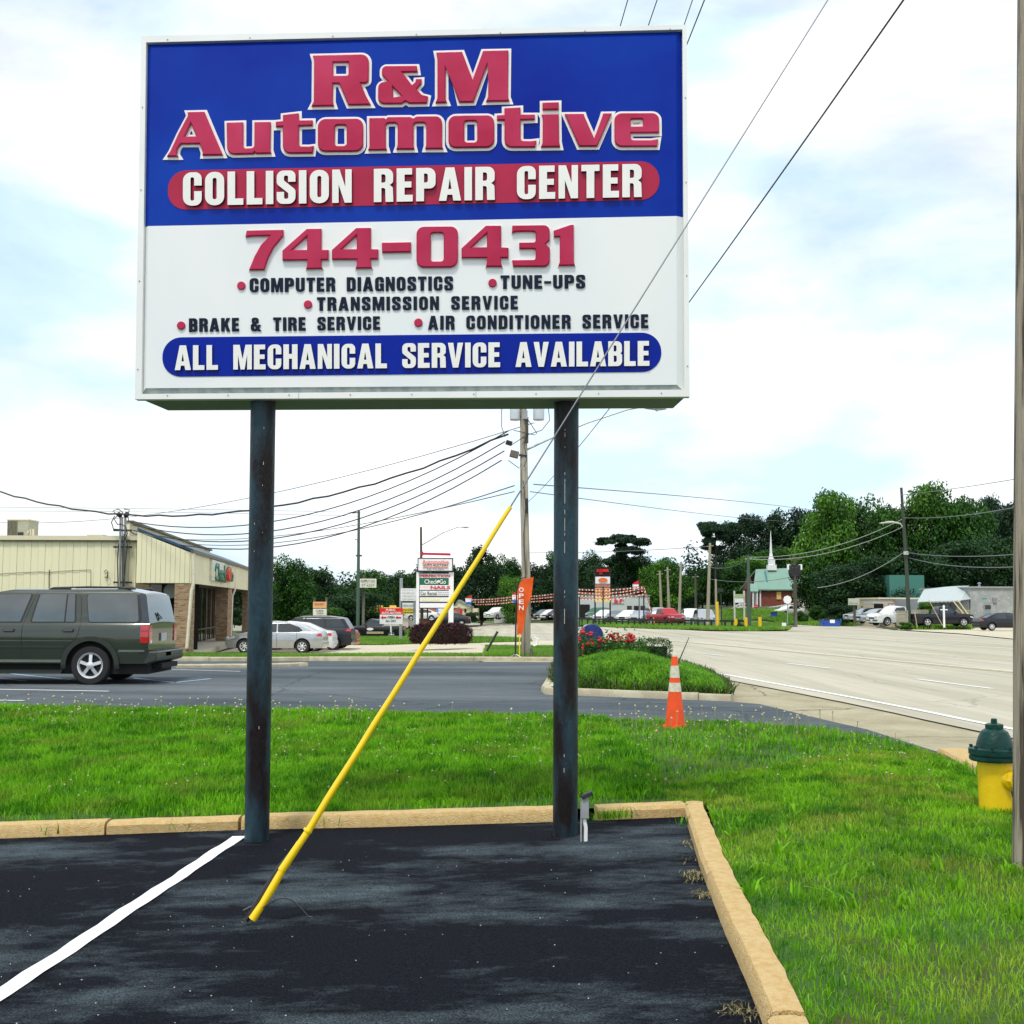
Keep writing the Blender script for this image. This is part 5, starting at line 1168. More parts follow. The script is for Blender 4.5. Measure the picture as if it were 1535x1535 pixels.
MB().tube([(1.14, -.30, 1.26), (1.12, -.36, 1.42), (1.14, -.10, 1.30)], .012, 5).build('wiper', M_trim, suv, local=True)
MB().box((1.155, 0, .93), (.02, .34, .16)).build('number_plate', mat('plate', (.5, .52, .5), .5), suv, local=True)
# rear bumper
bp_ = fillet([(1.02, .42), (1.02, .66), (1.30, .665, .03), (1.30, .47, .05), (1.10, .40)]); MB().prism([orient([bp_])[0]], (0, .93, 0), (1, 0, 0), (0, 0, 1), (0, -1, 0), 1.86, .03, back=True).build('rear_bumper', M_suvc, suv, local=True, smooth_=True)
MB().box((1.17, 0, .672), (.20, 1.7, .012)).build('bumper_step', M_trim, suv, local=True)
MB().box((1.28, -.12, .60), (.04, .36, .10)).build('bumper_sticker', mat('sticker', (.4, .42, .42), .5, var=.5, scale=30), suv, local=True)
MB().box((1.15, 0, .36), (.3, 1.1, .10)).build('tow_bar', M_dark, suv, local=True)
MB().box((-3.98, 0, .6), (.24, 1.84, .3)).build('front_bumper', M_suvc, suv, local=True, bevel=.06)
B.across((-2.80, 1.26), (-2.12, 1.78), 'windscreen', M_glass, suv, .10, -.012, .03)
for sy in (-1, 1):
    for (x0, x1) in ((-1.05, -.50), (.32, .80)): 
        pr = [(x0, 1.865), (x0 + .14, 1.925), (x1 - .12, 1.93), (x1, 1.885)]
        MB().prism([orient([fillet([(*p, .03) for p in pr])])[0]], (0, sy * .62 + .03, 0), (1, 0, 0), (0, 0, 1), (0, -1, 0), .06, .01, back=True).build('rack_foot', M_trim, suv, local=True, smooth_=True)
    MB().tube([(-.9, sy * .62, 1.915), (-.2, sy * .62, 1.935), (.7, sy * .62, 1.925)], .016, 8).build('roof_rail', M_trim, suv, local=True)
    MB().box((-3.98, sy * .70, .93), (.06, .36, .16)).build('headlight', M_lens, suv, local=True); MB().box((-2.30, sy * 1.04, 1.26), (.12, .2, .2)).build('wing_mirror', M_trim, suv, local=True, bevel=.03)
    for (wx, wz) in wh: wheel(suv, wx, sy * .83, .385, .26, sy, .66, 5)
sy_ = gp(135, 1027).y + .95; sx_ = at(135, 1000, sy_ - .95).x; suv.location = (sx_, sy_, T(sx_, sy_))
# --- generic cars
def make_car(kind, name, label, cat, col, L=4.4, Wd=1.78, detail=True):
    t = thing(name, label, cat); mp_ = col if not isinstance(col, tuple) else paint('paint_%02d_%02d_%02d' % tuple(int(c * 99) for c in col), col)
    if kind == 'sedan':
        H = 1.46; r = .32; wh = [(.88, r), (L - .95, r)]; s_ = L / 4.4
        top = fillet([(L - .02, .32), (L + .0, .72, .05), (L - .10, .98, .06), (L - .52, 1.03, .1), (L - 1.32, 1.38, .5), (2.15 * s_, 1.46, .7), (1.75 * s_, 1.38, .2), (1.02 * s_, .98, .12), (.22, .78, .25), (.02, .56, .08), (.03, .32)])
        zt = [(.2, .93), (.35, .97), (.6, 1.), (.78, .99), (.93, .94), (1.0, .90), (1.2, .82), (1.38, .73), (1.47, .62)]
        win = [[(1.30 * s_, .97), (1.83 * s_, 1.345), (2.28 * s_, 1.40), (2.30 * s_, .97)], [(2.36 * s_, .97), (2.34 * s_, 1.40), (2.85 * s_, 1.375), (3.30 * s_, 1.21), (3.50 * s_, 1.04), (3.3 * s_, .98)]]
        ws, rs = ((1.07 * s_, .99), (1.74 * s_, 1.365)), ((L - .60, 1.05), (L - 1.26, 1.355)); seams = [2.32 * s_, 1.22 * s_, 3.22 * s_]; hz_ = .84; lampz = .82
    elif kind == 'suv':
        H = 1.72; r = .36; wh = [(.92, r), (L - .95, r)]; s_ = L / 4.7
        top = fillet([(L - .02, .36), (L, .80, .05), (L - .06, 1.08, .06), (L - .42, 1.64, .15), (L - 1.2, 1.73, .5), (2.2 * s_, 1.72, .4), (1.85 * s_, 1.64, .2), (1.15 * s_, 1.14, .12), (.22, .98, .2), (.02, .72, .08), (.03, .36)])
        zt = [(.25, .93), (.4, .97), (.7, 1.), (.95, .99), (1.08, .94), (1.14, .91), (1.4, .84), (1.62, .77), (1.74, .66)]
        win = [[(1.42 * s_, 1.14), (1.92 * s_, 1.57), (2.40 * s_, 1.64), (2.42 * s_, 1.14)], [(2.48 * s_, 1.14), (2.46 * s_, 1.64), (3.35 * s_, 1.63), (3.38 * s_, 1.14)], [(3.44 * s_, 1.14), (3.42 * s_, 1.63), (L - .62, 1.60), (L - .34, 1.20)]]
        ws, rs = ((1.2 * s_, 1.16), (1.82 * s_, 1.61)), ((L - .10, 1.14), (L - .39, 1.58)); seams = [2.45 * s_, 1.3 * s_, 3.4 * s_]; hz_ = .98; lampz = 1.02
    else:                                                                    # pickup
        H = 1.78; r = .38; wh = [(1.0, r), (L - 1.15, r)]; s_ = 1
        top = fillet([(L - .02, .45), (L, 1.08, .03), (3.28, 1.10, .02), (3.20, 1.14, .02), (3.08, 1.70, .08), (2.2, 1.77, .3), (1.95, 1.68, .12), (1.42, 1.16, .08), (.20, 1.06, .15), (.02, .80, .08), (.03, .45)])
        zt = [(.3, .94), (.45, .97), (.8, 1.), (1.0, .99), (1.1, .95), (1.16, .92), (1.4, .85), (1.68, .78), (1.8, .66)]
        win = [[(1.68, 1.16), (2.06, 1.60), (2.95, 1.68), (3.02, 1.16)]]
        ws, rs = ((1.48, 1.19), (1.96, 1.65)), ((3.17, 1.20), (3.08, 1.66)); seams = [3.10, 1.62]; hz_ = 1.02; lampz = .95
    Bd = Body(Wd, zt, 0, L, .13, .06 if kind != 'pickup' else .01, .8, .6); ra = r + .07; sill = wh[0][1] - .08
    arcs = [[(wx + ra * math.cos(a), wz + ra * math.sin(a)) for a in np.linspace(math.pi + .2, -.2, 12)] for wx, wz in wh]
    sill = r - ra * math.sin(.2)
    top[0] = (top[0][0], sill); top[-1] = (top[-1][0], sill)
    Bd.shell(top + arcs[0] + arcs[1], 'body', mp_, t, .03, H * .5)
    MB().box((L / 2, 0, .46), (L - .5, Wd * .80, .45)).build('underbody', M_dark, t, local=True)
    for wn in win: Bd.patch(fillet([(*p, .03) for p in wn], 1., 2), 'side_window', M_glass, t, .006)
    Bd.across(*ws, 'windscreen', M_glass, t, .10, -.010, .03); Bd.across(*rs, 'rear_screen', M_glass, t, .12, .010, .03)
    if detail:
        for sx in seams: Bd.patch([(sx - .006, sill + .03), (sx + .006, sill + .03), (sx + .006, ws[0][1] - .02), (sx - .006, ws[0][1] - .02)], 'door_seam', M_trim, t, .003)
        for sx in seams[:1] + seams[2:]: Bd.patch([(sx - .28, hz_), (sx - .08, hz_), (sx - .08, hz_ + .04), (sx - .28, hz_ + .04)], 'door_handle', M_chrome if kind == 'sedan' else M_trim, t, .02)
    Bd.patch([(L - .32, lampz - .02), (L - .03, lampz - .05), (L - .06, lampz + .10), (L - .20, lampz + .10)] if kind != 'pickup' else [(L - .10, .80), (L - .01, .80), (L - .01, 1.05), (L - .10, 1.05)], 'tail_lamp', M_tail, t, .01)
    Bd.patch([(.10, lampz - .22), (.45, lampz - .12), (.42, lampz - .02), (.14, lampz - .10)], 'headlight', M_lens, t, .01)
    gz = .45 * lampz + .1
    MB().box((-.005, 0, gz + .16), (.05, Wd * .42, .16)).build('grille', M_trim if kind == 'sedan' else M_chrome, t, local=True, bevel=.01)
    for sy in (-1, 1): MB().box((.03, sy * Wd * .33, lampz - .14), (.10, Wd * .16, .13)).build('headlight', M_lens, t, local=True, bevel=.02)
    MB().box((.03, 0, gz - .04), (.12, Wd * .86, .17)).build('front_bumper', mp_ if kind == 'sedan' else M_chrome, t, local=True, bevel=.03)
    MB().box((L - .02, 0, gz - .04), (.12, Wd * .88, .20)).build('rear_bumper', mp_ if kind == 'sedan' else M_trim, t, local=True, bevel=.03)
    MB().box((.0 - .035, 0, gz - .03), (.01, .3, .1)).build('number_plate', M_white, t, local=True)
    for sy in (-1, 1):
        MB().box((ws[0][0] + .28, sy * (Wd * .5 + .04), ws[0][1] + .03), (.10, .18, .13)).build('wing_mirror', mp_, t, local=True, bevel=.03)
        for wx, wz in wh: wheel(t, wx, sy * (Wd / 2 - .13), r, .21, sy, .64, 7 if kind == 'sedan' else 5)
    if kind == 'pickup':
        for sy in (-1, 1): MB().box(((3.3 + L) / 2, sy * Wd * .42, 1.10), (L - 3.3, .08, .05)).build('bed_rail', mp_, t, local=True)
    return t
def put(t, px_rear, Y, rz=0., L=4.4, dx=0):
    """rear of a car facing left lands on column px_rear"""
    p = gx(px_rear, Y); t.location = (p.x - L * math.cos(rz) + dx, p.y - L * math.sin(rz), 0); t.location.z = T(t.location.x + L / 2, Y); t.rotation_euler.z = rz
M_silver = paint('silver_paint', (.42, .44, .46), .22, .6)
c1 = make_car('sedan', 'parked_car', 'silver sedan parked facing left just behind the left signpost', 'car', M_silver, 4.5); Yg = gp(452, 979).y; put(c1, 489, Yg + .9, 0, 4.5)
c2 = make_car('sedan', 'parked_car', 'white sedan mostly hidden behind the silver sedan, red tail lamp showing', 'car', paint('white_car', (.70, .71, .70)), 4.4, detail=False); put(c2, 503, Yg + 3.6, 0, 4.4)
c3 = make_car('suv', 'parked_car', 'black sport utility parked behind the silver and white sedans', 'car', paint('black_car', (.010, .012, .018)), 4.9, 1.92); put(c3, 531, Yg + 6.6, 0, 4.9)
c4 = make_car('sedan', 'parked_car', 'dark car with bright red rear just beyond the black sport utility', 'car', paint('red_car', (.38, .01, .02)), 4.4, detail=False); put(c4, 537, Yg + 9.6, 0, 4.4)
Yt = gp(585, 957.5).y
M_blk = paint('truck_black', (.008, .009, .014)); c5 = make_car('pickup', 'pickup_truck', 'old black pickup with tan lower trim parked facing left by the auction sign', 'pickup truck', M_blk, 5.2, 1.95); 
sc = (608 - 524) / 5.2; Yt = FPX / 16.6; put(c5, 608, Yt, 0, 5.2); zz = at(585, 957.5, Yt).z; c5.location.z = zz
for sd_ in (-1, 1): MB().box((2.6, sd_ * .965, .56), (1.5, .03, .20)).build('tan_trim', mat('truck_tan', (.40, .30, .19), .5), c5, local=True); MB().box((.35, sd_ * .93, .56), (.35, .03, .2)).build('tan_trim', MC['truck_tan'], c5, local=True)
l = [(2.15 + .30 * math.cos(a), .88 + .12 * math.sin(a)) for a in np.linspace(0, 2 * math.pi, 20, endpoint=False)]
MB().prism([orient([l])[0]], (0, -.985, 0), (1, 0, 0), (0, 0, 1), (0, -1, 0), .01).build('door_decal', M_white, c5, local=True)
# dealership row, facing the road (front towards the camera)
white_p, sil_p, red_p, grn_p, blu_p, gry_p, blk_p, tan_p = (paint('white_car', (.70, .71, .70)), M_silver, paint('red_car', (.38, .01, .02)), paint('green_car', (.02, .09, .05)), paint('blue_car', (.03, .08, .22)), paint('grey_car', (.12, .13, .14)), paint('black_car', (.010, .012, .018)), paint('tan_car', (.38, .34, .26)))
def front_car(kind, px, Y, rz, lab, colm, L=4.4, Wd=1.78, z=None, name='parked_car', cat='car', group='cars for sale behind the black rail', py=None):
    t = make_car(kind, name if kind != 'pickup' else 'pickup_truck', lab, cat if kind != 'pickup' else 'pickup truck', colm, L, Wd, detail=False); p = gx(px, Y)
    t.location = p; t.rotation_euler.z = rz
    if py is not None: t.location.z = at(px, py, Y).z
    t['group'] = group; return t
lots = [('sedan', 897, 138, 'white sedan, leftmost in the front row behind the dealership rail', white_p, 933), ('sedan', 915, 136, 'grey-green sedan second from the left behind the dealership rail', gry_p, 934), ('suv', 886, 150, 'white and green van behind the leftmost white sedan at the dealership', grn_p, 931), ('sedan', 932, 134, 'white sedan under the banner at the dealership', white_p, 934), ('sedan', 950, 132, 'silver sedan with reddish bumper in the middle of the dealership row', sil_p, 935), ('suv', 966, 140, 'dark sport utility partly hidden in the middle of the dealership row', blk_p, 933), ('sedan', 978, 130, 'white sedan just left of the red pickup at the dealership', white_p, 936), ('suv', 990, 138, 'silver sport utility behind the red pickup at the dealership', sil_p, 933), ('pickup', 1016, 124, 'bright red pickup near the right end of the dealership row', red_p, 937), ('pickup', 1040, 128, 'white pickup between the red pickup and the silver truck', white_p, 937), ('suv', 1061, 120, 'silver truck-like sport utility at the right end of the dealership row', sil_p, 939)]
for kind, px, Y, lab, cm_, py in lots: front_car(kind, px, Y, R(90 - 28 if px < 985 else (90 + 22 if kind == 'pickup' and px < 1030 else 90)), lab, cm_, 5.2 if kind == 'pickup' else 4.5, 1.9 if kind != 'sedan' else 1.76, py=py)
for i, (px, Y, cm_, lab) in enumerate(((750, 175, blk_p, 'dark car, leftmost of the row in front of the blue and white building'), (762, 174, sil_p, 'silver car second from left in front of the blue and white building'), (771, 173, blk_p, 'black car just left of the orange feather flag'), (806, 170, gry_p, 'grey car just right of the transformer pole before the blue and white building'), (816, 169, white_p, 'white car in front of the blue and white building, between dark cars'), (825, 168, blk_p, 'black car in front of the blue and white building, near the right signpost'), (834, 167, gry_p, 'dark car partly hidden by the right signpost'))):
    front_car('sedan', px, Y, R(90 - 30), lab, cm_, py=929, group='cars before the blue and white building')
front_car('suv', 732, 168, R(90 - 35), 'white van by the brown sign at the left end of the far car lot', white_p, 5., 1.95, py=928.5, group='cars before the blue and white building')
# right side
Yr = 110
t = front_car('pickup', 1318, 106, R(18), 'white pickup nosing out behind the slatted fence on the right', white_p, 5.2, 1.9, group='vehicles at the right-hand lot', py=938); t.location.x = gx(1306, 106).x
t = front_car('sedan', 1292, 113, R(15), 'silver sedan parked left of the white pickup', sil_p, group='vehicles at the right-hand lot', py=935); t.location.x = gx(1286, 113).x
t = front_car('sedan', 1262, 122, R(10), 'pale silver car behind the blue dumpster', sil_p, group='vehicles at the right-hand lot', py=932); t.location.x = gx(1268, 122).x
t = front_car('pickup', 1372, 105, R(180), 'black pickup parked in front of the white awning', blk_p, 5.3, 1.95, group='vehicles at the right-hand lot', py=939); t.location = (gx(1455, 104).x, 104, at(1420, 939, 104).z)
t = front_car('sedan', 1461, 100, R(180), 'black sedan with red tail lamp at the right edge of the photo', blk_p, 4.7, 1.85, group='vehicles at the right-hand lot'); t.location = (gx(1462, 97).x + 4.7, 97, at(1490, 945, 97).z)
t = front_car('sedan', 1170, 165, R(25), 'white car parked on the drive in front of the church', white_p, group='vehicles at the right-hand lot', py=923); t.location.x = gx(1164, 165).x
t = front_car('sedan', 620, 150, R(0), 'white car far away under the yellow pawn sign', white_p, group='vehicles at the right-hand lot', py=930); t['group'] = 'far cars by the brick shop'; t.location.x = gx(607, 150).x
t = front_car('sedan', 650, 128, R(0), 'dark car behind the tenant sign legs', blk_p, py=938, group='far cars by the brick shop'); t.location.x = gx(645, 128).x

# ================================================================ buildings, left
M_tan = mat('tan_siding', (.76, .71, .48), .6, var=.04, scale=1.2, stretch=(1, 1, .2)); M_tan2 = mat('tan_fascia', (.72, .66, .45), .6, var=.05, scale=1.)
M_coping = mat('coping', (.66, .60, .42), .5, var=.04); M_gutter = mat('gutter', (.14, .13, .09), .6); M_bluemetal = mat('blue_metal_roof', (.018, .06, .11), .45, var=.15)
M_brick = brickmat('tan_brick', (.40, .26, .14), (.17, .10, .055), (.33, .26, .18)); M_redbrick = brickmat('red_brick', (.22, .045, .028), (.16, .03, .02), (.26, .12, .09), 1.)
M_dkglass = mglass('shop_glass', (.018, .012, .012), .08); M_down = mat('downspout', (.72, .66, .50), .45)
SHY = 48.0
C0 = gx(283, SHY); zf = lambda px, py, Y: at(px, py, Y).z
zt_f, zb_f = zf(283, 828, SHY), zf(283, 874, SHY); ztw = zf(100, 806, SHY + 1)
shop = thing('shop_building', 'low tan metal-sided shop with brick columns and a covered walk behind the green SUV', 'building', C0)
sd_ = Vector((-3.05, 24, 0)).normalized(); sl_ = Vector((0, 1, 0))         # storefront runs away from the viewer
C1 = C0 + Vector((-3.81, 30, 0))                                             # far corner of the canopy
WY = SHY + .9                                                               # plane of the windowless wall
xr = at(203, 900, WY).x; xw0 = -34.
MB().box(((xw0 + xr - 3.2) / 2, WY + 10.2, (C0.z - .3 + ztw) / 2), (xr - xw0 - 3.2, 20, ztw - C0.z + .2)).build('inner_wall', M_tan2, shop)
pw = 10.5 / FPX * WY; x = xr; k = 0
while x > xw0:
    MB().box((x - pw / 2, WY - .02 - (.012 if k % 2 else 0), (C0.z - .2 + ztw - .12) / 2), (pw - .010, .06, ztw - .12 - C0.z + .2)).build('siding_panel', M_tan, shop); x -= pw; k += 1
MB().box(((xw0 + xr) / 2 + .1, WY - .06, ztw - .02), (xr - xw0 + .4, .28, .18)).build('coping', M_coping, shop); MB().box(((xw0 + xr) / 2 + .1, WY - .07, ztw - .145), (xr - xw0 + .4, .2, .06)).build('coping_edge', M_gutter, shop)
# canopy end, sloping top: panels between the wall and the corner
xa, xb = at(203, 900, SHY).x, C0.x; zta = zf(205, 797, SHY)
nP = 11
for i in range(nP):
    u0, u1 = i / nP, (i + 1) / nP; X0, X1 = xa + (xb - xa) * u0, xa + (xb - xa) * u1; Z0, Z1 = zta + (zt_f - zta) * u0, zta + (zt_f - zta) * u1; g_ = .006
    vs = [(X0 + g_, SHY, zb_f), (X1 - g_, SHY, zb_f), (X1 - g_, SHY, Z1), (X0 + g_, SHY, Z0)]; vs += [(a, b_ + .05, c) for a, b_, c in vs]
    MB().add(vs, [(0, 1, 2, 3), (7, 6, 5, 4), (0, 4, 5, 1), (1, 5, 6, 2), (2, 6, 7, 3), (3, 7, 4, 0)]).build('siding_panel', M_tan, shop)
vs = [(xa, SHY + .055, zb_f), (xb, SHY + .055, zb_f), (xb, SHY + .055, zt_f), (xa, SHY + .055, zta)]
D = Vector(C1) - Vector(C0)
vs2 = [(a + D.x, b_ + D.y, c) for a, b_, c in vs]
MB().add(vs + vs2, [(0, 1, 2, 3), (7, 6, 5, 4), (0, 4, 5, 1), (3, 2, 6, 7)]).build('canopy', M_tan2, shop)
# blue metal roof above, in standing-seam strips
for i in range(10):
    t0, t1 = i / 10, (i + 1) / 10; P_ = []
    for t in (t0, t1 - .004): P_ += [(xa + D.x * t, SHY + D.y * t + .0, zta + .05), (xb + .12 + D.x * t, SHY + D.y * t, zt_f + .02)]
    vs = [P_[0], P_[1], P_[3], P_[2]]; vs = vs + [(a, b_, c + .11) for a, b_, c in vs]
    MB().add(vs, [(3, 2, 1, 0), (4, 5, 6, 7), (0, 1, 5, 4), (1, 2, 6, 5), (2, 3, 7, 6), (3, 0, 4, 7)]).build('roof_panel', M_bluemetal, shop)
# fascia along the storefront
n_f = 9
for i in range(n_f):
    t0, t1 = i / n_f + .001, (i + 1) / n_f - .001; a = Vector(C0) + D * t0; b_ = Vector(C0) + D * t1; o_ = Vector((.06, 0, 0))
    vs = [(a.x, a.y, zb_f), (b_.x, b_.y, zb_f), (b_.x, b_.y, zt_f), (a.x, a.y, zt_f)]; vs = [tuple(Vector(v) + o_) for v in vs] + vs
    MB().add(vs, [(0, 1, 2, 3), (7, 6, 5, 4), (0, 4, 5, 1), (1, 5, 6, 2), (2, 6, 7, 3), (3, 7, 4, 0)]).build('fascia_panel', M_tan2, shop)
MB().beam(Vector((C0.x + .10, C0.y, zt_f + .04)), Vector((C1.x + .10, C1.y, zt_f + .04)), .14, .12).build('gutter', M_gutter, shop)
# rear parapet
pY = 50.2; p0 = Vector((at(194, 800, pY).x, pY, 0)); p1 = p0 + D.normalized() * 27; zpt = zf(194, 783, pY)
nPp = 14
for i in range(nPp):
    a = p0.lerp(p1, i / nPp + .001); b_ = p0.lerp(p1, (i + 1) / nPp - .001); vs = [(a.x, a.y, ztw - 1), (b_.x, b_.y, ztw - 1), (b_.x, b_.y, zpt), (a.x, a.y, zpt)]; vs += [(v[0] - .2, v[1], v[2]) for v in vs]
    MB().add(vs, [(0, 1, 2, 3), (7, 6, 5, 4), (0, 4, 5, 1), (1, 5, 6, 2), (2, 6, 7, 3), (3, 7, 4, 0)]).build('parapet_panel', M_tan2, shop)
MB().beam(Vector((p0.x, p0.y, zpt + .04)), Vector((p1.x, p1.y, zpt + .04)), .3, .09).build('parapet_cap', M_gutter, shop)
# storefront under the canopy
s0 = Vector((xa - .25, WY, 0)); zg = C0.z - .2
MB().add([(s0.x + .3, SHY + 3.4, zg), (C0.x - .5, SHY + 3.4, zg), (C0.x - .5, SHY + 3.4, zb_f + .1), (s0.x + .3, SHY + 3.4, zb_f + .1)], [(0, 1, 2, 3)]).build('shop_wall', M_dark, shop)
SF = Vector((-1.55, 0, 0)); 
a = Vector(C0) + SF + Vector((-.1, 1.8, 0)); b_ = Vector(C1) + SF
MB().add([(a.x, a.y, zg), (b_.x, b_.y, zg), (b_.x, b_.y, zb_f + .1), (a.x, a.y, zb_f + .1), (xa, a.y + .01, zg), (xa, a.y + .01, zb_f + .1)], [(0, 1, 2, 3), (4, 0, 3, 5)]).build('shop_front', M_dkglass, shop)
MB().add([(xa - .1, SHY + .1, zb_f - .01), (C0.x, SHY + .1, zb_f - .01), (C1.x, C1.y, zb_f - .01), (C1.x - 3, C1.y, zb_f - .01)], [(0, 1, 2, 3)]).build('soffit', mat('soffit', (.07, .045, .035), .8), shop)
for i in range(15):                                                          # door and window frames
    t = .02 + i * .07; p = a.lerp(b_, t) + Vector((.05, 0, 0)); MB().box((p.x, p.y, (zg + zb_f) / 2), (.06, .09, zb_f - zg)).build('mullion', mat('mullion_dark', (.035, .018, .016), .4), shop)
MB().beam(Vector((a.x + .05, a.y, zg + .95)), Vector((b_.x + .05, b_.y, zg + .95)), .08).build('mullion', MC['mullion_dark'], shop)
M_post1, M_post2 = mat('poster_white', (.62, .62, .60), .5, col2=(.25, .28, .26), scale=6, c2pos=(.5, .55)), mat('poster_red', (.55, .03, .03), .5, col2=(.7, .7, .68), scale=9, c2pos=(.5, .54))
for i, (t, z0, h_, m_) in enumerate(((.05, 1.5, .7, M_post1), (.11, .9, .4, M_post2), (.115, 1.7, .6, M_post1), (.18, 1.2, .35, M_post2), (.19, .4, .5, M_post1), (.26, 1.0, .4, M_post2), (.34, 1.2, .6, M_post1))):
    p = a.lerp(b_, t + .02) + Vector((.04, 0, 0)); MB().box((p.x, p.y, zg + z0 + h_ / 2), (.02, .7, h_)).build('poster', m_, shop)
for i, (dx, z0, h_, m_) in enumerate(((-.9, 1.4, .45, M_post1), (-.35, .7, .35, M_post2), (-1.6, 1.7, .3, M_post1), (-.3, 1.5, .3, M_post1))): MB().box((C0.x + dx + SF.x * .3, a.y - .03, zg + z0), (.32, .02, h_)).build('poster', m_, shop)
MB().lathe([(.30, 0), (.30, .03)], (at(256, 886, SHY + 1).x, SHY + 1., at(256, 886, SHY + 1).z), 20, 'Y').build('round_sign', mat('grey_disc', (.24, .26, .25), .5), shop)
cw = 24 / FPX * SHY
def column(px0, px1, Y, depth):
    x0, x1 = at(px0, 930, Y).x, at(px1, 930, Y).x; MB().box(((x0 + x1) / 2, Y + depth / 2, (zg + zb_f) / 2), (x1 - x0, depth, zb_f - zg - .004)).build('brick_column', M_brick, shop)
    return
column(260.5, 284.5, SHY + .02, .66)
p = Vector(C0) + D * .51; MB().box((p.x - .35, p.y, (zg + zb_f) / 2), (.62, .9, zb_f - zg - .004)).build('brick_column', M_brick, shop)
p = Vector(C0) + D * .97; MB().box((p.x - .35, p.y, (zg + zb_f) / 2), (.62, .9, zb_f - zg - .004)).build('brick_column', M_brick, shop)
for tt, pts in ((0, ((290, 830), (291, 872), (287, 885), (280, 972))), (.56, ((351, 848), (352, 884), (348, 893), (345, 975)))):
    Yd = SHY + D.y * tt; MB().tube([at(x_, y_, Yd - .05) for x_, y_ in pts], .07, 6).build('downspout', M_down, shop, smooth_=True)
MB().box(Vector(C0) + D * .5 + Vector((-1.2, 0, -.02)), (3.0, 29.5, .24), rz=math.atan2(D.y, D.x) - math.pi / 2).build('walkway', M_conc, shop)
# raised lettering on the fascia
fang = math.atan2(D.y, D.x)                                                 # lettering faces +x
def fascia_text(s, t, zc, w, h, m, nm, off):
    me = textmesh(s, w, h, .0, .03).copy(); c = Vector(C0) + D * t; c.z = 0; o = obj(nm, me, m, shop); u = D.normalized(); n_ = Vector((u.y, -u.x, 0)); R_ = Matrix((u, Vector((0, 0, 1)), n_)).transposed()
    o.matrix_local = Matrix.Translation(c + n_ * off + Vector((0, 0, zc - h / 2)) - Vector(C0)) @ R_.to_4x4() @ Matrix.Translation((-w / 2, 0, 0)); so = o.modifiers.new('depth', 'SOLIDIFY'); so.thickness = .12; so.offset = -1
t_of = lambda px: next(t for t in np.linspace(0, 1, 400) if proj(Vector(C0) + D * t)[0] >= px)
M_sgreen = mat('sign_green', (.006, .13, .055), .4)
tA, tB, tC, tD = t_of(313), t_of(331), t_of(334), t_of(341.5)
zc = lambda px, py: at(px, py, (Vector(C0) + D * t_of(px)).y).z
L1 = (tB - tA) * D.length; fascia_text('Check', (tA + tB) / 2, zc(322, 859), L1, .86, M_sgreen, 'letters', .22)
L2 = (tD - tC) * D.length; fascia_text('Go', (tC + tD) / 2, zc(338, 861), L2, .74, M_sgreen, 'letters', .22)
c = Vector(C0) + D * ((tB + tC) / 2); MB().lathe([(.30, -.1), (.34, .0), (.30, .1)], (c.x + .25, c.y, zc(333, 862)), 12, 'X').build('apple_emblem', mat('apple_red', (.60, .04, .01), .4), shop)
c = Vector(C0) + D * ((tA + tB) / 2 - .02); MB().box((c.x + .12, c.y, zc(322, 857)), (.10, L1 * 1.12, .95), rz=fang - math.pi / 2).build('letter_backing', mat('sign_backing', (.62, .64, .55), .5), shop)
c = Vector(C0) + D * tA; MB().box((c.x + .15, c.y - .6, zc(309, 860)), (.25, .7, .25)).build('conduit_box', M_coping, shop)
# service mast
mast = thing('service_mast', 'pair of electrical service masts with looping cables fixed to the tan shop wall', 'service mast', (at(184, 880, WY - .25).x, WY - .25, zg))
for px in (180.5, 187.5):
    MB().tube([at(px - 1.5, 900, WY - .22), at(px, 800, WY - .22), at(px + .5, 772, WY - .22)], .052, 8).build('conduit', M_steel, mast, smooth_=True)
    MB().tube([at(px + .5, 774, WY - .22), at(px - 3 if px < 184 else px + 3, 770.5, WY - .3), at(px - 6 if px < 184 else px + 6, 771.5, WY - .35)], [.09, .11, .05], 8).build('weatherhead', M_black, mast, smooth_=True)
for py in (795, 820, 873): MB().box(at(184, py, WY - .2), (.75, .12, .07)).build('clamp', M_black, mast)
for pts in ([(175, 771), (169, 766), (177, 763), (184, 768), (182, 775)], [(172, 773), (167, 783), (170, 793), (182, 794)], [(192, 770), (194, 764), (186, 763)], [(191, 772), (193, 781), (200, 783)], [(180, 785), (189, 790), (191, 800), (186, 812)], [(183, 795), (195, 796), (200, 800)], [(177, 772), (171, 778), (176, 786), (181, 786)], [(190, 808), (199, 812), (205, 811)], [(178, 815), (176, 840), (177, 880)], [(191, 815), (188, 845), (184, 885)], [(184, 775), (184, 880)], [(186, 800), (186, 884)]):
    MB().tube([at(x_, y_, WY - .45) for x_, y_ in pts], .022, 5).build('service_cable', M_wire, mast)
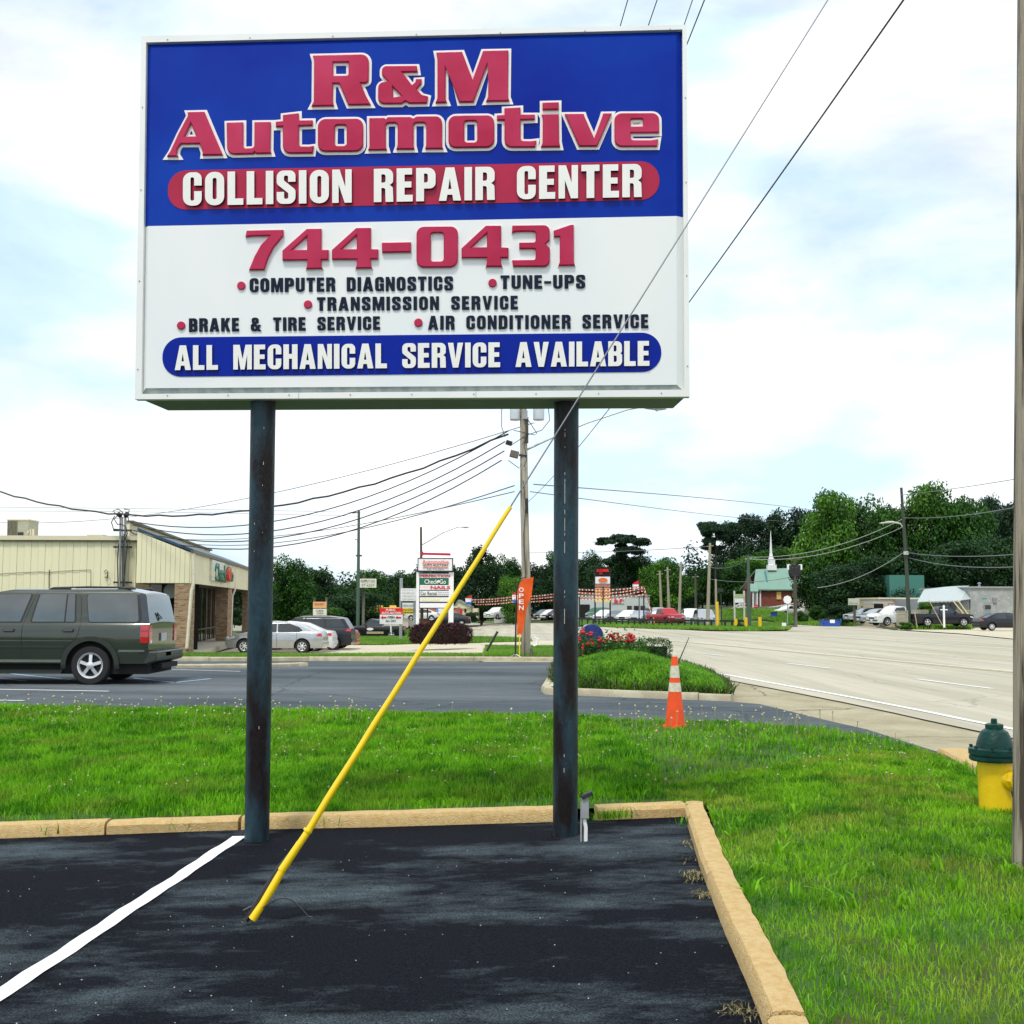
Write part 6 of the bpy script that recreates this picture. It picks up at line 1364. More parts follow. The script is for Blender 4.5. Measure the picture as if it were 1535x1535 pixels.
# wall bits
wl = thing('wall_light', 'small caged wall light on the tan siding left of the service mast', 'light fixture', at(159, 861, WY - .1)); MB().box(at(159, 861, WY - .1), (.1, .12, .2)).build('lamp_body', M_coping, wl); MB().tube([at(156, 857, WY - .2), at(159, 854, WY - .22), at(162, 858, WY - .22), at(161, 866, WY - .22), at(157, 865, WY - .2)], .018, 5).build('cage', M_black, wl)
wc = thing('wall_cable', 'thin cable stapled across the tan shop wall above the SUV roof', 'cable', at(73, 860, WY - .1))
MB().tube([at(x_, y_, WY - .09) for x_, y_ in ((-30, 862), (20, 859), (60, 857), (73, 858), (95, 856), (136, 854), (136, 885))], .012, 4).build('cable_run', M_gutter, wc); MB().tube([at(x_, y_, WY - .09) for x_, y_ in ((74, 854), (73.5, 862), (73.5, 886))], .02, 4).build('conduit', M_gutter, wc)
# rooftop units
ac = thing('rooftop_unit', 'grey air conditioning unit with vertical louvres on the tan shop roof', 'air conditioner', at(26, 803, WY + 3)); Ya = WY + 3
x0, x1 = at(9.5, 800, Ya).x, at(41.5, 800, Ya).x; z0, z1 = ztw - .1, zf(26, 779.5, Ya)
MB().box(((x0 + x1) / 2, Ya + .6, (z0 + z1) / 2), (x1 - x0, 1.1, z1 - z0)).build('housing', mat('unit_grey', (.34, .34, .26), .5), ac)
MB().box(((x0 + x1) / 2, Ya + .6, z1 + .02), (x1 - x0 + .06, 1.16, .05)).build('lid', M_coping, ac)
for i in range(7): MB().box((x0 + .06 + i * .062, Ya + .03, (z0 + z1) / 2), (.026, .04, z1 - z0 - .08)).build('louvre', M_gutter, ac)
MB().box((x1 - .33, Ya + .03, z0 + .32), (.24, .04, .35)).build('access_hatch', M_black, ac)
MB().tube([at(41, 799, Ya), at(46, 793, Ya), at(46, 802, Ya)], .03, 5).build('pipe', M_coping, ac); MB().tube([at(50, 793, Ya), at(50, 804, Ya)], .04, 5).build('pipe', M_coping, ac)
rv = thing('roof_vent', 'low pale roof curb vent near the service mast on the tan shop roof', 'vent', at(142, 803, Ya)); x0, x1 = at(130, 800, Ya).x, at(154, 800, Ya).x; MB().box(((x0 + x1) / 2, Ya + .3, ztw + .12), (x1 - x0, .6, .36)).build('curb', M_coping, rv); MB().box((x0 + .3, Ya - .01, ztw + .14), (.5, .03, .22)).build('grille', mat('vent_blue', (.03, .06, .10), .5), rv)

# ================================================================ signs along the road
def board(c, w, h, m, parent, name='panel', d=.12, frame=None, fw=.06):
    MB().box(c, (w, d, h)).build(name, m, parent)
    if frame:
        for (dx, dz, sx, sz) in ((0, h / 2 + fw / 2, w + 2 * fw, fw), (0, -h / 2 - fw / 2, w + 2 * fw, fw), (-w / 2 - fw / 2, 0, fw, h), (w / 2 + fw / 2, 0, fw, h)): MB().box((c[0] + dx, c[1], c[2] + dz), (sx, d + .04, sz)).build('frame', frame, parent)
def wbox(x0, y0, x1, y1, Y):
    a, b_ = at(x0, y0, Y), at(x1, y1, Y); return Vector(((a.x + b_.x) / 2, Y, (a.z + b_.z) / 2)), abs(b_.x - a.x), abs(a.z - b_.z)
def ltext(s, x0, y0, x1, y1, Y, m, parent, bold=.0):
    c, w, h = wbox(x0, y0, x1, y1, Y); text(s, c - Vector(parent.location) - Vector((0, .08, 0)), w, h, m, parent, bold=bold, off=.0)
M_t_red, M_t_blk, M_t_grn, M_t_wht, M_t_pnk = mat('text_red', (.55, .01, .02), .5), mat('text_black', (.02, .02, .025), .5), mat('text_green', (.01, .12, .06), .5), mat('text_white', (.8, .8, .76), .5), mat('text_pink', (.70, .18, .14), .5)
M_t_org, M_t_yel, M_framek = mat('text_orange', (.75, .16, .04), .5), mat('text_yellow', (.80, .68, .15), .5), mat('frame_navy', (.02, .03, .05), .5)
YT = 70.; ts = thing('tenant_sign', 'tall white tenant directory sign with a red arrow on top behind the maroon bush', 'sign', gx(652, YT))
ts.location.z = at(652, 942, YT).z
for x0, x1 in ((624.5, 628), (673, 679.5)): c, w, h = wbox(x0, 858, x1, 942, YT); MB().box(c, (w, .3, h)).build('leg', M_white, ts)
for x0, x1 in ((631.5, 634.5), (640, 641.6)): c, w, h = wbox(x0, 911, x1, 940, YT + .3); MB().box(c, (w, .15, h)).build('inner_post', mat('brown_post', (.06, .02, .01), .8), ts)
c, w, h = wbox(627.5, 837.5, 678, 855.5, YT - .1); board(c, w, h, M_white, ts, 'top_panel', .35, M_framek, .05)
ltext('Automotive', 633, 839, 673, 846, YT - .25, M_t_pnk, ts, .02); ltext('AUTO AUCTION', 634, 845.5, 671, 849.5, YT - .26, M_t_blk, ts, .02); c, w, h = wbox(634, 850, 672, 851.6, YT - .3); MB().box(c, (w, .03, h)).build('stripe', M_t_pnk, ts); ltext('205-744-8832', 640, 852.5, 666, 854.6, YT - .25, M_t_blk, ts)
rows = [(860, 866.5, M_white, 'PERFECTION', M_t_red, (630, 675)), (867.2, 876.2, mat('panel_green', (.004, .14, .075), .4), 'Check Go', M_t_wht, (636.5, 668.5)), (876.9, 884.3, M_white, 'NAILS', M_t_red, (645.5, 675)), (885.6, 893.2, M_white, 'Car Rental', M_t_blk, (630.5, 655)), (895.2, 902.0, mat('panel_cream', (.78, .76, .62), .5), None, None, None), (904, 911, M_white, None, None, None)]
c, w, h = wbox(628.5, 858.5, 675.8, 912, YT + .02); MB().box(c, (w, .12, h)).build('rack', mat('rack_blue', (.05, .10, .24), .5), ts)
for y0, y1, m_, s_, tm, tx in rows:
    c, w, h = wbox(629.3, y0, 675.2, y1, YT - .08); MB().box(c, (w, .08, h)).build('tenant_panel', m_, ts)
    if s_: ltext(s_, tx[0], y0 + (1.2 if y0 < 880 else 1), tx[1], y1 - 1.0, YT - .08, tm, ts, .035 if s_ in ('PERFECTION', 'NAILS') else .01)
ltext('Luxury', 630.5, 878.5, 644.5, 881.5, YT - .08, M_t_org, ts); ltext('Service', 657, 887, 673, 889, YT - .08, M_t_blk, ts); ltext('Insurance', 657, 890, 673, 892, YT - .08, M_t_blk, ts); ltext('Vacancy', 632, 897, 660, 900.5, YT - .08, M_t_yel, ts)
c = wbox(655.5, 869, 659, 874, YT - .16)[0]; MB().lathe([(.01, -.02), (.08, 0), (.01, .02)], c, 10, 'Y').build('apple_emblem', M_t_wht, ts)
ar = [(629.3, 829.8), (634.5, 826.8), (634.5, 828.6), (675.5, 829.5), (675.5, 832.9), (634.5, 831.8), (634.5, 833.3)]
pp = [at(x_, y_, YT) for x_, y_ in ar]; MB().prism(orient([[(p.x, p.z) for p in pp]]), (0, YT + .05, 0), (1, 0, 0), (0, 0, 1), (0, -1, 0), .25, .0, back=True).build('red_arrow', mat('arrow_red', (.50, .008, .045), .4), ts)
# maroon bush
box_hedge('maroon_bush', 'round clipped maroon-leaved bush at the foot of the tall tenant sign', 'bush', gx(622, 58), gx(701, 57), 1.7, .95, M_leafr, 1300, .035, lump=.09, seed=5)
_b = bpy.data.objects['maroon_bush']; _b.location.z = at(660, 965, 57).z - .05
def flagsign(name, label, px, py_base, Y): 
    p = gx(px, Y); p.z = at(px, py_base, Y).z; return thing(name, label, 'sign', p)
s = flagsign('roadside_sign', 'red and white auto auction sign with two red arrows beside the black pickup', 586, 950, 80)
MB().tube([at(586, 948, 80), at(586, 930, 80)], .05, 6).build('leg', M_white, s)
c, w, h = wbox(569.5, 911.5, 603.5, 921, 80); MB().box(c, (w, .1, h)).build('red_panel', mat('panel_red', (.75, .01, .015), .4), s); c, w, h = wbox(569.5, 921.2, 603.5, 935.5, 80); MB().box(c, (w, .1, h)).build('white_panel', M_white, s)
ltext('PUBLIC', 579, 912.5, 593, 916, 80, M_t_wht, s, .03); ltext('AUTO AUCTION', 572, 917, 601.5, 920.6, 80, M_t_wht, s, .03); ltext('OPEN', 581, 923.5, 591.5, 927, 80, M_t_blk, s, .03); ltext('ALL DAY', 578, 929, 594, 932.2, 80, M_t_blk, s, .03)
for x0, x1 in ((571, 579.5), (593, 601.5)):
    ar = [(x0, 925.5), (x0 + 3, 923), (x0 + 3, 924.6), (x1, 924.6), (x1, 926.6), (x0 + 3, 926.6), (x0 + 3, 928)]; pp = [at(x_, y_, 80) for x_, y_ in ar]; MB().prism(orient([[(p.x, p.z) for p in pp]]), (0, 79.95, 0), (1, 0, 0), (0, 0, 1), (0, -1, 0), .03).build('arrow', M_t_red, s)
s = flagsign('roadside_sign', 'white check advance sign left of the tenant sign', 609, 950, 82)
MB().box(at(601, 912, 82), (.2, .2, 4.2)).build('leg', mat('post_grey', (.3, .33, .33), .5), s); MB().box(at(621.5, 925, 82), (.2, .2, 3.)).build('leg', MC['post_grey'], s)
c, w, h = wbox(601, 882, 623.5, 901, 82); MB().box(c, (w, .3, h)).build('panel', M_white, s)
for s_, y0 in (('INSTANT', 883.5), ('CHECK', 888), ('ADVANCE', 892.5), ('OPEN TODAY', 897)): ltext(s_, 603, y0, 622, y0 + 2.3, 81.8, mat('text_grey', (.35, .32, .30), .5), s)
c, w, h = wbox(602, 903.5, 622, 911.5, 82); MB().box(c, (w, .2, h)).build('panel', M_white, s); ltext('CREATION', 603.5, 906.5, 621, 909.5, 81.9, M_t_grn, s, .02)
c, w, h = wbox(603, 912.2, 622, 920.5, 82); MB().box(c, (w, .2, h)).build('panel', mat('panel_yellow', (.85, .66, .03), .5), s); ltext('PAWN', 604, 913, 621, 915.8, 81.9, M_t_blk, s, .03); ltext('SHOP', 604, 917, 620, 919.6, 81.9, M_t_blk, s, .03)
s = flagsign('roadside_sign', 'cream and orange two-part sign standing in front of the dark trees', 479, 935, 115); MB().box(at(489, 920, 115.2), (.2, .2, 3.2)).build('leg', M_poledk, s); MB().box(at(471, 920, 115.2), (.2, .2, 3.2)).build('leg', M_poledk, s)
c, w, h = wbox(469.5, 902, 489.5, 911.5, 115); MB().box(c, (w, .2, h)).build('panel', mat('panel_peach', (.78, .45, .18), .5), s); c, w, h = wbox(469.5, 912.5, 489.5, 922.5, 115); MB().box(c, (w, .2, h)).build('panel', mat('panel_cream', (.78, .76, .62), .5), s)
ltext('BAKERY', 472, 904, 487, 906.5, 114.9, M_t_red, s, .02); ltext('CAFE', 474, 914, 485, 917, 114.9, M_t_blk, s, .01); ltext('OPEN', 475, 918.5, 485, 921, 114.9, M_t_blk, s)
s = flagsign('roadside_sign', 'high cream sign among the tree tops right of the thin green pole', 551, 930, 112); MB().box(at(545, 905, 112.4), (.25, .25, 5.5)).build('leg', M_poledk, s); c, w, h = wbox(539, 867.5, 564, 881, 112); MB().box(c, (w, .3, h)).build('panel', mat('panel_cream', (.78, .76, .62), .5), s); ltext('SUPPLY CO', 541, 869, 562, 873, 111.8, M_t_blk, s, .02); ltext('ST 4227', 542, 876, 561, 879.5, 111.8, M_t_blk, s)
# feather flag and its neighbours near the pole
fb = gx(773, 39.7); ff = thing('feather_flag', 'tall orange feather flag on a black pole beside the wooden transformer pole', 'flag', fb)
Yf = 39.7
MB().tube([fb, at(773.3, 930, Yf), at(774.5, 880, Yf), at(779, 868, Yf), at(788, 865, Yf)], [.03, .028, .022, .018, .014], 6).build('flag_pole', M_black, ff)
o1 = [(775, 952), (776, 885), (779, 874), (784, 868), (800, 865), (797, 892), (789, 915), (783, 951)]; pp = [at(x_, y_, Yf + .02) for x_, y_ in o1]
def cloth(outline, Y, name, m, parent, amp=.03, th=.012):
    l = orient([[(at(x_, y_, Y).x, at(x_, y_, Y).z) for x_, y_ in outline]])[0]; bm = bmesh.new(); vs = [bm.verts.new((a, Y, b_)) for a, b_ in l]; bm.faces.new(vs)
    z0 = min(b_ for a, b_ in l); z1 = max(b_ for a, b_ in l); bmesh.ops.triangulate(bm, faces=bm.faces[:])
    for z in np.arange(z0 + .1, z1, .15): bmesh.ops.bisect_plane(bm, geom=bm.verts[:] + bm.edges[:] + bm.faces[:], plane_co=(0, 0, z), plane_no=(0, 0, 1), dist=1e-4)
    for v in bm.verts: v.co.y += amp * math.sin(v.co.z * 5 + v.co.x * 4)
    me = bpy.data.meshes.new(name); bm.to_mesh(me); bm.free(); me.transform(Matrix.Translation(-Vector(parent.location))); o = obj(name, me, m, parent); so = o.modifiers.new('thickness', 'SOLIDIFY'); so.thickness = th; return o
cloth(o1, Yf, 'orange_cloth', mat('flag_orange', (.85, .13, .01), .7, trans=.3), ff, .02)
for py_, s_ in ((884, 'O'), (893, 'P'), (902, 'E'), (911, 'N')): text(s_, at(781.5, py_, Yf - .10) - Vector(ff.location), .16, .15, M_t_wht, ff, off=0., bold=.02)
for dx in (-9, 9): MB().tube([fb + Vector((0, 0, .12)), fb + Vector((dx / 50, -.1, .03))], .015, 5).build('foot', M_steel, ff)
MB().tube([fb + Vector((0, 0, .12)), fb + Vector((.02, -.22, .02))], .015, 5).build('foot', M_steel, ff)
g_ = gx(779, 38.2); sk = thing('marker_stake', 'thin yellow stake standing right of the flag pole', 'stake', g_); MB().tube([g_, at(779, 950, 38.2)], .018, 5).build('rod', M_hyel, sk)
g_ = gx(729, 39.); sk = thing('leaning_rod', 'thick black rod leaning to the right in the grass left of the orange flag', 'rod', g_); MB().tube([at(729.5, 976, 39), at(746, 946.5, 39)], .040, 7).build('rod', M_black, sk)
g_ = gx(803, 37.); sk = thing('pale_bracket', 'small white bent plastic scrap right of the wooden transformer pole', 'scrap', g_); MB().tube([at(800, 968, 37), at(805, 966, 37), at(806, 958, 37), at(801, 955, 37), at(803, 961, 37)], .035, 5).build('strip', M_white, sk)
g_ = gx(797, 38.4); sk = thing('pull_post', 'short dark stub post right of the wooden transformer pole', 'post', g_); MB().tube([g_, at(796.5, 972, 38.4)], .05, 6).build('stub', M_poledk, sk)

# ================================================================ buildings and lots across the road
def simple_building(name, label, x0, x1, pyt, pyb, Y, depth, m, cat='building', roof=None):
    c, w, h = wbox(x0, pyt, x1, pyb, Y); t = thing(name, label, cat, (c.x, Y, c.z - h / 2)); MB().box((c.x, Y + depth / 2, c.z - .3), (w, depth, h + .6)).build('wall', m, t)
    if roof: MB().box((c.x, Y + depth / 2, c.z + h / 2 + .08), (w + .3, depth + .3, .16)).build('roof', roof, t)
    return t
def wbit(t, x0, y0, x1, y1, Y, name, m, d=.12): c, w, h = wbox(x0, y0, x1, y1, Y - d / 2 - .003); return MB().box(c, (w, d, h)).build(name, m, t)
M_ltwall = mat('light_wall', (.52, .56, .54), .7, var=.06, scale=.6); M_bluew = mat('shop_blue', (.02, .18, .55), .5)
YD = 165
s = simple_building('dealership_building', 'long pale dealership building behind the rows of cars and pennants', 862, 974, 893, 934, YD, 14, M_ltwall, roof=mat('roof_grey', (.30, .31, .30), .6))
wbit(s, 869, 906, 884, 930, YD, 'garage_door', M_dark); wbit(s, 917, 896, 935, 904.5, YD, 'banner', mat('banner_print', (.55, .05, .06), .6, col2=(.6, .6, .62), scale=1.5, c2pos=(.48, .52))); 
for x0 in (940, 950, 960): wbit(s, x0, 908, x0 + 7, 916, YD, 'window', M_dkglass)
s = simple_building('blue_white_building', 'white building with a blue stripe behind the far cars left of the right signpost', 741, 860, 907, 932, 195, 14, M_white, roof=mat('roof_grey', (.30, .31, .30), .6))
wbit(s, 741, 905.5, 800, 908.5, 195, 'blue_stripe', mat('stripe_navy', (.04, .06, .22), .5)); wbit(s, 799, 905, 815, 911, 195, 'sign_panel', M_white, .3); wbit(s, 798.5, 911, 815.5, 916, 195, 'sign_panel', M_bluew, .4); wbit(s, 816, 904, 856, 908, 195, 'blue_stripe', M_bluew)
for x0 in (765, 819, 835): wbit(s, x0, 912, x0 + 4, 917, 195, 'window', M_dkglass)
wbit(s, 742, 910, 745, 924, 195, 'doorway', M_dark)
# cream house with gable
Yh = 170; c, w, h = wbox(683, 912, 716, 932, Yh); s = thing('house', 'small cream gabled house with a red sign behind the yellow guy guard', 'house', (c.x, Yh, c.z - h / 2)); MB().box((c.x, Yh + 4, c.z), (w, 8, h)).build('wall', mat('cream_wall', (.62, .58, .38), .7), s)
pr = [at(681, 913, Yh), at(687, 902, Yh), at(722, 912.5, Yh)]; pr = [at(680, 912, Yh - .3), at(687, 901.5, Yh - .3), at(708, 912, Yh - .3)]
MB().prism(orient([[(p.x, p.z) for p in pr]]), (0, Yh + 8, 0), (1, 0, 0), (0, 0, 1), (0, -1, 0), 8.2, back=True).build('gable', mat('cream_wall', (.62, .58, .38), .7), s)
for a_, b_ in ((pr[0], pr[1]), (pr[1], pr[2])): a2, b2 = Vector(a_), Vector(b_); a2.y = b2.y = Yh + 3.8; MB().add([(a2.x, Yh - .4, a2.z + .03), (b2.x, Yh - .4, b2.z + .03), (b2.x, Yh + 8.2, b2.z + .03), (a2.x, Yh + 8.2, a2.z + .03), (a2.x, Yh - .4, a2.z + .25), (b2.x, Yh - .4, b2.z + .25), (b2.x, Yh + 8.2, b2.z + .25), (a2.x, Yh + 8.2, a2.z + .25)], [(0, 3, 2, 1), (4, 5, 6, 7), (0, 1, 5, 4), (1, 2, 6, 5), (2, 3, 7, 6), (3, 0, 4, 7)]).build('roof', mat('roof_tealgrey', (.20, .25, .24), .6), s)
wbit(s, 689, 913, 693, 920, Yh, 'red_sign', M_t_red); wbit(s, 693, 921, 700, 926, Yh, 'brick_panel', mat('salmon_brick', (.50, .18, .11), .8)); wbit(s, 696, 913, 699, 918, Yh, 'window', M_dkglass)
s = simple_building('brick_shop', 'salmon brick shop with blue-framed windows seen through the tenant sign legs', 627, 684, 911, 936, 150, 10, mat('salmon_brick', (.50, .18, .11), .8, var=.15), roof=M_coping)
wbit(s, 655, 912, 672, 921, 150, 'shop_window', M_white); 
for x0 in (654, 671.5): wbit(s, x0, 911, x0 + 2.4, 932, 150, 'blue_pilaster', mat('pilaster_blue', (.08, .28, .50), .5), .3)
for x0 in (643, 648, 664, 679): wbit(s, x0, 921, x0 + 4, 931, 150, 'window', mat('dark_red_window', (.10, .02, .02), .4))
s = simple_building('pawn_building', 'building with a bright yellow fascia behind the auction sign', 550, 612, 910.5, 932, 158, 10, mat('pale_wall', (.55, .54, .46), .7)); wbit(s, 550, 910.5, 612, 918.5, 158, 'yellow_fascia', mat('panel_yellow', (.85, .66, .03), .5), .6)
for x0 in (564, 584): wbit(s, x0, 907.5, x0 + 10, 911, 158, 'roof_sign', mat('panel_peach', (.78, .45, .18), .5))
for x0 in (556, 566, 594): wbit(s, x0, 920, x0 + 6, 930, 158, 'window', M_dkglass)
# small white house left
Yh = 150; c, w, h = wbox(430, 922, 452, 935, Yh); s = thing('house', 'small white gabled house between the left signpost and the black pickup', 'house', (c.x, Yh, c.z - h / 2)); MB().box((c.x, Yh + 3, c.z), (w, 6, h)).build('wall', M_white, s)
pr = [at(428, 922.5, Yh - .2), at(441, 917.5, Yh - .2), at(454, 922.5, Yh - .2)]; MB().prism(orient([[(p.x, p.z) for p in pr]]), (0, Yh + 6, 0), (1, 0, 0), (0, 0, 1), (0, -1, 0), 6.2, back=True).build('gable', M_white, s); wbit(s, 434, 925, 441, 929, Yh, 'window', M_dkglass)
s = simple_building('pale_house', 'low pale house glimpsed between the shop corner and the left signpost', 349, 374, 920, 938, 140, 6, mat('pale_wall', (.55, .54, .46), .7)); wbit(s, 352, 925, 358, 931, 140, 'window', M_dkglass)
# flags on poles
M_fr, M_fb = mat('flag_red', (.60, .01, .02), .7), mat('flag_blue', (.03, .12, .42), .7)
for px, Yv, y0, y1, lab, pyb in ((702.5, 150, 892, 906, 'red, white and blue flag left of the yellow guy guard, above the pennants', 930), (772.5, 150, 885, 904, 'red, white and blue flag beside the orange feather flag', 930), (953, 118, 869.5, 888, 'red and white pointed flag at the right end of the pennant strings', 938)):
    g_ = gx(px + 5, Yv); g_.z = at(px, pyb, Yv).z; f_ = thing('flag', lab, 'flag', g_, 0, 'flags over the car lots'); MB().tube([g_, at(px + 5, y0 - 1, Yv)], .05, 5).build('flag_pole', M_black, f_); hh_ = y1 - y0
    cloth([(px - 5, y0 + .35 * hh_), (px + 4.5, y0 + .35 * hh_), (px + 4.5, y0), (px - 4.5, y0 + .28 * hh_)], Yv - .05, 'red_cloth', M_fr, f_); cloth([(px - 5, y0 + .36 * hh_), (px + 4.5, y0 + .36 * hh_), (px + 4, y0 + .74 * hh_), (px - 4.5, y0 + .74 * hh_)], Yv - .05, 'white_cloth', M_white, f_)
    cloth([(px - 4.5, y0 + .75 * hh_), (px + 4, y0 + .75 * hh_), (px + 4, y1), (px - 4, y1)], Yv - .05, 'blue_cloth', M_fb if px < 900 else M_black, f_)
# dealership pylon
YP = 128; s = flagsign('dealership_sign', 'tall dealership sign with red letters on black over white and orange panels', 905, 938, YP); s['category'] = 'sign'
for x_ in (892, 914.6): MB().box(at(x_, 898, YP), (.16, .2, 5.6)).build('leg', M_black, s)
for y0, y1, m_, nm in ((850.5, 864, M_dark, 'black_panel'), (864.5, 875, M_white, 'white_panel'), (876, 880, mat('panel_pink', (.62, .22, .20), .5), 'pink_panel'), (881, 892.5, mat('panel_peach', (.78, .45, .18), .5), 'orange_panel'), (893, 903, mat('panel_yellowpale', (.80, .62, .28), .5), 'yellow_panel')):
    c, w, h = wbox(892.3, y0, 914.3, y1, YP); MB().box(c, (w, .3, h)).build(nm, m_, s)
ltext('S.CARR', 894.5, 853, 913, 857.5, YP - .2, mat('neon_red', (.8, .01, .01), .4), s, .06); ltext('AUTO', 898, 858.5, 903, 861, YP - .2, MC['neon_red'], s, .05)
c, w, h = wbox(897, 866, 910.5, 873, YP - .2); l = [(c.x + w / 2 * math.cos(a_), c.z + h / 2 * math.sin(a_)) for a_ in np.linspace(0, 2 * math.pi, 20, endpoint=False)]; MB().prism(orient([l]), (0, YP - .2, 0), (1, 0, 0), (0, 0, 1), (0, -1, 0), .05).build('oval_logo', M_t_org, s)
ltext('BUY HERE PAY HERE', 893.5, 877, 913, 879, YP - .2, M_t_blk, s)
for s_, y0 in (('EASY', 882.5), ('AUTO', 886), ('LOANS', 889.5)): ltext(s_, 894, y0, 912.5, y0 + 2.4, YP - .2, M_t_red, s)
# pennant strings
M_pen = [mat('pennant_orange', (.72, .10, .03), .6), mat('pennant_white', (.72, .62, .5), .6), mat('pennant_red', (.50, .02, .02), .6)]
def pennants(lab, a, Ya_, b_, Yb_, mid, m, m2, n=60, sz=.30):
    A_, B_ = at(*a, Ya_), at(*b_, Yb_); t = thing('pennant_string', lab, 'pennants', A_, 0, 'pennant strings over the car lot'); mA, mB = MB(), MB(); path = []
    k = (at(*mid, (Ya_ + Yb_) / 2).z - (A_.z + B_.z) / 2)
    for i in range(n + 1):
        u = i / n; p = A_.lerp(B_, u) + Vector((0, 0, 4 * k * u * (1 - u))); path.append(p)
    for i in range(n):
        p, q_ = path[i], path[i + 1]; tgt = mA if i % 2 else mB; d_ = (q_ - p); e_ = random.uniform(-.08, .08)
        tip = p.lerp(q_, .5) + Vector((e_, -.05, -sz)); vs = [p + d_ * .2, p + d_ * .8, tip + Vector((.06, 0, 0)), tip - Vector((.06, 0, 0))]; vs = vs + [v + Vector((0, .02, 0)) for v in vs]; tgt.add(vs, [(0, 1, 2, 3), (7, 6, 5, 4), (0, 4, 5, 1), (1, 5, 6, 2), (2, 6, 7, 3), (3, 7, 4, 0)])
    o = mA.build('pennant_flags', m, t); o['kind'] = 'stuff'; o = mB.build('pennant_flags', m2, t); o['kind'] = 'stuff'; MB().tube(path[::4], .02, 4).build('cord', M_wire, t)
O_, W_, Rr = M_pen
for i, (a, b_, mid, Ya_, Yb_, lab) in enumerate((((862, 882), (966, 878), (912, 883), 122, 116, 'highest pennant string, from the right signpost to the pointed flag'), ((862, 886.5), (966, 880), (912, 888), 122, 116, 'second pennant string from the top over the dealership'), ((862, 891), (966, 884), (912, 892.5), 122, 116, 'third pennant string from the top over the dealership'), ((862, 896), (968, 889), (912, 897), 122, 116, 'fourth pennant string from the top over the dealership'),
        ((796, 893), (862, 884), (830, 890), 140, 124, 'top pennant string right of the transformer pole'), ((796, 897), (862, 889), (830, 894), 140, 124, 'middle pennant string right of the transformer pole'), ((796, 901), (862, 894), (830, 899), 140, 124, 'bottom pennant string right of the transformer pole'),
        ((708, 898), (772, 893), (740, 897), 150, 142, 'top pennant string left of the orange feather flag'), ((708, 901.5), (772, 897), (740, 900.5), 150, 142, 'middle pennant string left of the orange feather flag'), ((712, 905), (770, 901), (740, 904.5), 150, 142, 'bottom pennant string left of the orange feather flag'))):
    pennants(lab, a, Ya_, b_, Yb_, mid, O_ if i % 2 else Rr, W_, 40 if a[0] > 800 else 30, .15)
pennants('pennant string dropping steeply to the ground beside the red pickup', (966, 879), 116, (981, 933), 113, (972, 905), O_, W_, 22, .24)
for px, y0, lab in ((904, 879, 'thin dark post left of the dealership sign text'), (965, 890, 'dark pennant post right of the dealership building'), (868.5, 895, 'dark pennant post just right of the right signpost')):
    g_ = gx(px, 117); t = thing('lot_post', lab, 'post', g_); MB().tube([g_, at(px, y0, 117)], .07, 6).build('shaft', M_black, t)
# rail fence along the dealership
rf = thing('rail_fence', 'low dark rail fence in front of the dealership cars', 'fence', gx(1000, 114)); A_, B_ = gx(864, 119), gx(1118, 105); A_.z, B_.z = at(864, 936.5, 119).z, at(1118, 941.5, 105).z
nP = 27
for i in range(nP + 1):
    p = A_.lerp(B_, i / nP); MB().box(p + Vector((0, 0, .27)), (.16, .16, .68)).build('post', M_black, rf)
for i in range(nP):
    p, q_ = A_.lerp(B_, i / nP), A_.lerp(B_, (i + 1) / nP); MB().beam(p + Vector((0, -.02, .60)), q_ + Vector((0, -.02, .60)), .10, .17).build('rail', M_black, rf)
M_boll = mat('bollard_yellow', (.80, .50, .01), .5)
for px, y0, y1, lab in ((1103, 928, 941, 'yellow bollard, leftmost of three by the road'), (1118, 925.5, 938.5, 'yellow bollard in front of the green utility pole'), (1139, 925, 942, 'yellow bollard, rightmost and tallest of three by the road')):
    Yb = 103.5; g_ = gx(px, Yb); g_.z = at(px, y1, Yb).z; t = thing('bollard', lab, 'bollard', g_, 0, 'yellow bollards at the street corner'); MB().tube([g_ - Vector((0, 0, .2)), at(px, y0, Yb)], .15, 12).build('shaft', M_boll, t, smooth_=True, ang=50)
# church
YC = 185; M_teal = mat('teal_roof', (.17, .30, .235), .55, var=.08, scale=.5)
ch_ = thing('church', 'red brick church with a green roof and thin white steeple across the road', 'church', gx(1172, YC)); ch_.location.z = at(1165, 917, YC).z
c, w, h = wbox(1131.5, 883, 1214, 920, YC); MB().box((c.x, YC + 5, c.z - .2), (w, 10, h + .4)).build('brick_wall', M_redbrick, ch_)
ea, eb, ra_, rb_ = at(1129, 885, YC - .5), at(1217, 885, YC - .5), at(1133, 855, YC + 5), at(1219, 852, YC + 5)
vs = [ea, eb, rb_, ra_, Vector((ea.x, YC + 11, ea.z)), Vector((eb.x, YC + 11, eb.z))]; vs = vs + [v + Vector((0, 0, .18)) for v in vs]
MB().add(vs, [(0, 1, 2, 3), (3, 2, 5, 4), (6, 9, 8, 7), (9, 10, 11, 8), (0, 6, 7, 1), (0, 3, 9, 6), (3, 4, 10, 9), (1, 7, 8, 2), (2, 8, 11, 5)][::1]).build('roof', M_teal, ch_)
MB().add([(c.x - w / 2, YC + .01, ea.z), (c.x - w / 2, YC + 10, ea.z), (c.x - w / 2, YC + 5, ra_.z - .1)], [(0, 1, 2)]).build('gable', M_redbrick, ch_)
MB().beam(at(1147, 856, YC + 4), at(1152, 886, YC - .55), .25, .2).build('roof_seam', mat('seam_teal', (.03, .16, .17), .5), ch_)
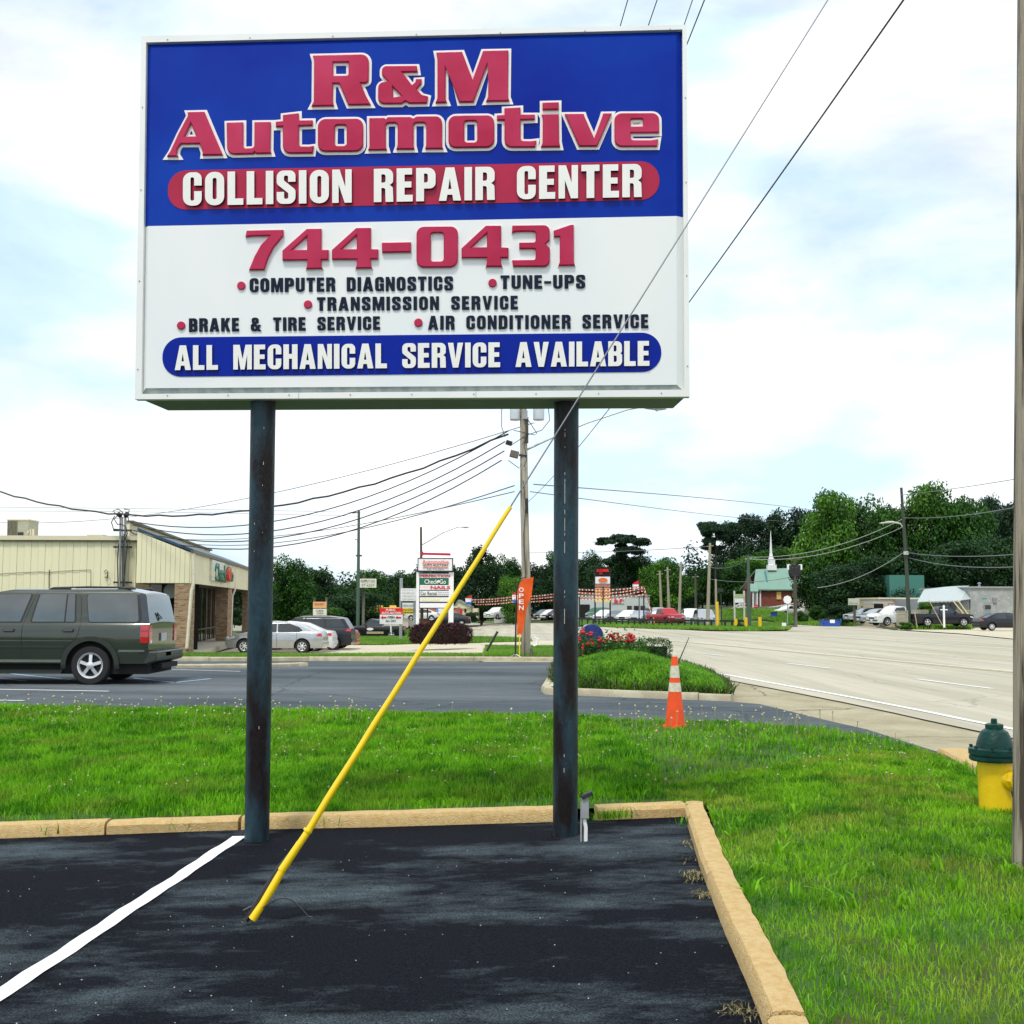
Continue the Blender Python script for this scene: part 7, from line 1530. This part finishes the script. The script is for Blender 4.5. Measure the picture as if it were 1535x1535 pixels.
cx, cw_, chh = wbox(1150, 847, 1163, 855, YC + 4.5); MB().box(cx, (cw_, 1.2, chh)).build('steeple_base', M_white, ch_); c2_, w2_, h2_ = wbox(1152, 838, 1161, 847, YC + 4.5); MB().box(c2_, (w2_, .9, h2_)).build('steeple_stage', M_white, ch_)
z0, z1 = at(1156, 838, YC + 4.5).z, at(1156, 796, YC + 4.5).z; MB().lathe([(.42, z0), (.22, z0 + (z1 - z0) * .2), (.03, z1)], (at(1155.7, 830, YC + 4.5).x, YC + 4.5, 0), 8).build('spire', M_white, ch_)
wbit(ch_, 1164, 887, 1171, 898.5, YC, 'window_panel', mat('window_gold', (.70, .48, .16), .5)); wbit(ch_, 1187, 887, 1193, 897, YC, 'window_panel', mat('window_brown', (.25, .18, .08), .5)); wbit(ch_, 1131, 884, 1133, 912, YC, 'corner_board', M_white); wbit(ch_, 1138.5, 884, 1141, 914, YC - .1, 'corner_board', M_white)
# porch left
pa = at(1122, 887, YC - 3); c, w, h = wbox(1122, 885, 1140, 888, YC - 3); MB().add([at(1121.5, 886, YC - 4), at(1137, 886, YC - 4), at(1134, 875, YC), at(1123, 875, YC), at(1121.5, 887.5, YC - 4), at(1137, 887.5, YC - 4), at(1134, 886, YC), at(1123, 886, YC)], [(0, 1, 2, 3), (7, 6, 5, 4), (0, 4, 5, 1), (1, 5, 6, 2), (3, 7, 4, 0), (2, 6, 7, 3)]).build('porch_roof', M_teal, ch_)
for px in (1124, 1129, 1135): MB().tube([at(px, 915, YC - 3.8), at(px, 887.5, YC - 3.8)], .12, 8).build('porch_column', M_white, ch_)
# right wing of the church
c, w, h = wbox(1203, 884, 1218, 912, YC - 6); MB().box((c.x, YC - 3, c.z), (w, 6, h)).build('wing_wall', mat('wing_wall', (.50, .46, .34), .7), ch_)
pr = [at(1200, 889, YC - 6.3), at(1209.5, 873, YC - 6.3), at(1223, 889, YC - 6.3)]; MB().prism(orient([[(p.x, p.z) for p in pr]]), (0, YC - 2, 0), (1, 0, 0), (0, 0, 1), (0, -1, 0), 4.4, back=True).build('wing_gable', mat('wing_gable', (.12, .10, .08), .8), ch_)
for dx in (0, 7.5, 9.5): pass
# ramp railing
rl = thing('ramp_railing', 'long white ramp railing sloping up in front of the church', 'railing', at(1142, 915, YC - 6)); A_, B_ = at(1140, 913, YC - 6), at(1216, 900, YC - 6)
for dz in (0, -.45, -.85): MB().beam(A_ + Vector((0, 0, dz)), B_ + Vector((0, 0, dz)), .1, .13).build('rail', M_white, rl)
MB().beam(A_ + Vector((0, 0, -1.15)), B_ + Vector((0, 0, -1.15)), .3, .3).build('ramp_deck', mat('deck_grey', (.35, .35, .32), .7), rl)
for i in range(13): p = A_.lerp(B_, i / 12); MB().box(p + Vector((0, 0, -.6)), (.12, .12, 1.3)).build('baluster', M_white, rl)
rl2 = thing('stair_railing', 'white stair railing left of the church porch', 'railing', at(1100, 908, YC - 8)); A_, B_ = at(1095, 914, YC - 8), at(1108, 905, YC - 8); C_ = at(1118, 905, YC - 8)
for a_, b_ in ((A_, B_), (B_, C_)):
    for dz in (0, -.5): MB().beam(a_ + Vector((0, 0, dz)), b_ + Vector((0, 0, dz)), .1, .13).build('rail', M_white, rl2)
    for i in range(4): p = a_.lerp(b_, i / 4); MB().box(p + Vector((0, 0, -.5)), (.12, .12, 1.1)).build('baluster', M_white, rl2)
s = flagsign('church_notice_board', 'pale green and white church notice board on two posts', 1108, 930, 150); s['category'] = 'notice board'
for px in (1101, 1115.5): MB().box(at(px, 908, 150), (.2, .2, 3.8)).build('leg', mat('pale_wall', (.55, .54, .46), .7), s)
c, w, h = wbox(1101.5, 896, 1114.5, 903.5, 149.9); MB().box(c, (w, .2, h)).build('lower_panel', M_white, s)
pr = [at(1101, 896, 150), at(1101, 893, 150), at(1104, 890.5, 150), at(1112, 890.5, 150), at(1115, 893, 150), at(1115, 896, 150)]; MB().prism(orient([[(p.x, p.z) for p in pr]]), (0, 150, 0), (1, 0, 0), (0, 0, 1), (0, -1, 0), .25, back=True).build('green_header', mat('header_green', (.35, .48, .22), .5), s)
# signs: stop sign backs, etc.
s = flagsign('stop_sign', 'white octagonal back of a stop sign on a thin post at the side street', 1180, 935, 103); MB().tube([s.location, at(1180.5, 893, 103)], .04, 6).build('leg', M_steel, s)
c = at(1180, 899, 103); MB().lathe([(.37, -.01), (.37, .01)], (c.x, 102.9, c.z), 8, 'Y').build('octagon', M_white, s)
s = flagsign('stop_sign', 'red stop sign far off beside the church porch', 1133, 922, 160); MB().tube([s.location, at(1133, 908, 160)], .05, 6).build('leg', M_steel, s); c = at(1133, 909, 160); MB().lathe([(.28, -.01), (.28, .01)], (c.x, 159.8, c.z), 8, 'Y').build('octagon', M_fr, s); text('STOP', (c - s.location) - Vector((0, .25, 0)), .4, .14, M_t_wht, s, off=0.)
s = flagsign('yard_sign', 'tiny white yard sign at the street corner right of the bollards', 1175, 941, 100); c, w, h = wbox(1172, 933.5, 1178.5, 938.5, 100); MB().box(c, (w, .04, h)).build('panel', M_white, s); MB().tube([s.location, c], .015, 4).build('leg', M_steel, s)
s = flagsign('roadside_sign', 'small pale business sign on a dark post above the blue dumpster', 1280, 935, 112); c, w, h = wbox(1271.5, 897, 1288, 907, 112); MB().box(c, (w, .15, h)).build('panel', mat('panel_greygreen', (.42, .44, .36), .6), s); MB().box(at(1281, 921, 112.2), (.2, .2, 1.9)).build('leg', M_poledk, s); ltext('Swinney', 1273, 903, 1286.5, 906, 111.9, M_t_blk, s)
s = flagsign('street_sign', 'green street name sign in front of the grey stone wall', 1476, 925, 100); MB().tube([s.location, at(1475, 898, 100)], .035, 5).build('leg', M_steel, s); c, w, h = wbox(1472, 896.3, 1479.5, 898.8, 100); MB().box(c, (w, .03, h)).build('blade', mat('blade_green', (.05, .28, .20), .5), s)
s = thing('flood_lamp', 'dark pole with a square lamp head by the yellow-guarded pole', 'lamp', gx(1082, 108)); MB().tube([gx(1082, 108), at(1080.5, 890, 108)], .05, 6).build('lamp_pole', M_black, s); MB().box(at(1080, 884.5, 108), (.4, .4, .35)).build('lamp_head', M_black, s)
# dumpster
YM = 104; g_ = gx(1247, YM); g_.z = at(1247, 939, YM).z; dm = thing('dumpster', 'blue steel dumpster with a white logo at the roadside', 'dumpster', g_)
a0, a1 = at(1233, 939, YM), at(1261, 939, YM); M_dblue = mat('dumpster_blue', (.008, .07, .33), .45, var=.1)
pr = [(a0.x + .1, a0.z), (a1.x - .1, a0.z), (a1.x, at(0, 925, YM).z), (a0.x, at(0, 925, YM).z)]
MB().prism(orient([pr]), (0, YM + 1.3, 0), (1, 0, 0), (0, 0, 1), (0, -1, 0), 1.3, .02, back=True).build('bin', M_dblue, dm); MB().box(((a0.x + a1.x) / 2, YM + .65, at(0, 924.4, YM).z), (a1.x - a0.x + .05, 1.35, .08)).build('lid', M_black, dm)
c, w, h = wbox(1244, 929, 1251.5, 934, YM - .03); MB().box(c, (w, .02, h)).build('logo', M_white, dm)
for px in (1234, 1260): MB().box(at(px, 930, YM - .05), (.12, .2, .3)).build('lift_pocket', M_dblue, dm)
s = thing('trash_bin', 'small blue wheeled bin beside the white car near the church', 'bin', gx(1160, 150)); s.location.z = at(1160, 924, 150).z; MB().box(at(1160, 921, 150), (.7, .6, .5)).build('bin', M_dblue, s); MB().box(at(1160, 918, 150), (.75, .7, .08)).build('lid', M_black, s)
# buildings right
YB = 116
s = simple_building('stone_building', 'low grey painted stone building at the right behind the black sedan', 1454, 1560, 881.5, 938, YB, 14, mat('stone_grey', (.30, .31, .30), .85, col2=(.38, .39, .37), scale=1.5, bump=.6, bscale=2.5), roof=mat('roof_grey', (.30, .31, .30), .6))
wbit(s, 1475, 907, 1485, 913, YB, 'window', M_dkglass); wbit(s, 1476, 913.5, 1485, 921, YB, 'window', mat('grey_shutter', (.2, .25, .26), .6)); wbit(s, 1488, 896, 1494, 904, YB, 'vent_block', mat('vent_grey', (.2, .22, .24), .7))
mpatch = MB(); rr = random.Random(2)
for i in range(26):
    px, py = rr.uniform(1457, 1517), rr.uniform(886, 926); c = at(px, py, YB - .01); s1 = rr.uniform(.03, .09)
    o = MB().lathe([(s1, 0), (s1 * .8, -.03)], c, 6, 'Y').build('white_patch', mat('flaked_paint', (.52, .53, .52), .8), s)
MB().tube([at(1468, 881, YB + 1), at(1468, 876, YB + 1)], [.12, .12], 6).build('roof_vent', M_steel, s); MB().lathe([(.05, 0), (.22, .1), (.05, .2)], at(1468, 876, YB + 1), 8).build('vent_cap', M_steel, s)
s = thing('awning_building', 'grey shop with a slanted white corrugated awning roof behind the black pickup', 'building', gx(1415, YB)); M_awn = mat('awning_white', (.42, .47, .47), .45, var=.05)
c, w, h = wbox(1380, 898, 1454, 938, YB); MB().box((c.x, YB + 4, c.z), (w, 8, h)).build('wall', mat('awn_wall', (.28, .29, .30), .8), s)
tl, tr, br, bl = at(1385, 884, YB + 3.5), at(1452, 878, YB + 3.5), at(1440, 900, YB - 2.6), at(1375, 902, YB - 2.6); tm = at(1432, 877, YB + 3.5)
n = 22
for i in range(n):
    u0, u1 = i / n, (i + .96) / n; p = [tl.lerp(tr, u0), tl.lerp(tr, u1), bl.lerp(br, u1), bl.lerp(br, u0)]
    for k_ in (0, 1): p[k_] = p[k_] + Vector((0, 0, .10 * math.sin(math.pi * (u0, u1)[k_])))
    vs = p + [v - Vector((0, 0, .1 if i % 2 else .14)) for v in p]; MB().add(vs, [(0, 3, 2, 1), (4, 5, 6, 7), (0, 1, 5, 4), (1, 2, 6, 5), (2, 3, 7, 6), (3, 0, 4, 7)]).build('roof_panel', M_awn, s)
MB().add([tr, at(1456, 898, YB), br, tr + Vector((0, .2, 0)), at(1456, 898, YB + .2), br + Vector((0, .2, 0))], [(0, 1, 2), (5, 4, 3), (0, 3, 4, 1), (1, 4, 5, 2), (2, 5, 3, 0)]).build('gable_infill', mat('infill_grey', (.42, .46, .47), .6), s)
for x0 in (1385, 1412, 1425): wbit(s, x0, 905, x0 + 8, 916, YB, 'window', M_dkglass)
for a_, b_, in (((1428, 900), (1457, 936)), ((1436, 900), (1462, 936))): MB().tube([at(*a_, YB - 5), at(*b_, YB - 8)], .06, 6).build('prop_pole', mat('prop_tan', (.50, .42, .22), .7), s)
s = simple_building('low_shop', 'low pale shop with a red framed window behind the silver cars', 1318, 1384, 898, 934, 124, 8, mat('cream_wall2', (.60, .50, .36), .7), roof=M_coping)
for x0 in np.arange(1332, 1362, 6): wbit(s, x0, 906, x0 + 5.2, 911.5, 124, 'window', M_white); 
wbit(s, 1331, 904.5, 1363, 905.8, 124, 'red_frame', mat('frame_red', (.45, .07, .05), .6)); wbit(s, 1331, 911.6, 1363, 913, 124, 'red_frame', MC['frame_red'])
MB().box(at(1316, 903, 122), (2.0, 3, .15)).build('carport_roof', M_awn, s); wbit(s, 1310, 905, 1324, 922, 124, 'garage', M_dark)
s = simple_building('green_barn', 'teal green metal barn glimpsed through the trees', 1333, 1386, 862, 900, 138, 8, mat('barn_teal', (.05, .19, .15), .7))
# slatted fences, each picket a part
M_pick = mat('picket_wood', (.30, .28, .20), .85, var=.2, scale=3)
def picket(lab, x0, x1, yt, yb, Y, n):
    g_ = gx((x0 + x1) / 2, Y); t = thing('picket_fence', lab, 'fence', g_)
    for i in range(n):
        px = x0 + (x1 - x0) * (i + .5) / n; a_, b_ = at(px, yt + random.uniform(-.4, .4), Y), at(px, yb, Y); MB().box((a_ + b_) / 2, ((x1 - x0) / n / FPX * Y * .72, .05, (a_ - b_).length)).build('picket', M_pick, t)
    for f in (.25, .75): MB().beam(at(x0, yt + (yb - yt) * f, Y + .08), at(x1, yt + (yb - yt) * f, Y + .08), .06, .1).build('rail', M_pick, t)
picket('short slatted wood fence section right of the white pickup', 1343.5, 1361.5, 915.5, 938, 101.5, 8); picket('slatted fence section behind the bed of the black pickup', 1366, 1392, 914, 924, 108, 10); picket('slatted fence section behind the black pickup hood', 1432, 1456, 914, 930, 110, 9)
s = thing('white_post', 'white post with a short crossbar in front of the black pickup', 'post', gx(1415, 98)); MB().box((at(1414.5, 908, 98) + at(1415.5, 940, 98)) / 2, (.13, .13, 1.85)).build('upright', M_white, s); MB().box(at(1415, 914, 98), (.6, .1, .08)).build('crossbar', M_white, s)
for a_, b_, lab in (((1392, 899), (1413, 938), 'thin guy wire guard leaning left of the white post'), ((1371, 917), (1375, 940), 'thin pale pipe beside the slatted fence')):
    t = thing('guy_guard', lab, 'pipe', gx(b_[0], 99)); MB().tube([at(*a_, 99), at(*b_, 99)], .03, 5).build('tube', mat('prop_tan', (.50, .42, .22), .7), t)

# ================================================================ trees
def unit_tree(kind, seed):
    """leaf points and normals of a crown in a unit box (height 1, radius .5)"""
    r_ = np.random.default_rng(seed); P, Nn, Tn = [], [], []
    nl = {'broad': 58, 'pine': 52, 'umbrella': 26, 'bush': 18}[kind]
    for i in range(nl):
        a = r_.uniform(0, 2 * np.pi)
        if kind == 'umbrella': z = r_.choice([.95, .90, .93, .70, .80]) + r_.normal(0, .02); rad = r_.uniform(.05, .38) if z > .75 else r_.uniform(.05, .28); lr = r_.uniform(.08, .14); fl = .28
        elif kind == 'pine': z = r_.uniform(.08, .95); rad = r_.uniform(.1, .42) * (1.08 - z) ** .5; lr = r_.uniform(.08, .14); fl = .75
        elif kind == 'bush': z = r_.uniform(.1, .75); rad = r_.uniform(.0, .36) * math.sqrt(max(0, 1 - (z - .2) ** 2)); lr = r_.uniform(.14, .22); fl = .9
        else: z = r_.beta(1.15, 1.1) * .84 + .06; rad = r_.uniform(.12, .40) * math.sqrt(max(.04, 1 - ((z - .42) / .60) ** 2)); lr = r_.uniform(.08, .17); fl = .8
        n = int(15000 / nl * (lr / .12) ** 1.6 * (.5 if kind == 'bush' else 1)); v = r_.normal(0, 1, (n, 3)); v /= np.linalg.norm(v, axis=1)[:, None]; rr_ = lr * (r_.uniform(.35, 1.12, n) ** .6)
        bumpy = 1 + .25 * np.sin(v[:, 0] * 9 + i) * np.sin(v[:, 1] * 8 + 2 * i) * np.sin(v[:, 2] * 7)
        q_ = v * (rr_ * bumpy)[:, None] * np.array([1, 1, fl]); P.append(q_ + [rad * np.cos(a), rad * np.sin(a), z]); Nn.append(v); Tn.append(np.full(n, r_.uniform(.0, .85)) + r_.normal(0, .18, n))
    if kind in ('broad', 'pine'):
        n = 3500; v = r_.normal(0, 1, (n, 3)); v /= np.linalg.norm(v, axis=1)[:, None]; P.append(v * r_.uniform(.3, 1, (n, 1)) ** .5 * np.array([.30, .30, .38]) + [0, 0, .44]); Nn.append(v); Tn.append(r_.uniform(0, .4, n))
    P, Nn, Tn = map(np.concatenate, (P, Nn, Tn)); k = P[:, 2] > .02; return P[k], Nn[k], Tn[k]
TREE = {}
def tree_mesh(kind, seed, H, m):
    key = (kind, seed, m.name)
    if key not in TREE:
        P, Nn, Tn = unit_tree(kind, seed); me = leafcloud(P, Nn, {'broad': .0165, 'pine': .0165, 'umbrella': .015, 'bush': .024}[kind], Tn, 'crown', None); me.materials.append(m)
        tk = MB(); rr_ = random.Random(seed); tk.tube([(0, 0, -.03), (.005, .0, .35), (-.01, .01, .62), (0, 0, .85)], [.022, .017, .012, .004], 7)
        for i in range(9 if kind != 'bush' else 5):
            a = rr_.uniform(0, 6.28); z = rr_.uniform(.3, .72) if kind != 'umbrella' else rr_.uniform(.55, .8); L_ = rr_.uniform(.12, .3); tk.tube([(0, 0, z), (L_ * .5 * math.cos(a), L_ * .5 * math.sin(a), z + L_ * .25), (L_ * math.cos(a), L_ * math.sin(a), z + L_ * .6)], [.009, .006, .002], 5)
        tm_ = tk.mesh('trunk', smooth_=True, ang=70); tm_.materials.append(mat('bark', (.045, .035, .025), .9, var=.3, scale=6)); TREE[key] = (me, tm_)
    return TREE[key]
def tree(px, pyt, wpx, Y, kind, m, lab, seed=None, name=None, cat='tree', base=None, group='trees beyond the road'):
    """crown top on row pyt, crown wpx wide"""
    top_ = at(px, pyt, Y); g_ = gx(px, Y); zb = g_.z if base is None else at(px, base, Y).z; H = top_.z - zb; Rd = wpx / FPX * Y * {'broad': 1.28, 'pine': 1.28, 'umbrella': 1.6, 'bush': 1.05}[kind]
    seed = seed if seed is not None else random.randint(0, 3); me, tm_ = tree_mesh(kind, seed, H, m)
    t = thing(name or {'broad': 'broadleaf_tree', 'pine': 'pine_tree', 'umbrella': 'pine_tree', 'bush': 'bush'}[kind], lab, cat, (g_.x, g_.y, zb), random.uniform(0, 6.28), group)
    t.scale = (Rd, Rd, H); obj('crown', me, None, t); obj('trunk', tm_, None, t); return t
D_, M2_, L_, PI_ = M_leafd, M_leafm, M_leafl, M_leafp
TL = [  # px, top, width, depth, kind, leaf, label
 (352, 905, 36, 125, 'bush', D_, 'dark bush visible between the shop columns and the left signpost', 940),
 (360, 862, 60, 150, 'broad', D_, 'dark tree just left of the left signpost beyond the shop', None),
 (432, 833, 78, 140, 'broad', M2_, 'tall green tree immediately right of the left signpost', None),
 (478, 852, 76, 145, 'broad', D_, 'dark green tree second from the left signpost', None),
 (512, 866, 60, 150, 'broad', M2_, 'mid-green tree just left of the thin green utility pole', None),
 (556, 853, 72, 165, 'broad', M2_, 'green tree behind the high cream sign', None),
 (540, 885, 84, 125, 'broad', D_, 'very dark leafy tree around the thin green pole behind the pickup', None),
 (500, 908, 46, 120, 'bush', L_, 'bright green shrub beside the thin green utility pole', 940),
 (462, 912, 40, 128, 'bush', M2_, 'green shrub behind the silver and black cars', 938),
 (614, 846, 56, 170, 'broad', M2_, 'green tree just left of the tenant sign top panel', None),
 (596, 858, 70, 185, 'broad', D_, 'dark tree behind the check advance sign', None),
 (650, 838, 66, 190, 'broad', D_, 'dark tree rising directly behind the tenant sign', None),
 (690, 836, 66, 185, 'broad', D_, 'dark tree right of the tenant sign, behind the yellow guard', None),
 (722, 821, 74, 180, 'pine', D_, 'round dark pine topping the trees right of the yellow guard', None),
 (762, 832, 62, 190, 'broad', M2_, 'green tree left of the wooden transformer pole', None),
 (770, 862, 46, 165, 'broad', L_, 'light green tree behind the orange feather flag', None),
 (812, 834, 64, 185, 'broad', D_, 'dark tree between the transformer pole and the right signpost', None),
 (838, 824, 56, 190, 'broad', M2_, 'green tree at the left edge of the right signpost', None),
 (880, 826, 56, 188, 'broad', D_, 'dark green tree just right of the right signpost', None),
 (908, 846, 70, 178, 'broad', D_, 'dark tree behind the dealership sign', None),
 (938, 800, 66, 170, 'umbrella', PI_, 'flat-topped umbrella pine, highest tree over the dealership', None),
 (940, 830, 84, 172, 'broad', D_, 'dark dense tree under the flat-topped pine', None),
 (975, 846, 60, 176, 'broad', M2_, 'green tree behind the pointed red flag', None),
 (1002, 827, 74, 168, 'broad', L_, 'round light green tree behind the three pale poles', None),
 (1030, 868, 44, 185, 'broad', D_, 'low dark tree in the gap right of the three pale poles', None),
 (1053, 842, 56, 190, 'broad', M2_, 'green tree behind the pole at the silver truck', None),
 (1073, 783, 46, 185, 'umbrella', PI_, 'sparse pine leaning over the gap left of the church', None),
 (1098, 786, 76, 215, 'pine', PI_, 'dark pine at the left end of the hillside wood', None),
 (1128, 774, 80, 222, 'pine', PI_, 'dark pine on the hillside left of the steeple', None),
 (1166, 766, 86, 228, 'pine', D_, 'dark pine on the hillside directly above the steeple', None),
 (1204, 764, 84, 224, 'pine', PI_, 'dark pine on the hillside right of the steeple', None),
 (1090, 840, 66, 200, 'broad', M2_, 'green tree below the dark pines left of the church', None),
 (1122, 832, 66, 205, 'broad', L_, 'light green tree behind the green utility pole', None),
 (1164, 820, 74, 208, 'broad', M2_, 'green tree directly behind the church roof', None),
 (1200, 808, 74, 206, 'broad', L_, 'light green tree behind the right end of the church roof', None),
 (1252, 733, 104, 150, 'broad', L_, 'huge light green tree right of the church with a rounded top', None),
 (1232, 790, 74, 152, 'broad', M2_, 'green tree in front of the right end of the church', None),
 (1300, 742, 104, 155, 'broad', M2_, 'large green tree left of the tall leaning pole', None),
 (1270, 836, 100, 140, 'broad', D_, 'dark lower tree above the blue dumpster', None),
 (1320, 830, 100, 142, 'broad', D_, 'dark lower tree left of the tall leaning pole', None),
 (1342, 752, 80, 160, 'broad', M2_, 'green tree directly behind the tall leaning pole', None),
 (1392, 722, 100, 158, 'broad', L_, 'tallest green tree right of the leaning pole with a spiky top', None),
 (1440, 738, 96, 156, 'broad', M2_, 'large rounded green tree above the awning building', None),
 (1395, 812, 100, 142, 'broad', D_, 'dark lower tree behind the awning roof', None),
 (1448, 806, 100, 142, 'broad', D_, 'dark lower tree above the grey stone building', None),
 (1484, 742, 66, 175, 'broad', PI_, 'dark tree with a ragged top left of the near wooden pole', None),
 (1515, 752, 80, 165, 'broad', PI_, 'dark tree partly behind the near wooden pole', None),
 (1500, 800, 90, 145, 'broad', D_, 'dark lower tree by the right edge above the stone building', None),
 (1575, 760, 100, 150, 'broad', D_, 'dark tree just outside the right edge behind the near pole', None),
 (1225, 905, 34, 135, 'bush', M2_, 'green shrub beside the church ramp', 930), (1262, 900, 50, 128, 'bush', D_, 'dark undergrowth behind the blue dumpster', 936), (1305, 902, 40, 130, 'bush', D_, 'dark undergrowth behind the small business sign', 934),
 (1200, 915, 26, 125, 'bush', M2_, 'weedy shrub at the foot of the transformer cluster pole', 932), (1360, 930, 26, 99, 'bush', L_, 'bright weeds at the foot of the tall leaning pole', 945),
 (705, 914, 28, 148, 'bush', D_, 'dark shrub in front of the small cream house', 934), (1110, 933, 16, 102, 'bush', M2_, 'small green weed clump between the bollards', 943), (1386, 898, 24, 113, 'bush', L_, 'pale shrub against the left side of the awning building', 922)]
for px, pyt, w_, Yt_, kind, m_, lab, base in TL: tree(px, pyt, w_, Yt_, kind, m_, lab, base=base, cat='bush' if kind == 'bush' else 'tree', group='shrubs across the road' if kind == 'bush' else 'trees beyond the road')
# far-off wood that closes the horizon
P, Nn, Tn = [], [], []
for i in range(150):
    x_ = -150 + i * 2.9; hh_ = 9.0 + 3.2 * math.sin(i * .7) + random.uniform(-1.5, 1.5); hh_ = hh_ * (1.5 if x_ > 45 else 1.0) * (.35 if 26 < x_ < 36 else 1); yy = 258 + random.uniform(-8, 8); n = 700; z0 = T(x_, 250)
    v = RNG.normal(0, 1, (n, 3)); v /= np.linalg.norm(v, axis=1)[:, None]; v[:, 2] = np.abs(v[:, 2]) * 1.0; q_ = v * np.array([3.4, 3.4, hh_])[None] * RNG.uniform(.55, 1.05, (n, 1)); P.append(q_ + [x_, yy, z0 - .2]); Nn.append(v); Tn.append(np.full(n, random.uniform(.1, .7)) + RNG.normal(0, .12, n))
P, Nn, Tn = map(np.concatenate, (P, Nn, Tn)); o = leafcloud(P, Nn, .42, Tn, 'distant_wood', M_leafd); tag(o, kind='stuff')
